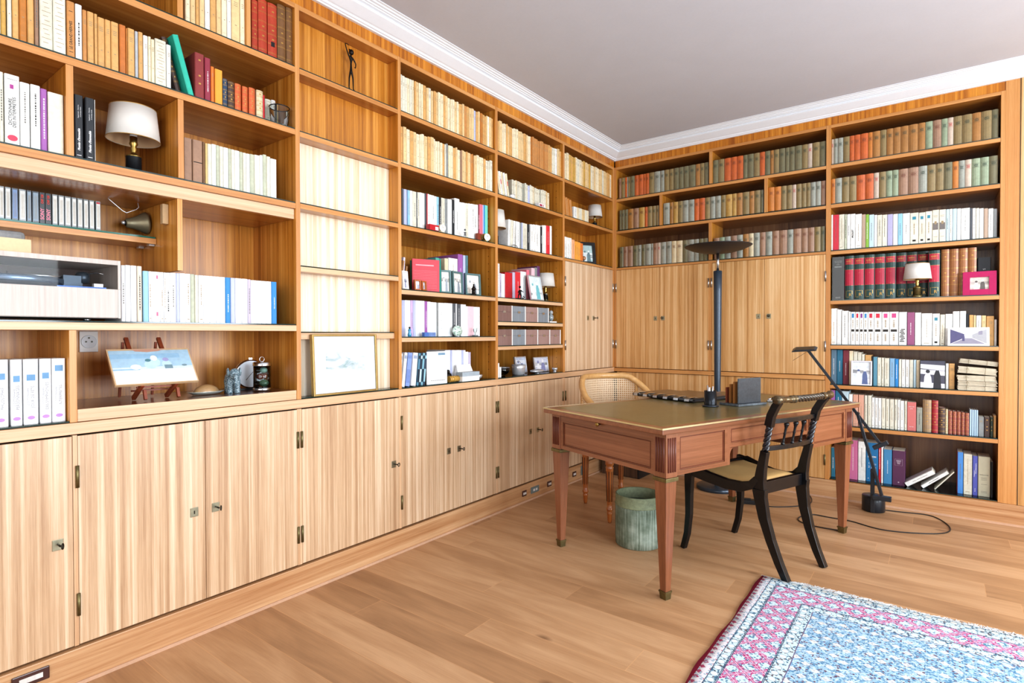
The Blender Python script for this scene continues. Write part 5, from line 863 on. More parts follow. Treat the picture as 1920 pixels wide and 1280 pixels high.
CORD2 = [(1.221, -0.525), (1.271, -0.565), (1.256, -0.453), (1.269, -0.362), (1.335, -0.456), (1.409, -0.507), (1.496, -0.442), (1.578, -0.351), (1.638, -0.276), (1.62, -0.117), (1.581, -0.02)]
LP = {'win': 115, 'rear': 55, 'ceil': 12, 'exp': 0.2, 'gam': 0.9}
fg = wthing('dancer_figurine', 'L', -2.826, .035, 2.3972, 'thin dark bronze dancer with raised arm standing on the empty top shelf', 'figurine')
P = [(0, 0, .115), (0, 0, .145), (.002, 0, .172), (-.004, 0, .185), (.014, 0, .02), (.012, 0, .075), (-.012, 0, .02), (-.010, 0, .07), (-.012, 0, .178), (-.026, 0, .205), (-.034, 0, .232), (-.022, 0, .234), (-.012, 0, .230), (.014, 0, .172), (.03, 0, .152), (.028, 0, .130), (.021, 0, .134), (.018, -.008, .006), (-.010, -.008, .006)]
Ed = [(0, 1), (1, 2), (2, 3), (0, 5), (5, 4), (0, 7), (7, 6), (2, 8), (8, 9), (9, 10), (10, 11), (11, 12), (2, 13), (13, 14), (14, 15), (15, 16), (4, 17), (6, 18)]
skin('body', P, Ed, [.006, .0045, .009, .004, .0028, .004, .0028, .004, .004, .003, .0026, .002, .0016, .004, .003, .0026, .002, .003, .003], M_BRONZE, fg, 1)
MB().sphere((.002, -.001, .200), .0125, 12, 0, (1, 1, 1.15)).build('head', M_BRONZE, fg)
MB().box(-.022, .022, -.015, .012, 0, .004).build('base', M_BRONZE, fg)
MB().tube([(.008, .003, .208), (-.006, .006, .214), (.0, .004, .206)], .004, 6).build('hair_bun', M_BRONZE, fg)
# bell on its side
be = wthing('hand_bell', 'L', -3.698, .285, 1.5768, 'tarnished brass bell lying on its side at the glass shelf end', 'bell')
m = MB(); pr_ = [(.012, 0), (.018, .004), (.020, .014), (.024, .03), (.030, .045), (.042, .066), (.0455, .075), (.0435, .075), (.028, .045), (.016, .016), (.0, .012)]
m.lathe([(r, z) for r, z in pr_], 28, cap=False); o = m.build('bell_body', plain('tarnished_bell', '#968E74', .42, .55, var=.08), be)
o.matrix_local = Matrix.Translation((-.036, 0, .054)) @ Matrix.Rotation(math.radians(82), 4, 'Y')
o2 = MB().sphere((-.043, 0, .055), .008, 10).build('crown_knob', M_SILVER, be)
MB().box(-.026, .020, -.012, .012, 0, .012).build('rest_block', plain('cork_grey', '#8C8478', .7), be)
wb = tag(MB().box(-.0125, .0125, -.022, 0, 0, .078).build('wooden_block', plain('pale_raw_wood', '#C8AC84', .6), None, wloc('L', -3.6515, .10, 1.615), 0, bevel=.003), 'pale wooden block screwed under the fascia right of the bell', 'block')
wb.rotation_euler = (0, 0, 0)
wi = tag(MB().tube([(-.004, 0, .0475), (.004, 0, .040), (.044, -.004, .006), (.056, -.005, .001), (.09, -.004, .020), (.099, -.003, .030), (.097, 0, .0475)], .0018, 6).build('wire_hook', M_SILVER, None, wloc('L', -3.809, .22, 1.6585), PI/2), 'bent thin white wire hanging from the underside board above the bell', 'wire')
# glass tumbler with dark rim on the second shelf
gt = wthing('glass_tumbler', 'L', -3.206, .048, 2.1165, 'clear glass tumbler with dark rim beside small old books', 'glass')
MB().lathe([(.036, 0), (.042, .06), (.0425, .085)], 24, cap=False).build('bowl', M_GLASS, gt)
MB().lathe([(.0, .0), (.036, .0), (.036, .004)], 24, cap=False).build('foot', M_GLASS, gt)
MB().tube([(.0425*math.cos(a*PI/14), .0425*math.sin(a*PI/14), .0855) for a in range(28)], .0022, 6, closed=True).build('rim', M_BLACK, gt)
MB().tube([(.01, .045, 0), (.01, .045, .115)], .004, 8).build('bookend_rod', M_BLACK, gt)
# record player
rp = wthing('record_player', 'L', 0, 0, 1.2302, 'pale veneered record player cabinet with smoked window', 'record player')
VG = veneer('grey_veneer', '#A89C94', '#C2B8B0', '#D2CAC4', 'z', 90, .5, .1, contrast=.4)
x0, x1 = -4.75, -3.846
MB().box(x0, x1-.0085, .001, .017, .012, .112).build('front_panel', VG, rp)
MB().box(x0, x1, .0172, .30, .010, .112).build('lower_box', VG, rp)
MB().box(x1-.008, x1, .0005, .30, .1125, .214).build('end_panel', VG, rp); MB().box(x1-.008, x1, .0005, .0171, .010, .112).build('end_cheek', VG, rp)
MB().box(x0, x1-.0082, .0006, .30, .198, .214).build('top_board', VG, rp)
MB().box(x0, x1-.009, .28, .299, .1125, .1975).build('rear_board', plain('smoked_brown', '#5C4440', .5), rp)
MB().box(x0, x1-.009, .004, .006, .1125, .1975).build('smoked_window', M_PANE, rp)
for x in (-3.93, -4.4): MB().lathe([(.012, 0), (.013, .006), (.010, .0098)], 12, cx=x, cy=.06).build('foot', M_STEEL, rp)
pt = MB(); pt.lathe([(.148, 0), (.152, .004), (.152, .018), (.146, .022), (.02, .0222)], 48, cx=-4.12, cy=.165, cz=.1245); pt.build('platter', plain('platter_metal', '#6C84A0', .25, .8), rp)
MB().lathe([(.003, 0), (.003, .02)], 10, cx=-4.12, cy=.165, cz=.146).build('spindle', M_STEEL, rp)
MB().box(-4.02, -3.88, .03, .24, .1125, .1185).build('arm_board', plain('blue_steel', '#34507C', .3, .6), rp)
ta = MB(); ta.box(-3.985, -3.93, .10, .13, .12, .160); ta.lathe([(.022, 0), (.022, .03), (.015, .04)], 16, cx=-3.925, cy=.12, cz=.135); ta.build('arm_pivot', plain('dark_blue_grey', '#3C4854', .35, .5), rp)
MB().tube([(-3.925, .12, .165), (-3.90, .06, .172), (-3.885, .04, .166)], .002, 6).build('arm_lift', M_STEEL, rp)
MB().tube([(-3.93, .12, .152), (-4.03, .1, .153), (-4.10, .09, .151)], .004, 8).build('tone_arm', M_STEEL, rp)
MB().box(-3.915, -3.888, .035, .055, .119, .131).build('rocker_switch', M_WHITE, rp)
cr = wthing('wooden_crate', 'L', -4.19, .05, 1.4447, 'small pale dovetailed wooden crate with papers on the record player', 'box')
m = MB(); m.box(-.1, .108, 0, .008, 0, .048); m.box(-.1, .108, .17, .178, 0, .048); m.box(.100, .108, .0081, .1699, 0, .048); m.box(-.1, -.092, .0081, .1699, 0, .048); m.box(-.092, .1, .0081, .1699, 0, .004)
m.build('crate_sides', plain('raw_birch', '#DCC49C', .6), cr)
m = MB(); m.box(-.09, .098, .012, .168, .0045, .074); m.build('papers', plain('grey_papers', '#8C8C8C', .6, var=.15), cr, bevel=.012)
# easel and painting
ez = wthing('table_easel', 'L', -3.700, .13, .9368, 'small reddish wooden table easel holding the beach painting', 'easel')
EW = plain('easel_wood', '#94482C', .45, var=.12)
th = math.radians(26)
for sx in (-.058, .058):
    m = MB(); m.bar([(sx, -.055, .045), (sx, .093, .232)], (1, 0, 0), .014, .010); m.build('upright', EW, ez)
    m = MB(); m.bar([(sx*1.03, -.072, .058), (sx*1.0, .02, .0)], (1, 0, 0), .012, .014); m.build('hook_foot', EW, ez)
    m = MB(); m.bar([(sx+.0125, -.05, .036), (sx+.0125, -.062, .0)], (1, 0, 0), .010, .012); m.build('front_leg', EW, ez)
    MB().bar([(sx-.0125, .085, .215), (sx-.0125, .125, .0)], (1, 0, 0), .008, .008).build('rear_leg', EW, ez)
for y, z in ((-.045, .046), (.006, .030)): MB().bar([(-.07, y, z), (.07, y, z)], (0, 1, 0), .008, .006).build('crossbar', EW, ez)
MB().bar([(-.06, .045, .172), (.06, .045, .172)], (0, 1, 0), .008, .006).build('crossbar', EW, ez)
pa = wthing('beach_painting', 'L', -3.676, .13, .93, 'small unframed beach painting with pale blue sea on the easel', 'painting')
pa.matrix_world = Matrix.Translation(wloc('L', -3.707, .13-.084, .93+.068)) @ Matrix.Rotation(PI/2-.03, 4, 'Z') @ Matrix.Rotation(-math.radians(38.4), 4, 'X')
W_, H_ = .285, .165
MB().box(-W_/2, W_/2, 0, .012, 0, H_).build('canvas_board', plain('raw_wood_edge', '#D8B890', .6), pa)
m = MB(); y = -.0006
def quad(x0, x1, z0, z1, mi, yy): m.add([(x0, yy, z0), (x1, yy, z0), (x1, yy, z1), (x0, yy, z1)], [(0, 1, 2, 3)], mi)
def blob(cx, cz, rx, rz_, mi, yy, n=14): m.add([(cx+rx*math.cos(a*2*PI/n), yy, cz+rz_*math.sin(a*2*PI/n)) for a in range(n)], [tuple(range(n))], mi)
quad(-.138, .138, .003, .066, 0, y); quad(-.138, .138, .066, .078, 1, y); quad(-.138, .138, .078, .157, 2, y); quad(-.138, .10, .118, .140, 3, y*1.3)
m.add([(-.065, y*1.6, .162), (.055, y*1.6, .162), (.03, y*1.6, .152), (-.01, y*1.6, .148), (-.05, y*1.6, .152)], [(0, 1, 2, 3, 4)], 7)
blob(-.010, .088, .022, .020, 4, y*2); blob(-.016, .108, .010, .007, 5, y*2.4); blob(.006, .118, .012, .013, 6, y*2.4); blob(.012, .098, .013, .018, 4, y*2.2)
blob(.046, .087, .018, .018, 4, y*2); blob(.046, .110, .011, .009, 8, y*2.4); blob(-.062, .078, .018, .012, 6, y*2); quad(.036, .064, .066, .084, 9, y*2.8); blob(.108, .080, .010, .005, 9, y*2.4); quad(-.138, -.05, .064, .070, 3, y*1.9)
m.build('painted_scene', [plain('paint_sand', '#EEF0EC', .6), plain('paint_horizon', '#D4E2E8', .6), plain('paint_sea', '#AECFE4', .6, var=.08), plain('paint_wave', '#9CC4E0', .6, var=.08), plain('paint_pale', '#C4E0EC', .6), plain('paint_teal', '#5C8C98', .6), plain('paint_white', '#F2F2EA', .6), plain('paint_wear', '#C89C88', .7), plain('paint_lilac', '#A8A8D4', .6), plain('paint_grey', '#7C98A4', .6)], pa)
# shell
sh = wthing('mussel_shell', 'L', -3.487, .15, .9300, 'large pearly shell with tan crown lying beside the easel', 'shell')
m = MB(); m.lathe([(.0, .002), (.05, .002), (.066, .012), (.068, .014), (.05, .010), (0, .006)], 28, cap=False); o = m.build('pearl_rim', plain('mother_of_pearl', '#D0D8D0', .2, .3, coat=.6, var=.1), sh); o.scale = (1.12, .72, 1)
m = MB(); m.lathe([(.048, .008), (.046, .016), (.038, .028), (.024, .037), (.010, .041), (.0, .0415)], 24); o = m.build('crown', plain('tan_shell', '#B89468', .3, coat=.4, var=.12), sh); o.scale = (1.1, .66, 1)
# elephant
el = wthing('elephant_figurine', 'L', -3.395, .11, .9302, 'spotted grey elephant figurine standing before the round clock', 'figurine', turn=-.25)
def spotted():
    m, nt, b = newmat('spotted_beads'); v = coords(nt, (1, 1, 1)); vo = nt.nodes.new('ShaderNodeTexVoronoi'); vo.inputs['Scale'].default_value = 330; nt.links.new(v, vo.inputs['Vector'])
    nt.links.new(ramp(nt, vo.outputs['Distance'], [(.32, hx('#C4D6DC')), (.5, hx('#4E6874'))]), b.inputs['Base Color']); b.inputs['Roughness'].default_value = .4; return m
SP = spotted()
m = MB(); m.sphere((0, .008, .064), .034, 22, 0, (.86, 1.15, .92)); m.build('body', SP, el)
MB().sphere((0, -.036, .084), .023, 18, 0, (.95, .9, 1.05)).build('head', SP, el)
MB().tube([(0, -.050, .082), (0, -.060, .068), (0, -.060, .045), (0, -.056, .022)], [.011, .009, .007, .0055], 12).build('trunk', SP, el)
for x, y in ((-.015, -.016), (.015, -.016), (-.015, .030), (.015, .030)): MB().lathe([(.0125, 0), (.0115, .006), (.0110, .03), (.0135, .05), (.012, .06)], 14, cx=x, cy=y).build('leg', SP, el)
for sx in (-1, 1): MB().sphere((sx*.024, -.026, .092), .017, 14, 0, (.35, .75, 1.1)).build('ear', SP, el)
MB().tube([(0, .046, .062), (.002, .052, .045), (0, .05, .03)], .0018, 6).build('tail', SP, el)
# clock
ck = wthing('round_clock', 'L', -3.268, .20, .9302, 'round chrome desk clock behind the glass jar of stones', 'clock', turn=-.3)
def disc_y(r, y, n=36, cz=0, rz_=None):
    return [(r*math.cos(a*2*PI/n), y, cz+(rz_ or r)*math.sin(a*2*PI/n)) for a in range(n)]
m = MB(); m.lathe([(.060, -.014), (.066, -.010), (.066, .012), (.060, .016), (.0, .016)], 40); o = m.build('case', M_STEEL, ck); o.matrix_local = Matrix.Translation((0, 0, .072)) @ Matrix.Rotation(PI/2, 4, 'X') @ Matrix.Scale(-1, 4, (0, 0, 1))
m = MB(); m.add(disc_y(.060, -.0165, 36, .072), [tuple(range(36))]); m.build('dial', plain('clock_dial', '#DCE6F0', .5, var=.02), ck)
MB().bar([(.0, -.0175, .072), (-.022, -.0175, .045)], (0, 1, 0), .0006, .002).build('hour_hand', M_KEY, ck)
MB().bar([(.0, -.0178, .072), (.028, -.0178, .104)], (0, 1, 0), .0006, .0014).build('minute_hand', M_KEY, ck)
MB().box(-.007, .007, -.006, .006, .137, .146).build('winder', M_STEEL, ck); MB().box(-.045, .045, -.012, .014, 0, .007).build('stand', M_BLACK, ck)
# jar of stones
jr = wthing('glass_jar', 'L', -3.276, .085, .9302, 'glass jar of polished stones with steel lid at the tray end', 'jar')
MB().lathe([(.0, .012), (.036, .012), (.036, .112), (.0, .112)], 28, cap=False).build('glass_body', M_GLASS, jr)
MB().lathe([(.038, 0), (.038, .014), (.036, .016)], 28).build('base_ring', M_STEEL, jr)
MB().lathe([(.038, .112), (.0385, .114), (.0385, .128), (.034, .130)], 28).build('lid', M_STEEL, jr)
MB().tube([(.011*math.cos(a*PI/8), 0, .142+.011*math.sin(a*PI/8)) for a in range(16)], .0014, 6, closed=True).build('ring_pull', M_STEEL, jr)
ST = [plain('green_stone', '#5C7C64', .2, coat=.5, var=.2), plain('rust_stone', '#6C2C1C', .2, coat=.5, var=.2), plain('black_stone', '#20201C', .2, coat=.5), plain('sea_stone', '#84A89C', .2, coat=.5, var=.2)]
for (x, y, z, r, k) in ((.005, -.008, .036, .021, 0), (-.016, .012, .034, .016, 2), (.012, .01, .068, .017, 1), (-.012, -.008, .066, .018, 1), (.004, -.006, .094, .017, 3), (-.014, .008, .092, .015, 2)): MB().sphere((x, y, z), r, 12, 0, (1, 1, .8)).build('stone', ST[k], jr)
# framed print
fp = wthing('framed_print', 'L', -2.885, .01, .8920, 'gilt-framed pale landscape print leaning on the empty shelves', 'picture')
fp.matrix_world = Matrix.Translation(wloc('L', -2.882, -.003, .8918)) @ Matrix.Rotation(PI/2, 4, 'Z') @ Matrix.Rotation(-math.radians(2.5), 4, 'X')
fw, fh, fb = .378, .292, .010
m = MB(); m.box(-fw/2, -fw/2+fb, -.0, .022, 0, fh); m.box(fw/2-fb, fw/2, 0, .022, 0, fh); m.box(-fw/2+fb, fw/2-fb, 0, .022, 0, fb); m.box(-fw/2+fb, fw/2-fb, 0, .022, fh-fb, fh)
m.build('frame', plain('gilt_frame', '#A8905C', .3, .8, var=.08), fp, bevel=.0015)
MB().box(-fw/2+fb, fw/2-fb, .008, .010, fb, fh-fb).build('mount', plain('white_mount', '#F4F4F2', .5, var=0), fp)
MB().box(-fw/2+fb, fw/2-fb, .004, .0055, fb, fh-fb).build('pane', M_PANE, fp)
def landscape():
    m, nt, b = newmat('pale_landscape'); v = coords(nt, (9, 1, 26)); a = noise(nt, v, 1, 6, .65, .6)
    t = nt.nodes.new('ShaderNodeTexCoord'); sp = nt.nodes.new('ShaderNodeSeparateXYZ'); nt.links.new(t.outputs['Object'], sp.inputs[0])
    band = ramp(nt, math2(nt, 'DIVIDE', sp.outputs[2], fh), [(.36, (0, 0, 0, 1)), (.46, (1, 1, 1, 1)), (.66, (.7, .7, .7, 1)), (.72, (.15, .15, .15, 1))])
    f = math2(nt, 'MULTIPLY', ramp(nt, a, [(.48, (0, 0, 0, 1)), (.60, (1, 1, 1, 1))]), band)
    nt.links.new(mixc(nt, math2(nt, 'MULTIPLY', f, .75), hx('#E6EAF2'), hx('#7CA8A4')), b.inputs['Base Color']); b.inputs['Roughness'].default_value = .6; return m
m = MB(); m.add([(-.115, .0075, .085), (.115, .0075, .085), (.115, .0075, .232), (-.115, .0075, .232)], [(0, 1, 2, 3)]); m.build('print', landscape(), fp)
# small things, third section
def simple(name, wall, s, d, z, label, cat, parts, group=None, turn=0):
    t = wthing(name, wall, s, d, z, label, cat, group, turn)
    for nm, mb, mt in parts: mb.build(nm, mt, t)
    return t
RED = plain('red_enamel', '#C02030', .3, coat=.4)
simple('jewel_box', 'L', -2.275, .006-.006, 1.783, 'red and white open trinket box beside the cream clock', 'box', [('box', MB().box(-.038, .034, 0, .03, 0, .026), RED), ('lid', MB().box(-.039, .035, 0, .031, .0262, .032), RED), ('label', MB().box(.006, .030, -.001, -.0002, .003, .022), M_WHITE)])
def mini_clock(s, d, z, r, rim, label):
    t = wthing('small_clock', 'L', s, d, z, label, 'clock', turn=-.3)
    m = MB(); m.lathe([(r*.9, 0), (r, .004), (r, .016), (r*.85, .020), (0, .02)], 28); o = m.build('case', rim, t); o.matrix_local = Matrix.Translation((0, .010, r)) @ Matrix.Rotation(PI/2, 4, 'X') @ Matrix.Scale(-1, 4, (0, 0, 1))
    m = MB(); m.add(disc_y(r*.86, -.0112, 24, r), [tuple(range(24))]); m.build('dial', plain('cream_dial', '#EFE8D8', .4, var=0), t)
    MB().bar([(0, -.012, r), (r*.4, -.012, r*1.4)], (0, 1, 0), .0006, .0012).build('hand', M_KEY, t); MB().bar([(0, -.012, r), (-r*.1, -.012, r*1.55)], (0, 1, 0), .0006, .0012).build('hand', M_KEY, t)
mini_clock(-2.205, .01, 1.783, .024, plain('cream_enamel', '#E0D4B4', .3), 'small round cream clock beside the red trinket box')
mini_clock(-1.792, .012, 1.783, .027, M_BRASS, 'small gold travel clock near the end of its shelf')
simple('clock_case', 'L', -1.838, .02, 1.783, 'red and gilt clock case standing beside the gold travel clock', 'case', [('case', MB().box(-.03, .006, 0, .02, 0, .045), plain('red_brown_leather', '#8C3C24', .4)), ('clasp', MB().box(.0, .0062, -.001, 0, .005, .04), M_BRASS)])
skf = wthing('child_figurine', 'L', -2.012, .0, 1.783, 'tiny grey standing figurine before the white paperbacks', 'figurine')
skin('body', [(0, 0, .030), (0, 0, .018), (.006, 0, .010), (.007, 0, .001), (-.006, 0, .010), (-.007, 0, .001), (.012, 0, .024), (-.012, 0, .024)], [(0, 1), (1, 2), (2, 3), (1, 4), (4, 5), (0, 6), (0, 7)], [.005, .0055, .003, .003, .003, .003, .002, .002], plain('pewter', '#6C6C70', .4, .7), skf)
MB().sphere((0, 0, .042), .0065, 10).build('head', plain('pewter', '#6C6C70', .4, .7), skf)
KR = plain('kraft_paper', '#A87C50', .8, var=.1)
for i, (s, h, tl, mt, nm) in enumerate([(-2.505, .185, 3, M_WHITE, 'white envelope standing at the shelf end beside kraft envelopes'), (-2.485, .165, 8, KR, 'brown kraft envelope leaning between white envelopes'), (-2.462, .185, 5, plain('lilac_white_paper', '#E4DEEE', .7), 'white and violet printed envelope leaning on kraft one'), (-2.440, .14, 10, KR, 'short brown kraft envelope leaning beside the tiny orange frame')]):
    t = wthing('envelope', 'L', s, .05+.012*i, 1.4312, nm, 'envelope'); t.rotation_euler = (0, math.radians(tl), PI/2); t.location[2] += .012*math.sin(math.radians(tl))
    MB().box(0, .012, 0, .18, 0, h).build('papers', mt, t); m = MB(); m.add([(-.0004, .01, h*.6), (-.0004, .17, h*.6), (-.0004, .09, h*.35)], [(0, 1, 2)]); m.build('flap', mt, t)
# binders
rb = wthing('red_binder', 'L', -2.375, .08, 1.4312, 'red lined folder turned to show its cover beside the teal binder', 'folder'); rb.rotation_euler = (0, 0, PI/2-.42)
MB().box(0, .165, 0, .012, 0, .186).build('cover', plain('red_card_cover', '#D03848', .5), rb)
m = MB()
for k in range(12): m.box(.01, .15, -.0006, -.0001, .02+.009*k, .0206+.009*k)
m.box(.02, .13, -.0008, -.0001, .148, .155); m.build('printed_lines', plain('pale_pink_print', '#ECA8B0', .6), rb)
tb = wthing('lever_arch_binder', 'L', -2.222, .045, 1.4312, 'teal green lever arch binder standing behind the triple frame', 'binder')
MB().box(0, .028, 0, .22, 0, .205).build('spine', plain('teal_binder', '#4CA898', .5), tb); MB().box(.0285, .055, .01, .22, 0, .205).build('inner_block', plain('teal_binder_dark', '#2C8C80', .5), tb)
for z in (.04, .165): MB().lathe([(.004, 0), (.004, .0006)], 14).build('finger_ring', M_BLACK, tb).matrix_local = Matrix.Translation((.014, -.0002, z)) @ Matrix.Rotation(PI/2, 4, 'X')
ln = simple('miniature_lantern', 'L', -1.908, -.0+.001, 1.4312, 'tiny dark metal lantern in front of the widest grey-green frame', 'lantern', [('body', MB().lathe([(.017, 0), (.018, .004), (.012, .008), (.012, .034), (.017, .037), (.010, .046), (.004, .060), (.006, .066), (.0, .070)], 14, cy=.02), M_BRONZE), ('ring', MB().tube([(.006*math.cos(a*PI/6), .02, .075+.006*math.sin(a*PI/6)) for a in range(12)], .001, 5, closed=True), M_BRONZE)])
simple('blue_glass_figurine', 'L', -2.464, .008, 1.1702, 'small turquoise glass figurine before the lilac book', 'figurine', [('body', MB().lathe([(.010, 0), (.011, .012), (.007, .026), (.009, .036), (.004, .044)], 14), plain('turquoise_glass', '#2C8CB4', .15, coat=.6)), ('head', MB().sphere((0, 0, .049), .006, 10), M_BLACK)])
simple('blue_box', 'L', -2.312, .0, 1.1702, 'flat blue marbled box before the purple book', 'box', [('box', MB().box(-.046, -.014, 0, .02, 0, .024), plain('blue_box_dark', '#4C74B8', .4)), ('lid', MB().box(-.0138, .044, 0, .022, 0, .024), plain('blue_box', '#7894C8', .4, var=.2))])
def speckle(name, base, dark):
    m, nt, b = newmat(name); v = coords(nt, (1, 1, 1)); n = noise(nt, v, 140, 3, .7)
    nt.links.new(ramp(nt, n, [(.5, hx(base)), (.58, hx(dark))]), b.inputs['Base Color']); b.inputs['Roughness'].default_value = .08; b.inputs['Coat Weight'].default_value = 1; return m
simple('glass_paperweight', 'L', -2.064, .018, 1.1702, 'domed green and white flecked glass paperweight among white books', 'paperweight', [('dome', MB().sphere((0, .0, .033), .041, 28, 0, (1, .45, .82)), speckle('flecked_glass', '#D4E4DC', '#5C8C74')), ('foot', MB().lathe([(.018, 0), (.014, .004)], 16), M_SILVER)])
simple('small_goblet', 'L', -1.900, .006, 1.1702, 'small clear goblet on dark foot at the end of the white books', 'glass', [('foot', MB().box(-.018, .018, -.0, .022, 0, .008), plain('slate_foot', '#6C7478', .4)), ('bowl', MB().lathe([(.003, .008), (.004, .02), (.012, .034), (.013, .055)], 16, cy=.011, cap=False), M_GLASS)])
# worktop, third section
def mag(s, d, w, h, tl, col, label, turn=0, dep=.2, band=None, nm='magazine'):
    t = wthing(nm, 'L', s, d, .8922, label, 'magazine'); t.rotation_euler = (0, math.radians(tl), PI/2+turn); t.location[2] += w*math.sin(math.radians(tl))
    MB().box(0, w, 0, dep, 0, h).build('pages', plain('mag_'+col[1:], col, .35, var=.03), t)
    m = MB(); m.box(w*.1, w*.9, -.0008, -.0001, h*.82, h*.92)
    if band: m.box(w*.05, w*.95, -.0006, -.0001, h*.1, h*.5)
    m.build('printed_spine', plain('mag_print_'+(band or '#9AA8C0')[1:], band or '#9AA8C0', .4), t); return t
mag(-2.527, .03, .018, .185, 4, '#F0F2F4', 'white magazine at the start of the worktop row beside the blue one')
mag(-2.503, .03, .020, .19, 7, '#EEF0F2', 'white magazine leaning just before the blue one')
mag(-2.472, .035, .030, .188, 7, '#8CA4D8', 'blue magazine leaning between white ones', band='#7C94CC')
mag(-2.434, .03, .034, .186, 6, '#F0F2F6', 'thick white magazine leaning right of the blue one')
for i in range(4): mag(-2.392+.0165*i, .03, .014, .184, 6, ['#5C8CA4', '#2C3C4C', '#84B4C4', '#34485C'][i], '%s of four thin teal and black magazines' % ORD[i], band=['#203040', '#C8E0E8', '#1C3444', '#9CC8D4'][i])
bm = wthing('magazine', 'L', -2.311, .03, .8922, 'white large-format magazine facing the room with blue masthead', 'magazine'); bm.rotation_euler = (0, 0, PI/2-.12)
MB().box(0, .150, 0, .008, 0, .19).build('cover', plain('white_cover', '#F4F6F8', .35, var=.01), bm); MB().box(.082, .135, -.0006, -.0001, .168, .182).build('masthead', plain('masthead_blue', '#7898B0', .4), bm)
m = MB()
for k in range(8): m.box(.03+.013*k, .040+.013*k, -.0006, -.0001, .018, .023)
m.build('caption', plain('caption_ink', '#9C9894', .5), bm)
cd = simple('desk_calendar', 'L', -1.935, .052, .8922, 'white desk calendar block standing behind the grey box', 'calendar', [('block', MB().add([(-.085, 0, .03), (.065, 0, .03), (.05, .02, .10), (-.08, .02, .10), (-.085, .04, .03), (.065, .04, .03)], [(0, 1, 2, 3), (3, 2, 5, 4), (0, 3, 4), (1, 5, 2), (0, 4, 5, 1)]), M_WHITE), ('stand', MB().box(-.085, .065, .0, .044, 0, .0295), M_WHITE)])
simple('grey_box', 'L', -1.955, .0, .8922, 'flat pale grey box in front of the desk calendar', 'box', [('box', MB().box(-.085, .075, 0, .05, 0, .03), M_WHITE), ('lid', MB().box(-.086, .076, -.001, .051, .0302, .056), plain('grey_lid', '#A8B4BC', .4))])
simple('silver_dish', 'L', -1.842, .012, .8922, 'small crumpled silver dish at the end of the grey box', 'dish', [('dish', MB().lathe([(.012, 0), (.026, .012), (.031, .03), (.029, .031), (.02, .014), (0, .006)], 18, cy=.035, cap=False), M_SILVER), ('handle', MB().tube([(.03, .03, .03), (.04, .03, .024), (.034, .03, .012)], .002, 6), M_SILVER)])
simple('basket', 'L', -2.085, .012, .8922, 'small golden woven roll basket before the white magazines', 'basket', [('basket', MB().tube([(-.042, .022, .019), (.042, .022, .019)], .0185, 14), veneer('gold_weave', '#8C6420', '#C89840', '#E0B868', 'z', 120, .5, .1)), ('band', MB().tube([(-.03, .022, .019), (-.027, .022, .019)], .0195, 14), plain('gold_band', '#B08030', .5))])
simple('cat_figurine', 'L', -2.088, .062, .8922, 'small dark grey crouching animal figurine behind the golden basket', 'figurine', [('body', MB().sphere((0, .01, .03), .026, 14, 0, (1, .7, 1.1)), M_BRONZE), ('head', MB().sphere((-.014, .0, .062), .013, 12), M_BRONZE)])
# fourth section
CU = plain('china', '#E8E4E0', .3, coat=.4)
simple('china_cup', 'L', -1.500, .0, 2.1165, 'pale upturned china saucer leaning before the leaning paperbacks', 'cup', [('bowl', MB().lathe([(.012, 0), (.024, .012), (.026, .024), (.024, .024), (.01, .006), (0, .004)], 20, cy=.028, cap=False), CU), ('rim', MB().tube([(.0255*math.cos(a*PI/9), .028+.0255*math.sin(a*PI/9), .024) for a in range(18)], .0014, 5, closed=True), M_STEEL)])
simple('china_box', 'L', -1.165, .0, 2.1165, 'white and crimson china box near the end of the white paperbacks', 'box', [('box', MB().box(-.042, .042, .0, .03, 0, .026), CU), ('pattern', MB().box(-.03, .0, -.0008, 0, .004, .018), plain('crimson_glaze', '#A8244C', .3)), ('pattern', MB().box(.012, .018, -.0008, 0, .004, .02), plain('crimson_glaze', '#A8244C', .3))])
simple('glass_arch', 'L', -1.483, .006, 1.783, 'small silver arc-shaped ornament before the white books', 'ornament', [('arc', MB().tube([(.032*math.cos(a*PI/12), .008, .002+.016*math.sin(a*PI/12)) for a in range(13)], .0022, 6), M_STEEL), ('base', MB().box(-.033, .033, .004, .012, 0, .0018), M_STEEL)])
sf = wthing('warrior_figurine', 'L', -1.425, .012, 1.4312, 'dark bronze figurine with outstretched arms before the red books', 'figurine')
skin('body', [(0, 0, .045), (0, 0, .066), (.014, 0, .022), (.012, 0, .002), (-.016, 0, .024), (-.02, 0, .002), (.022, -.002, .052), (.042, -.002, .050), (-.014, 0, .052), (-.024, 0, .04)], [(0, 1), (0, 2), (2, 3), (0, 4), (4, 5), (1, 6), (6, 7), (1, 8), (8, 9)], [.0075, .0065, .005, .004, .005, .004, .0032, .002, .0035, .0025], M_BRONZE, sf)
MB().sphere((0, 0, .082), .0085, 10).build('head', M_BRONZE, sf); MB().box(-.035, .03, -.008, .012, 0, .0035).build('base', M_BRONZE, sf)
MB().tube([(.03, -.004, .02), (.05, -.004, .012), (.036, -.004, .004), (.02, -.004, .01)], .003, 6).build('coil', M_BRONZE, sf)
FB = [veneer('box_brown', '#6C5048', '#80625A', '#947870', 'z', 140, .6, 0, contrast=.4), veneer('box_grey', '#70747A', '#848A90', '#98A0A4', 'z', 140, .6, 0, contrast=.4), veneer('box_rose', '#84665E', '#9A7C74', '#AC9088', 'z', 140, .6, 0, contrast=.4)]
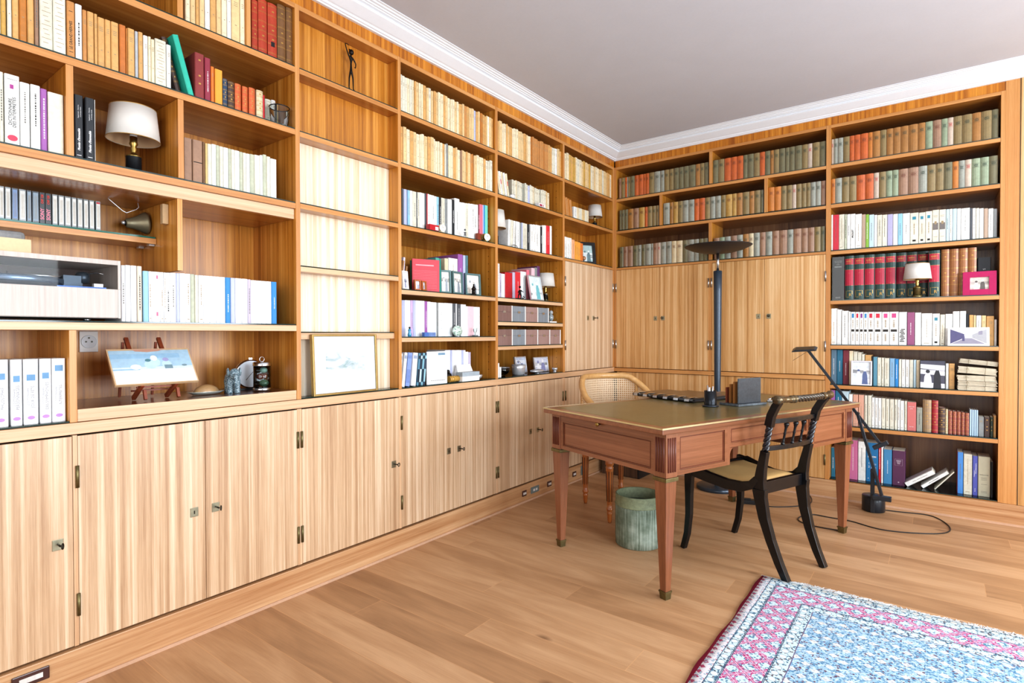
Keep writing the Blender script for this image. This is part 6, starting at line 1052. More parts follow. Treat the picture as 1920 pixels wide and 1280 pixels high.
def filebox(i, s0, s1, z, h, mt, label):
    t = wthing('storage_box', 'L', (s0+s1)/2, .012, z, label, 'box', 'grey-brown storage boxes'); w = s1-s0-.004
    MB().box(-w/2, w/2-.010, 0, .24, 0, h*.60).build('box_body', mt, t); MB().box(-w/2, w/2-.010, -.0, .24, h*.61, h*.985).build('lid', mt, t)
    MB().box(w/2-.0095, w/2, -.002, .24, 0, h).build('white_side', M_WHITE, t); MB().box(-w/2, w/2-.011, .002, .006, h*.59, h*.62).build('gap_line', M_BLACK, t)
    MB().box(-.022, .008, -.004, -.0002, h*.53, h*.66).build('clasp', M_STEEL, t)
for i, (a, b_) in enumerate([(-1.685, -1.512), (-1.510, -1.355), (-1.353, -1.199), (-1.197, -1.058)]): filebox(i, a, b_, 1.2712, .108, FB[[0, 1, 2, 1][i]], '%s storage box from left on the upper of two box shelves' % ORD[i])
for i, (a, b_) in enumerate([(-1.685, -1.510), (-1.508, -1.355), (-1.353, -1.200), (-1.198, -1.040), (-1.038, -.890)]): filebox(i, a, b_, 1.1072, .110, FB[[0, 1, 2, 2, 2][i]], '%s storage box from left on the lower of two box shelves' % ORD[i])
simple('stone_bust', 'L', -.985, .02, 1.2712, 'pale grey stone bust with crystal on white base beside boxes', 'ornament', [('base', MB().box(-.045, .05, 0, .04, 0, .01), M_WHITE), ('bust', MB().sphere((0, .02, .040), .028, 12, 0, (.9, .7, 1.05)), speckle('grey_stone', '#9CA8AC', '#5C6468')), ('head', MB().sphere((0, .02, .078), .017, 12), speckle('grey_stone2', '#C0C8CA', '#7C8488'))])
for i in range(3): tag(MB().box(-.009, .009, 0, .06, 0, .125-.028*i).build('card_box', M_WHITE, None, wloc('L', -1.668+.022*i, .03, .8922), PI/2, bevel=.001), '%s of three small white upright card boxes at the worktop silver display' % ['tallest', 'middle', 'shortest'][i], 'box')
simple('glass_bowl', 'L', -1.520, .05, .8922, 'clear crystal bowl between white boxes and silver bucket', 'bowl', [('bowl', MB().lathe([(.02, 0), (.024, .004), (.05, .028), (.056, .060), (.053, .060), (.045, .028), (.0, .008)], 22, cy=.05, cap=False), M_GLASS), ('rim', MB().tube([(.055*math.cos(a*PI/11), .05+.055*math.sin(a*PI/11), .060) for a in range(22)], .0016, 5, closed=True), M_SILVER)])
simple('ice_bucket', 'L', -1.345, .03, .8922, 'silver ice bucket with ring handle before the first silver frame', 'bucket', [('body', MB().lathe([(.040, 0), (.046, .006), (.050, .05), (.052, .072), (.048, .072), (.044, .01), (0, .008)], 26, cy=.055, cap=False), M_SILVER), ('handle', MB().tube([(.022*math.cos(a*PI/8), .055, .080+.018*math.sin(a*PI/8)) for a in range(9)], .0025, 6), M_SILVER)])
simple('silver_shell_dish', 'L', -1.130, .02, .8922, 'low fluted silver shell dish before the wide silver frame', 'dish', [('dish', MB().sphere((0, .05, .0165), .07, 20, 0, (1.05, .6, .22)), M_SILVER), ('foot', MB().lathe([(.02, 0), (.016, .003)], 14, cy=.05), M_SILVER)])
simple('silver_cup', 'L', -.915, .02, .8922, 'little silver cup at the far end of the worktop display', 'cup', [('cup', MB().lathe([(.014, 0), (.010, .006), (.02, .018), (.022, .03), (.020, .03), (0, .012)], 16, cy=.03, cap=False), M_SILVER), ('handle', MB().tube([(.02, .03, .026), (.032, .03, .02), (.02, .03, .012)], .0016, 6), M_SILVER)])
simple('glass_ornament', 'L', -.485, .018, 1.7832, 'small round glass ornament between orange books and black frame', 'ornament', [('ball', MB().sphere((0, .02, .034), .018, 14), plain('amber_glass', '#A87C5C', .1, coat=.8, var=.2)), ('stem', MB().lathe([(.016, 0), (.006, .008), (.006, .018)], 14, cy=.02), M_STEEL)])
# ------------------------------------------------------------------ desk
DA = math.radians(70.1)
def deskthing(name, x, y, z, label, cat, turn=0):
    c, s = math.cos(DA), math.sin(DA)
    o = empty(name, (1.264+c*x-s*y, -1.352+s*x+c*y, z), DA+turn); return tag(o, label, cat)
dk = deskthing('writing_desk', 0, 0, 0, 'reddish wooden writing desk with green leather top on tapered legs', 'desk')
LX, LY = .760, .378; ZT_ = .775
LE = plain('green_leather_top', '#6E6440', .35, coat=.3, var=.08)
MB().box(-.845, .845, -.432, .432, .745, .7675).build('top_slab', V_DESK, dk, bevel=.004)
m = MB(); e = .0035
m.box(-.847, .847, -.434, -.434+e, .7676, ZT_); m.box(-.847, .847, .434-e, .434, .7676, ZT_); m.box(-.847, -.847+e, -.434+e, .434-e, .7676, ZT_); m.box(.847-e, .847, -.434+e, .434-e, .7676, ZT_)
m.build('brass_edge', M_BRASSP, dk)
m = MB(); q0, q1 = .8434, .4304
for a in ((-q0, q0, -q1, -q1+.042), (-q0, q0, q1-.042, q1), (-q0, -q0+.042, -q1+.042, q1-.042), (q0-.042, q0, -q1+.042, q1-.042)): m.box(a[0], a[1], a[2], a[3], .7677, .7742)
m.build('top_border', V_DESK, dk)
lt = MB().box(-q0+.0425, q0-.0425, -q1+.0425, q1-.0425, .7677, .7744).build('leather_inset', LE, dk)
m = MB(); g = .055
for a in ((-q0+g, q0-g, -q1+g, -q1+g+.003), (-q0+g, q0-g, q1-g-.003, q1-g), (-q0+g, -q0+g+.003, -q1+g+.003, q1-g-.003), (q0-g-.003, q0-g, -q1+g+.003, q1-g-.003)): m.box(a[0], a[1], a[2], a[3], .77445, .77475)
m.build('gilt_tooling', plain('gold_tooling', '#94803C', .4, .3), lt)
CX, CY = .800, .412   # outer faces of the corner blocks
for sx in (-1, 1):
    for sy in (-1, 1):
        b0, b1_ = sorted((sx*CX, sx*(CX-.072))); c0, c1 = sorted((sy*CY, sy*(CY-.072)))
        blk = MB().box(b0, b1_, c0, c1, .548, .7445).build('corner_block', V_DESKZ, dk, bevel=.0015)
        fl = MB()
        for k in range(4):
            xx = sx*(CX-.014-.0145*k); yy = sy*(CY-.014-.0145*k)
            fl.tube([(xx, sy*CY+sy*.0002, .572), (xx, sy*CY+sy*.0002, .724)], .0048, 6); fl.tube([(sx*CX+sx*.0002, yy, .572), (sx*CX+sx*.0002, yy, .724)], .0048, 6)
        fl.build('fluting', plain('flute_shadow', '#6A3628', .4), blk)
        lx, ly = sx*(CX-.036), sy*(CY-.036)
        leg = MB(); h0, h1 = .034, .0165
        def ring(h, z): return [(lx-h, ly-h, z), (lx+h, ly-h, z), (lx+h, ly+h, z), (lx-h, ly+h, z)]
        leg.add(ring(h1, .032)+ring(h0, .530), [(0, 3, 2, 1), (4, 5, 6, 7)]+[(k, (k+1) % 4, 4+(k+1) % 4, 4+k) for k in range(4)])
        lg = leg.build('leg', V_DESKZ, dk, bevel=.002)
        MB().box(lx-.0405, lx+.0405, ly-.0405, ly+.0405, .5305, .5475).build('collar', M_BRASSD, lg, bevel=.002)
        f = MB(); f.add([(lx-.0165, ly-.0165, 0), (lx+.0165, ly-.0165, 0), (lx+.0165, ly+.0165, 0), (lx-.0165, ly+.0165, 0), (lx-.019, ly-.019, .034), (lx+.019, ly-.019, .034), (lx+.019, ly+.019, .034), (lx-.019, ly+.019, .034)], [(0, 3, 2, 1), (4, 5, 6, 7)]+[(k, (k+1) % 4, 4+(k+1) % 4, 4+k) for k in range(4)])
        f.box(lx-.021, lx+.021, ly-.021, ly+.021, .030, .037); f.build('brass_foot', M_BRASSD, lg)
def panel(par, name, axis, side, a0, a1, z0, z1, face):
    """framed panel: border rails, a moulding and a recessed field; AXIS 'x' runs along the long side"""
    m = MB(); r = .020
    def bx(p0, p1, q0_, q1_, d0, d1, mi=0):
        f0, f1 = sorted((face-side*d0, face-side*d1))
        if axis == 'x': m.box(p0, p1, f0, f1, q0_, q1_, mi)
        else: m.box(f0, f1, p0, p1, q0_, q1_, mi)
    bx(a0, a1, z0, z1, .006, .02)
    bx(a0, a1, z0, z0+r, 0, .006); bx(a0, a1, z1-r, z1, 0, .006); bx(a0, a0+r, z0+r, z1-r, 0, .006); bx(a1-r, a1, z0+r, z1-r, 0, .006)
    g = r+.004; k = .0035
    for (p0, p1, q0_, q1_) in ((a0+g, a1-g, z0+g, z0+g+k), (a0+g, a1-g, z1-g-k, z1-g), (a0+g, a0+g+k, z0+g+k, z1-g-k), (a1-g-k, a1-g, z0+g+k, z1-g-k)): bx(p0, p1, q0_, q1_, .002, .006, 1)
    return m.build(name, [V_DESK if axis == 'x' else V_DESKY, plain('dark_moulding', '#6A3420', .35)], par)
for sx in (-1, 1):
    p_ = panel(dk, 'end_panel', 'y', sx, -CY+.0725, CY-.0725, .553, .722, sx*(CX-.004)); 
    MB().box(*sorted((sx*(CX-.003), sx*(CX-.022))), -CY+.0725, CY-.0725, .7225, .7445).build('slide_front', V_DESKY, dk)
kn = MB(); kn.lathe([(.006, 0), (.005, .010), (.0125, .015), (.0125, .020), (.007, .025), (0, .026)], 16); kn = kn.build('slide_knob', M_BRASS, dk); kn.matrix_local = Matrix.Translation((-CX+.002, 0.02, .733)) @ Matrix.Rotation(-PI/2, 4, 'Y')
for sy in (-1, 1):
    for a, b_ in ((-CX+.0725, -.370), (.370, CX-.0725)): panel(dk, 'drawer_front', 'x', sy, a, b_, .553, .7445, sy*(CY-.003))
    panel(dk, 'frieze_panel', 'x', sy, -.350, .350, .632, .7445, sy*(CY-.012))
    for sx in (-1, 1):
        m = MB(); f0, f1 = sorted((sy*(CY-.004), sy*(CY-.022)))
        pts = [(.3695, .553), (.350, .553), (.349, .60)]+[(.349-.030*(1-math.cos(t*PI/12)), .60+.0315*math.sin(t*PI/12)) for t in range(1, 7)]+[(.319, .7445), (.3695, .7445)]
        pts = [(.3695, .553), (.350, .553), (.350, .596)]+[(.350-.030*(1-math.cos(t*PI/12)), .596+.036*math.sin(t*PI/12)) for t in range(1, 7)]+[(.32, .6319), (.3495, .6319), (.3495, .7445), (.3695, .7445)]
        n = len(pts); vs = [(sx*x, f0, z) for x, z in pts]+[(sx*x, f1, z) for x, z in pts]
        m.add(vs, [tuple(range(n)), tuple(n+k for k in reversed(range(n)))]+[(k, (k+1) % n, n+(k+1) % n, n+k) for k in range(n)]); m.build('corner_bracket', V_DESKZ, dk)
for a, b_ in ((-CX+.025, -.352), (.352, CX-.025)): MB().box(a, b_, -CY+.024, CY-.024, .556, .744).build('drawer_case', plain('desk_inside', '#5C3018', .6), dk)
MB().box(-.35, .35, -CY+.035, CY-.035, .64, .744).build('centre_case', plain('desk_inside', '#5C3018', .6), dk)
# things on the desk
DZ = ZT_+.0003
fo = deskthing('chrome_album', -.085, .215, DZ, 'black album with chrome ring spine lying on the desk', 'album', turn=.0)
fo.location = (1.0, -1.24, DZ); fo.rotation_euler = (0, 0, math.radians(-19))
m = MB(); m.box(-.28, .19, -.01, .30, .0, .010); m.box(-.28, .19, -.01, .30, .016, .024); m.build('covers', plain('black_leather', '#17181B', .35, coat=.3), fo, bevel=.003)
MB().box(-.275, .185, .0, .295, .0102, .0158).build('pages', plain('grey_pages', '#4C4C50', .6), fo)
MB().box(-.27, .18, .03, .295, .0242, .0262).build('brown_panel', plain('brown_leather_pad', '#6A4C2C', .35, coat=.25, var=.08), fo)
for k in range(6):
    x = -.255+.082*k; m = MB(); m.bar([(x, .045, .0268), (x, -.010, .0275), (x, -.030, .020), (x, -.032, .008), (x, -.012, .0018)], (1, 0, 0), .034, .002); m.build('chrome_ring', M_STEEL, fo)
m = MB(); m.tube([(-.285, -.016, .013), (.195, -.016, .013)], .0105, 12); m.build('black_spine', plain('black_leather', '#17181B', .35, coat=.3), fo)
lp = empty('leather_blotter', (1.13, -.92, DZ), math.radians(-20)); tag(lp, 'brown leather desk blotter lying behind the album and pen pot', 'blotter')
MB().box(-.30, .22, -.040, .18, 0, .007).build('pad', plain('brown_leather_pad', '#6A4C2C', .35, coat=.25, var=.08), lp, bevel=.002); MB().box(-.30, .22, .03, .034, .0072, .009).build('fold_seam', M_BLACK, lp)
pp = empty('pen_pot', (1.306, -1.415, DZ)); tag(pp, 'black glossy pen pot on an octagonal base holding pens', 'pen pot')
MB().lathe([(.046, 0), (.047, .006), (.040, .010)], 8).build('base', plain('gunmetal', '#3A4048', .3, .6), pp)
MB().lathe([(.033, .0102), (.034, .088), (.031, .088), (.030, .014), (0, .014)], 28, cap=False).build('cup', plain('black_metal', '#22262C', .22, .6), pp)
for x, y, h, mt in ((-.010, .0, .118, M_STEEL), (.006, .010, .112, M_SILVER), (.0, -.010, .108, M_WHITE)): MB().tube([(x*.5, y*.5, .015), (x*1.6, y*1.6, h)], .0042, 8).build('pen', mt, pp)
lh = empty('letter_holder', (1.425, -1.335, DZ), math.radians(66)); tag(lh, 'slate letter holder with upright slabs and brown dividers on desk', 'letter holder')
SL = plain('slate', '#3C444C', .4, coat=.15, var=.2); SLE = plain('rough_slate_edge', '#6A7278', .8, var=.3)
MB().box(-.005, .235, -.02, .115, 0, .013, 1, None, 0).build('base_slab', [SL, SLE], lh, bevel=.002)
MB().box(.02, .208, .0, .010, .0132, .155, 1, 0).build('front_slab', [SL, SLE], lh, bevel=.002)
for k, (h, mt) in enumerate([(.135, '#9A6430'), (.12, '#9A6430'), (.10, '#7C3C24')]): MB().box(.018, .20, .032+.026*k, .038+.026*k, .0132, h).build('divider', plain('letter_divider_'+mt[1:], mt, .6), lh)
gc = empty('chrome_stapler', (1.535, -.985, DZ), .4); tag(gc, 'small chrome and dark ornament on the desk behind chair rail', 'ornament')
MB().box(-.03, .03, -.012, .012, 0, .010).build('base', M_STEEL, gc, bevel=.002); MB().sphere((.008, 0, .020), .0105, 12).build('ball', plain('dark_chrome', '#4C5458', .2, .9), gc); MB().tube([(-.025, 0, .012), (-.005, 0, .020)], .005, 8).build('arm', M_STEEL, gc)
# ------------------------------------------------------------------ black regency chair
CA = math.radians(69.5)
ch = empty('side_chair', (1.530, -1.442, 0), CA); tag(ch, 'black ebonised side chair with twisted rope back and tan seat', 'chair')
def post(sx):
    xs = sx
    f = [(.160*xs, -.305, 0), (.163*xs, -.265, .08), (.168*xs, -.225, .18), (.174*xs, -.195, .28), (.180*xs, -.178, .38), (.184*xs, -.178, .46), (.188*xs, -.190, .52), (.190*xs, -.204, .58), (.190*xs, -.212, .615)]
    return f
for sx in (-1, 1):
    P = post(sx)
    MB().bar(P[:5]+[(.182*sx, -.176, .42)], (1, 0, 0), .030, [.030, .036, .042, .050, .060, .070]).build('rear_leg', M_EBON, ch, bevel=.002)
    MB().bar([(.182*sx, -.1762, .4202), (.184*sx, -.178, .46), (.187*sx, -.188, .52), (.189*sx, -.200, .575), (.190*sx, -.208, .612)], (1, 0, 0), .030, [.060, .052, .042, .036, .034]).build('back_post', M_EBON, ch, bevel=.002)
    # rope-twisted length
    m = MB(); n = 20; pts = []; 
    for st in range(3):
        pts = []
        for k in range(25):
            t = k/24; a = t*2*PI*1.6+st*2*PI/3; zc = .616+.118*t; yc = -.209-.022*t; xc = (.190+.002*t)*sx
            pts.append((xc+.009*math.cos(a), yc+.009*math.sin(a), zc))
        m.tube(pts, .0085, 7)
    m.build('twisted_post', plain('ebonised_twist', '#1A1A20', .25, coat=.6, var=.2), ch)
    MB().bar([(.192*sx, -.230, .737), (.195*sx, -.243, .79), (.200*sx, -.268, .835), (.205*sx, -.290, .862)], (1, 0, 0), .030, [.038, .036, .034, .030]).build('upper_post', M_EBON, ch, bevel=.002)
    # side rail: one sweeping curve from the post down and forward to the front leg
    MB().bar([(.187*sx, -.165, .470), (.188*sx, -.135, .432), (.192*sx, -.08, .412), (.200*sx, .0, .410), (.212*sx, .10, .424), (.222*sx, .19, .442)], (1, 0, 0), .026, [.030, .042, .050, .052, .054, .060]).build('side_rail', M_EBON, ch, bevel=.002)
    MB().bar([(.222*sx, .212, .468), (.223*sx, .222, .40), (.224*sx, .222, .30), (.224*sx, .222, .20), (.223*sx, .235, .09), (.222*sx, .262, 0)], (1, 0, 0), .028, [.052, .048, .038, .033, .029, .026]).build('front_leg', M_EBON, ch, bevel=.002)
    m = MB(); m.lathe([(.020, 0), (.020, .003), (.014, .0045), (.012, .0035), (.006, .005), (0, .005)], 20); o = m.build('roundel', plain('brass_black', '#3C3628', .3, .5), ch); o.matrix_local = Matrix.Translation((.2362*sx, .215, .438)) @ Matrix.Rotation(sx*PI/2, 4, 'Y')
MB().box(-.208, .208, .196, .222, .400, .458).build('front_rail', M_EBON, ch, bevel=.002)
MB().box(-.167, .167, -.186, -.162, .392, .452).build('rear_rail', M_EBON, ch, bevel=.002)
def seat_mesh():
    m = MB(); nx, ny = 10, 10; vs = []
    for j in range(ny+1):
        v = j/ny; y = -.160+.355*v; hw = .172+.030*v
        for i in range(nx+1):
            u = i/nx*2-1; e = (1-u**6)*(1-(2*v-1)**6)
            dip = -.014*math.sin(v*PI)
            vs.append((u*hw, y, .444+dip+.008*v+.020*e))
    fs = [(j*(nx+1)+i, j*(nx+1)+i+1, (j+1)*(nx+1)+i+1, (j+1)*(nx+1)+i) for j in range(ny) for i in range(nx)]
    m.add(vs, fs, 0, True); return m
seat_mesh().build('seat_pad', plain('tan_leather_seat', '#D4AE74', .4, coat=.15, var=.03), ch, solid=.012)
def curved(x0, x1, y, z, bow): return [(x0+(x1-x0)*k/8, y-bow*(1-(k/4-1)**2), z) for k in range(9)]
MB().bar(curved(-.178, .178, -.212, .625, .018), (0, 0, 1), .022, .018).build('lower_cross_rail', M_EBON, ch, bevel=.0015)
MB().bar(curved(-.180, .180, -.236, .760, .018), (0, 0, 1), .022, .016).build('upper_cross_rail', M_EBON, ch, bevel=.0015)
for x in (-.075, 0, .075):
    m = MB(); yb = -.212-.018*(1-(x/.178)**2); yt = -.236-.018*(1-(x/.18)**2)
    prof = [(.010, 0), (.010, .006), (.006, .010), (.0085, .016), (.0055, .022), (.0055, .05), (.0075, .056), (.0055, .062), (.0060, .085), (.009, .092), (.009, .096), (.012, .100), (.012, .112)]
    m.lathe(prof, 12); o = m.build('baluster', M_EBON, ch)
    o.matrix_local = Matrix.Translation((x, yb, .6365)) @ Matrix.Rotation(math.atan2(-(yt-yb), .124), 4, 'X')
# rope-twist top rail with turned gilt ends
BG = plain('bronzed_rail', '#4A4238', .28, .5, coat=.4, var=.25)
m = MB()
def ry(x): return -.292-.030*(1-(x/.24)**2)
for st in range(3):
    m.tube([(x_, ry(x_)+.0085*math.cos(a), .872+.0085*math.sin(a)) for x_, a in [(-.115+.23*k/40, k/40*2*PI*3.2+st*2.094) for k in range(41)]], .0088, 7)
m.build('rope_rail', BG, ch)
for sx in (-1, 1):
    m = MB(); segs = [(.115, .016), (.120, .019), (.126, .019), (.128, .013), (.134, .013), (.138, .018), (.146, .018), (.150, .013), (.158, .015), (.166, .013), (.172, .015), (.180, .012), (.188, .014), (.198, .012), (.205, .017), (.222, .021), (.236, .020), (.240, .013), (.243, .006)]
    vs = []; n = 16
    for x_, r in segs:
        for k in range(n): a = 2*PI*k/n; vs.append((sx*x_, ry(x_)+r*math.cos(a), .872+r*math.sin(a)))
    m.add(vs, [(i*n+k, i*n+(k+1) % n, (i+1)*n+(k+1) % n, (i+1)*n+k) for i in range(len(segs)-1) for k in range(n)]+[tuple(range(n)), tuple((len(segs)-1)*n+k for k in range(n))], 0, True); m.build('turned_rail_end', plain('gilded_bronze', '#6A5A40', .28, .7, coat=.3, var=.2), ch)
# ------------------------------------------------------------------ cane tub chair
cc = empty('cane_armchair', (.600, -1.120, 0), math.radians(-28)); tag(cc, 'blond cane tub armchair with curved back behind the desk', 'chair')
BW = veneer('beech', '#B8864C', '#D2A66C', '#E4C290', 'x', 30, .35, .3, contrast=.4)
def caned():
    m, nt, b = newmat('woven_cane'); t = nt.nodes.new('ShaderNodeUVMap'); mp = nt.nodes.new('ShaderNodeMapping'); mp.inputs['Scale'].default_value = (1, 1, 1)
    nt.links.new(t.outputs[0], mp.inputs[0]); sp = nt.nodes.new('ShaderNodeSeparateXYZ'); nt.links.new(mp.outputs[0], sp.inputs[0])
    fx = math2(nt, 'FRACT', sp.outputs[0]); fy = math2(nt, 'FRACT', sp.outputs[1])
    dx = math2(nt, 'SUBTRACT', fx, .5); dy = math2(nt, 'SUBTRACT', fy, .5)
    r = math2(nt, 'SQRT', math2(nt, 'ADD', math2(nt, 'MULTIPLY', dx, dx), math2(nt, 'MULTIPLY', dy, dy)))
    hole = math2(nt, 'LESS_THAN', r, .30)
    b.inputs['Base Color'].default_value = hx('#D8C0A0'); b.inputs['Roughness'].default_value = .5
    tr = nt.nodes.new('ShaderNodeBsdfTransparent'); mx = nt.nodes.new('ShaderNodeMixShader'); o = nt.nodes['Material Output']
    nt.links.new(hole, mx.inputs[0]); nt.links.new(b.outputs[0], mx.inputs[1]); nt.links.new(tr.outputs[0], mx.inputs[2]); nt.links.new(mx.outputs[0], o.inputs[0]); return m
# local frame: +x toward the desk; back at -x
def arc(t): # t from -1 (near arm) to 1 (far arm)
    a = t*2.05; rx, ry_ = .275, .27
    x = -.235+.24*(1-math.cos(a)); y = .262*math.sin(a) if abs(a) < 1.57 else (.262 if a > 0 else -.262)
    if abs(a) >= 1.57: x = .005+(abs(a)-1.57)*.42
    return x, y
def rimz(t): 
    u = abs(t); return .885 if u < .38 else .885-.225*((u-.38)/.62)**1.15
T_ = [k/24*2-1 for k in range(25)]
MB().tube([(*arc(t), rimz(t)) for t in T_], .021, 12).build('top_rail', BW, cc)
MB().tube([(arc(t)[0]+.02, arc(t)[1]*.97, .50) for t in T_], .013, 10).build('lower_rail', BW, cc)
m = MB(); rows_ = 9; vs = []
for j in range(rows_+1):
    for t in T_:
        x, y = arc(t); f = j/rows_; vs.append((x+.02*(1-f), y*(.97+.03*f), .51+(rimz(t)-.016-.51)*f))
n = len(T_); fs = [(j*n+i, j*n+i+1, (j+1)*n+i+1, (j+1)*n+i) for j in range(rows_) for i in range(n-1)]
m.add(vs, fs, 0, True); cb = m.build('cane_panel', caned(), cc)
uv = cb.data.uv_layers.new(name='UVMap')
for p in cb.data.polygons:
    for li, vi in zip(p.loop_indices, p.vertices):
        j, i = divmod(vi, n); uv.data[li].uv = (i*3.0, (vs[vi][2]-.5)/.0155)
for t in (-.52, .52, -1, 1):
    x, y = arc(t); MB().tube([(x, y, rimz(t)), (x+.012, y*.985, .47)], .011, 8).build('back_upright', BW, cc)
MB().prism([(-.235, -.18), (-.19, -.245), (.24, -.265), (.265, -.24), (.265, .24), (.24, .265), (-.19, .245), (-.235, .18), (-.25, 0)], .400, .455).build('seat_frame', BW, cc, bevel=.006)
MB().sphere((.01, 0, .457), .225, 20, 0, (1.03, 1.02, .13)).build('seat_cushion', plain('cushion_cream', '#C8B894', .8), cc)
for (x, y) in ((.225, -.235), (.225, .235), (-.19, -.15), (-.19, .15)):
    lg = MB(); lg.lathe([(.010, 0), (.013, .012), (.017, .055), (.019, .062), (.014, .068), (.020, .080), (.021, .090), (.016, .095), (.017, .12), (.024, .34), (.026, .348), (.019, .356), (.027, .366), (.027, .3995)], 16, cx=x, cy=y); o = lg.build('leg', V_DESKZ if 0 else veneer('walnut_leg', '#7C3E14', '#A45C26', '#BC7A40', 'z', 40, .3, .4), cc)
    fl = MB()
    for k in range(8):
        a = k*PI/4; fl.tube([(x+.0168*math.cos(a), y+.0168*math.sin(a), .135), (x+.0232*math.cos(a), y+.0232*math.sin(a), .325)], .0026, 5)
    fl.build('fluting', plain('flute_dark', '#3C1C0C', .5), o)
# ------------------------------------------------------------------ waste bin
wbn = empty('waste_bin', (.978, -1.645, 0)); tag(wbn, 'round mottled green-grey fabric waste bin under the desk', 'bin')
def mottled():
    m, nt, b = newmat('mottled_fabric'); v = coords(nt, (170, 170, 3)); a = noise(nt, v, 1, 3, .6); v2 = coords(nt, (7, 7, 7)); c = noise(nt, v2, 1, 4, .6)
    s = math2(nt, 'ADD', math2(nt, 'MULTIPLY', a, .5), math2(nt, 'MULTIPLY', c, .5))
    nt.links.new(ramp(nt, s, [(.36, hx('#3C4634')), (.48, hx('#6C7A6A')), (.62, hx('#A4B0A4'))]), b.inputs['Base Color']); b.inputs['Roughness'].default_value = .8; bump(nt, b, a, .4, .003); return m
MF = mottled()
MB().lathe([(.120, 0), (.127, .004), (.129, .05), (.129, .218), (.1265, .222), (.1255, .223)], 48).build('body', MF, wbn)
MB().lathe([(.130, .2235), (.1325, .227), (.130, .231), (.1275, .233), (.1285, .275), (.1275, .283), (.1235, .286), (.119, .283), (.118, .235), (.118, .2236)], 48, cap=False).build('rim_band', plain('velvet_rim', '#7E8668', .7, var=.2), wbn)
MB().lathe([(.116, .224), (.0, .2242)], 32, cap=False).build('liner', plain('bin_liner', '#0C141E', .3), wbn)
# dark wooden box far under the desk
fb_ = empty('wooden_box', (.235, -.215, 0), 0); tag(fb_, 'dark brown wooden box on the floor in the far corner', 'box')
MB().box(-.18, .14, -.12, .14, .006, .225).build('box_body', veneer('walnut_box', '#3A281C', '#503828', '#644A38', 'z', 60, .5, .1), fb_); MB().box(-.165, .125, -.105, .125, 0, .0058).build('base', M_BLACK, fb_); MB().box(.1402, .155, -.12, .14, .0, .225).build('end_board', M_BLACK, fb_)
# ------------------------------------------------------------------ uplighter floor lamp
ul = empty('uplighter_lamp', (.985, -.235, 0)); tag(ul, 'tall black uplighter floor lamp with wide disc behind the desk', 'floor lamp')
MB().lathe([(.150, 0), (.152, .004), (.152, .024), (.144, .030), (.04, .034), (.0, .034)], 48).build('base', M_LAMPG, ul)
MB().lathe([(.020, .034), (.021, .05), (.022, .6), (.030, 1.50), (.032, 1.660), (.026, 1.664), (.0, 1.664)], 32).build('pole', M_LAMPG, ul)
MB().lathe([(.0105, 1.6642), (.0105, 1.800)], 16).build('neck', M_STEEL, ul)
MB().lathe([(.0, 1.795), (.04, 1.7965), (.12, 1.806), (.19, 1.824), (.238, 1.846), (.245, 1.852), (.236, 1.851), (.18, 1.831), (.10, 1.812), (.0, 1.803)], 56, cap=False).build('disc_shade', plain('disc_black', '#262020', .5), ul)
MB().box(-.03, .03, -.01, .01, 1.8135, 1.826).build('halogen_bulb', M_WHITE, ul)
# balanced-arm lamp
TB = plain('black_arm', '#23282F', .35, .3, coat=.2, var=.05)
tz = empty('balanced_arm_lamp', (1.988, -.155, 0)); tag(tz, 'thin black balanced-arm lamp standing on the floor before the bookcase', 'floor lamp')
MB().lathe([(.064, 0), (.067, .003), (.067, .100), (.063, .104), (.0, .104)], 40).build('base', TB, tz)
MB().box(-.012, .012, -.078, -.068, .004, .293).build('stem', TB, tz, bevel=.002)
YL = -.082
def arm(name, a, b_, w, y): MB().bar([(a[0], y, a[1]), (b_[0], y, b_[1])], (0, 1, 0), w, .018).build(name, TB, tz, bevel=.002)
arm('lower_arm', (.052, .132), (-.085, .651), .010, -.086); arm('upper_arm', (.046, .462), (-.385, 1.074), .010, -.098)
arm('lower_arm', (.052, .132), (-.085, .651), .004, -.104)
MB().box(.0, .105, -.112, -.074, .098, .128).build('counterweight', TB, tz, bevel=.003)
o = MB().box(-.045, .048, -.02, .02, -.013, .013).build('counterweight', TB, tz, bevel=.003); o.matrix_local = Matrix.Translation((.044, -.098, .458)) @ Matrix.Rotation(-.52, 4, 'Y')
for x, z in ((-.085, .651), (0, .285), (.046, .462)): MB().tube([(x, -.11, z), (x, -.068, z)], .011, 14).build('pivot', M_BLACK, tz)
o = MB().add([(-.095, -.035, .0), (.06, -.035, .012), (.06, .035, .012), (-.095, .035, .0), (-.075, -.03, .014), (.045, -.03, .022), (.045, .03, .022), (-.075, .03, .014)], [(0, 3, 2, 1), (4, 5, 6, 7), (0, 1, 5, 4), (1, 2, 6, 5), (2, 3, 7, 6), (3, 0, 4, 7)]).build('lamp_head', TB, tz); o.location = (-.385, -.098, 1.066); o.rotation_euler = (.35, 0, 0)
MB().tube([(-.385, -.098, 1.06), (-.475, -.10, .995)], .0012, 5).build('guide_rod', M_KEY, tz)
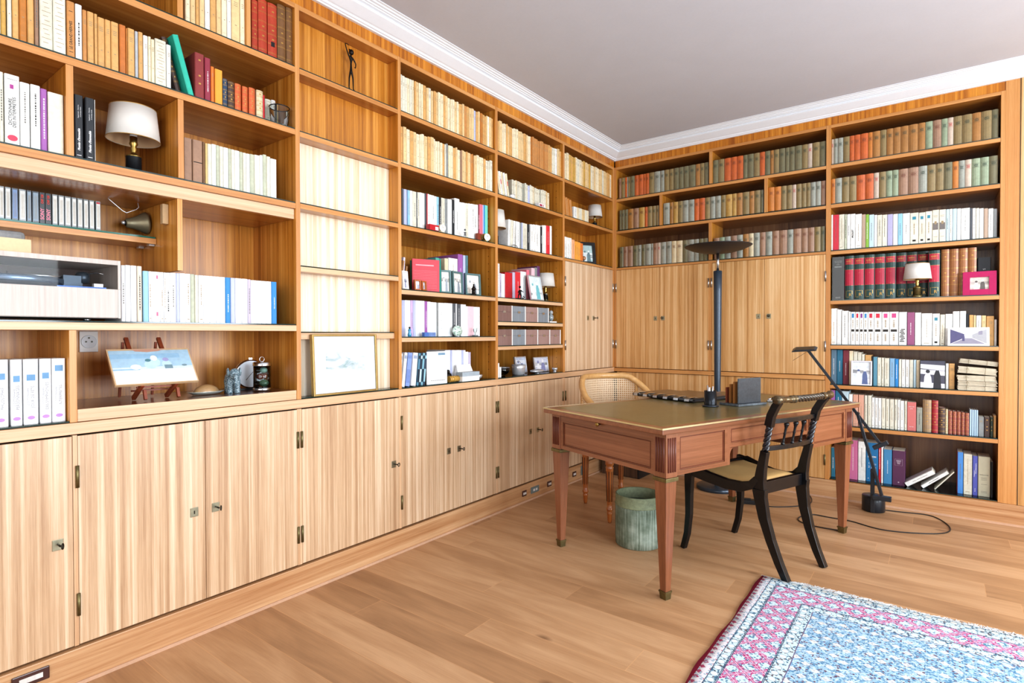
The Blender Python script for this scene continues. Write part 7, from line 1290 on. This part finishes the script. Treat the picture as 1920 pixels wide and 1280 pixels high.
# cables and floor plug
def cable(pts, label, r=.0032):
    cu = bpy.data.curves.new('power_cord', 'CURVE'); cu.dimensions = '3D'; cu.bevel_depth = r; cu.bevel_resolution = 2; cu.resolution_u = 10
    sp = cu.splines.new('NURBS'); sp.points.add(len(pts)-1); sp.order_u = 4; sp.use_endpoint_u = True
    for p, q in zip(sp.points, pts): p.co = (*q, r+.0004 if len(q) == 2 else 0, 1) if len(q) == 2 else (*q, 1)
    o = bpy.data.objects.new('power_cord', cu); COL.objects.link(o); cu.materials.append(M_BLACK); return tag(o, label, 'cord')
cable(CORD1, 'black lamp cord looping over the floor right of the desk')
cable(CORD2, 'black cord curling behind the far chair leg on the floor')
sw = empty('cord_dimmer', (1.272, -.49, 0), .3); tag(sw, 'black foot dimmer on the floor beside the far desk leg', 'switch')
MB().box(-.05, .05, -.03, .03, 0, .028).build('housing', M_BLACK, sw, bevel=.005); MB().box(-.03, .02, -.012, .012, .0282, .036).build('slider', TB, sw)
sk = tag(MB().box(-.028, .028, -.012, 0, -.035, .035).build('wall_socket', M_WHITE, None, (1.46, -.0125, .085), 0, bevel=.004), 'white socket on the skirting behind the chair legs', 'socket')
MB().box(-.012, .012, -.02, -.0121, -.012, .012).build('plug', M_WHITE, sk, bevel=.003)
# ------------------------------------------------------------------ rug
rg = empty('persian_rug', (1.648, -1.700, 0)); tag(rg, 'pale blue patterned oriental rug with pink border and white fringe', 'rug')
def rugmat():
    m, nt, b = newmat('rug_weave'); t = nt.nodes.new('ShaderNodeTexCoord'); sp = nt.nodes.new('ShaderNodeSeparateXYZ'); nt.links.new(t.outputs['Object'], sp.inputs[0])
    U0 = sp.outputs[0]; V0 = math2(nt, 'MULTIPLY', sp.outputs[1], -1)
    wob = noise(nt, coords(nt, (5, 5, 5)), 1, 2, .5); wob = math2(nt, 'MULTIPLY_ADD', wob, .010, -.005)
    U = math2(nt, 'ADD', U0, wob); V = math2(nt, 'ADD', V0, wob)
    V_ = math2(nt, 'ADD', V, .004)
    D = math2(nt, 'MINIMUM', U, V_)
    def cell(P, s): return math2(nt, 'FRACT', math2(nt, 'DIVIDE', P, s))
    def cen(P, s): return math2(nt, 'ABSOLUTE', math2(nt, 'SUBTRACT', cell(P, s), .5))
    def gt(a, b_): return math2(nt, 'GREATER_THAN', a, b_)
    def lt(a, b_): return math2(nt, 'LESS_THAN', a, b_)
    def mul(*a):
        r = a[0]
        for x in a[1:]: r = math2(nt, 'MULTIPLY', r, x)
        return r
    def between(P, a, c): return mul(gt(P, a), lt(P, c))
    # speckle of small knots shared by every zone
    fine = nt.nodes.new('ShaderNodeTexVoronoi'); fine.inputs['Scale'].default_value = 150; fine.feature = 'F1'; nt.links.new(t.outputs['Object'], fine.inputs['Vector'])
    spk = fine.outputs['Color']; ss = nt.nodes.new('ShaderNodeSeparateColor'); nt.links.new(spk, ss.inputs[0]); rv = ss.outputs[0]
    # field: lattice of small cells with pale medallions on every second diagonal
    s = .036
    a = cen(U, s); c = cen(V, s*.82); dia = math2(nt, 'ADD', a, c)
    iu = math2(nt, 'FLOOR', math2(nt, 'DIVIDE', U, s)); iv = math2(nt, 'FLOOR', math2(nt, 'DIVIDE', V, s*.82))
    par = math2(nt, 'MODULO', math2(nt, 'ADD', math2(nt, 'ADD', iu, math2(nt, 'MULTIPLY', iv, 2)), 300), 3)
    light = lt(par, .5)
    fieldc = mixc(nt, gt(rv, .66), hx('#9CBCD4'), hx('#5A86A6')); fieldc = mixc(nt, mul(gt(rv, .42), lt(rv, .5)), fieldc, hx('#6C4C5C')); fieldc = mixc(nt, lt(rv, .2), fieldc, hx('#C4D8E4'))
    ring = between(dia, .20, .34); fieldc = mixc(nt, math2(nt, 'MULTIPLY', ring, .6), fieldc, hx('#A8D0EC'))
    med = mixc(nt, lt(dia, .46), fieldc, hx('#D8D8D2')); med = mixc(nt, mul(lt(dia, .3), gt(rv, .6)), med, hx('#B8BCC0'))
    fieldc = mixc(nt, light, fieldc, med)
    grid = gt(math2(nt, 'MAXIMUM', a, c), .47); fieldc = mixc(nt, math2(nt, 'MULTIPLY', grid, .5), fieldc, hx('#B4CCDC'))
    # pale borders
    a2 = cen(U, .042); c2 = cen(V, .042); d2 = math2(nt, 'SQRT', math2(nt, 'ADD', mul(a2, a2), mul(c2, c2)))
    pale = mixc(nt, mul(gt(rv, .78)), hx('#C8DCE4'), hx('#4A7088')); pale = mixc(nt, mul(lt(rv, .12)), pale, hx('#6C6064')); pale = mixc(nt, lt(d2, .30), pale, hx('#DCE2E0')); pale = mixc(nt, mul(lt(d2, .33), gt(d2, .27)), pale, hx('#8CA8B8'))
    # pink star border
    s3 = .043; a3 = cen(U, s3); c3 = cen(V, s3); dg = math2(nt, 'ABSOLUTE', math2(nt, 'SUBTRACT', a3, c3)); su = math2(nt, 'ADD', a3, c3)
    grd = mixc(nt, gt(rv, .6), hx('#C6CEDC'), hx('#94A0C0')); grd = mixc(nt, lt(rv, .12), grd, hx('#56708C'))
    pink = mixc(nt, gt(rv, .7), hx('#B04078'), hx('#CC80A8'))
    star = mixc(nt, lt(dg, .16), grd, pink); star = mixc(nt, mul(gt(math2(nt, 'MAXIMUM', a3, c3), .40), gt(rv, .35)), star, pink); star = mixc(nt, lt(dg, .035), star, hx('#E4D4E0')); iu3 = math2(nt, 'FLOOR', math2(nt, 'DIVIDE', U, s3)); iv3 = math2(nt, 'FLOOR', math2(nt, 'DIVIDE', V, s3))
    ch3 = math2(nt, 'MODULO', math2(nt, 'ADD', math2(nt, 'ADD', iu3, iv3), 300), 2)
    octo = mixc(nt, lt(su, .62), star, hx('#C8DCE4')); octo = mixc(nt, mul(lt(su, .62), gt(rv, .72)), octo, hx('#5C88A0')); star = mixc(nt, lt(ch3, .5), star, octo)
    # outer flower guard
    a4 = cen(U, .035); c4 = cen(V, .035); d4 = math2(nt, 'ADD', a4, c4); gd = mixc(nt, lt(d4, .34), hx('#DAD8DC'), hx('#A84C6C')); gd = mixc(nt, gt(rv, .75), gd, hx('#9CB0C0'))
    col = mixc(nt, gt(D, .262), pale, fieldc)
    pk = between(D, .084, .208); col = mixc(nt, pk, col, star)
    gu = lt(U, .046); col = mixc(nt, gu, col, gd)
    for p in (.083, .209, .079, .213):
        col = mixc(nt, between(D, p-.0013, p+.0013), col, hx('#3C5068'))
    for p in (.048, ): col = mixc(nt, between(U, p-.0013, p+.0013), col, hx('#3C5068'))
    col = mixc(nt, between(D, .2605, .2635), col, hx('#6C5878'))
    col = mixc(nt, lt(U0, .010), col, hx('#8E2440'))
    nt.links.new(col, b.inputs['Base Color']); b.inputs['Roughness'].default_value = .95; b.inputs['Specular IOR Level'].default_value = .15
    bump(nt, b, fine.outputs['Distance'], .25, .002); return m
RW, RL = 2.3, 3.2
m = MB(); nx, ny = 60, 60; vs = []
r = random.Random(4)
for j in range(ny+1):
    for i in range(nx+1):
        x = RW*i/nx; y = -RL*j/ny
        e = .004*math.sin(y*9)+.003*math.sin(y*23+1)
        vs.append((x+e*(1-i/nx)**6, y+.003*math.sin(x*14)*(1-j/ny)**6, .0085+.0012*math.sin(x*7)*math.sin(y*6)))
m.add(vs, [(j*(nx+1)+i, (j+1)*(nx+1)+i, (j+1)*(nx+1)+i+1, j*(nx+1)+i+1) for j in range(ny) for i in range(nx)], 0, True)
ru = m.build('pile', rugmat(), rg, solid=.007)
m = MB()
for k in range(760):
    x = RW*k/760+r.uniform(-.002, .002); l = r.uniform(.014, .034)+.016*abs(math.sin(x*5.1)) if x > .12 else r.uniform(.004, .010); a = r.uniform(-.6, .6)
    m.bar([(x, -.003, .009), (x+l*.5*math.sin(a), l*.5, .005), (x+l*math.sin(a*1.3), l*math.cos(a), .0012)], (1, 0, 0), r.uniform(.0016, .004), .0012)
fr_ = m.build('fringe', plain('white_fringe', '#DCE0E2', .9, var=.04), rg); fr_['kind'] = 'stuff'
# lettering as real meshes
dg = bpy.context.evaluated_depsgraph_get()
for o in [o for o in COL.objects if o.type == 'FONT']:
    me = bpy.data.meshes.new_from_object(o.evaluated_get(dg)); n = bpy.data.objects.new('lettering', me); COL.objects.link(n)
    n.parent = o.parent; n.matrix_local = o.matrix_local.copy(); bpy.data.objects.remove(o)
for o in [o for o in COL.objects if o.type == 'CURVE']:
    me = bpy.data.meshes.new_from_object(o.evaluated_get(dg)); n = bpy.data.objects.new('power_cord', me); COL.objects.link(n)
    tag(n, o['label'], 'cord'); bpy.data.objects.remove(o)
for o in COL.objects:
    if o.name.startswith('power_cord') : o.name = 'power_cord'
# ------------------------------------------------------------------ light
def area(name, loc, rot, sx, sy, power, col=(1, 1, 1)):
    l = bpy.data.lights.new(name, 'AREA'); l.shape = 'RECTANGLE'; l.size = sx; l.size_y = sy; l.energy = power; l.color = col
    o = bpy.data.objects.new(name, l); COL.objects.link(o); o.location = loc; o.rotation_euler = rot; return o
for a, b_ in WIN:
    area('window_light', (XR-.03, (a+b_)/2, 1.45), (0, math.radians(90), 0), 1.9, b_-a-.1, LP['win'], (.84, .92, 1.0))
area('rear_fill_light', (2.6, YB+.1, 1.5), (math.radians(90), 0, 0), 3.4, 2.0, LP['rear'], (.97, .98, 1))  # added fill behind the camera; the rear wall has no opening
area('ceiling_fill', (2.4, -2.8, 2.70), (0, 0, 0), 3.0, 3.6, LP['ceil'], (1, .97, .92))  # added overhead fill standing in for light bounced off the ceiling
w = bpy.data.worlds.new('sky'); bpy.context.scene.world = w; w.use_nodes = True
nt = w.node_tree; sk_ = nt.nodes.new('ShaderNodeTexSky'); sk_.sky_type = 'HOSEK_WILKIE' ; sk_.sun_direction = (.3, -.6, .7)
nt.links.new(sk_.outputs[0], nt.nodes['Background'].inputs[0]); nt.nodes['Background'].inputs[1].default_value = .6
# ------------------------------------------------------------------ camera
cam = bpy.data.cameras.new('camera'); co = bpy.data.objects.new('camera', cam); COL.objects.link(co)
cam.sensor_width = 36; cam.sensor_fit = 'HORIZONTAL'; cam.lens = 1054.96/1920*36; cam.clip_start = .05
yaw, pit, roll = .64657, .01211, -.00168
fwd = Vector((-math.sin(yaw)*math.cos(pit), math.cos(yaw)*math.cos(pit), -math.sin(pit))); rt = Vector((math.cos(yaw), math.sin(yaw), 0)); up = rt.cross(fwd)
r2 = rt*math.cos(roll)+up*math.sin(roll); u2 = -rt*math.sin(roll)+up*math.cos(roll)
M = Matrix((r2, u2, -fwd)).transposed().to_4x4(); M.translation = (2.31949, -4.60738, 1.18); co.matrix_world = M
sc = bpy.context.scene; sc.camera = co
sc.view_settings.view_transform = 'Standard'; sc.view_settings.look = 'None'; sc.view_settings.exposure = LP['exp']; sc.view_settings.gamma = LP['gam']
sc.cycles.max_bounces = 8; sc.cycles.diffuse_bounces = 4; sc.cycles.glossy_bounces = 3; sc.cycles.transparent_max_bounces = 12; sc.cycles.use_denoising = True
sc.cycles.caustics_reflective = False; sc.cycles.sample_clamp_indirect = 6
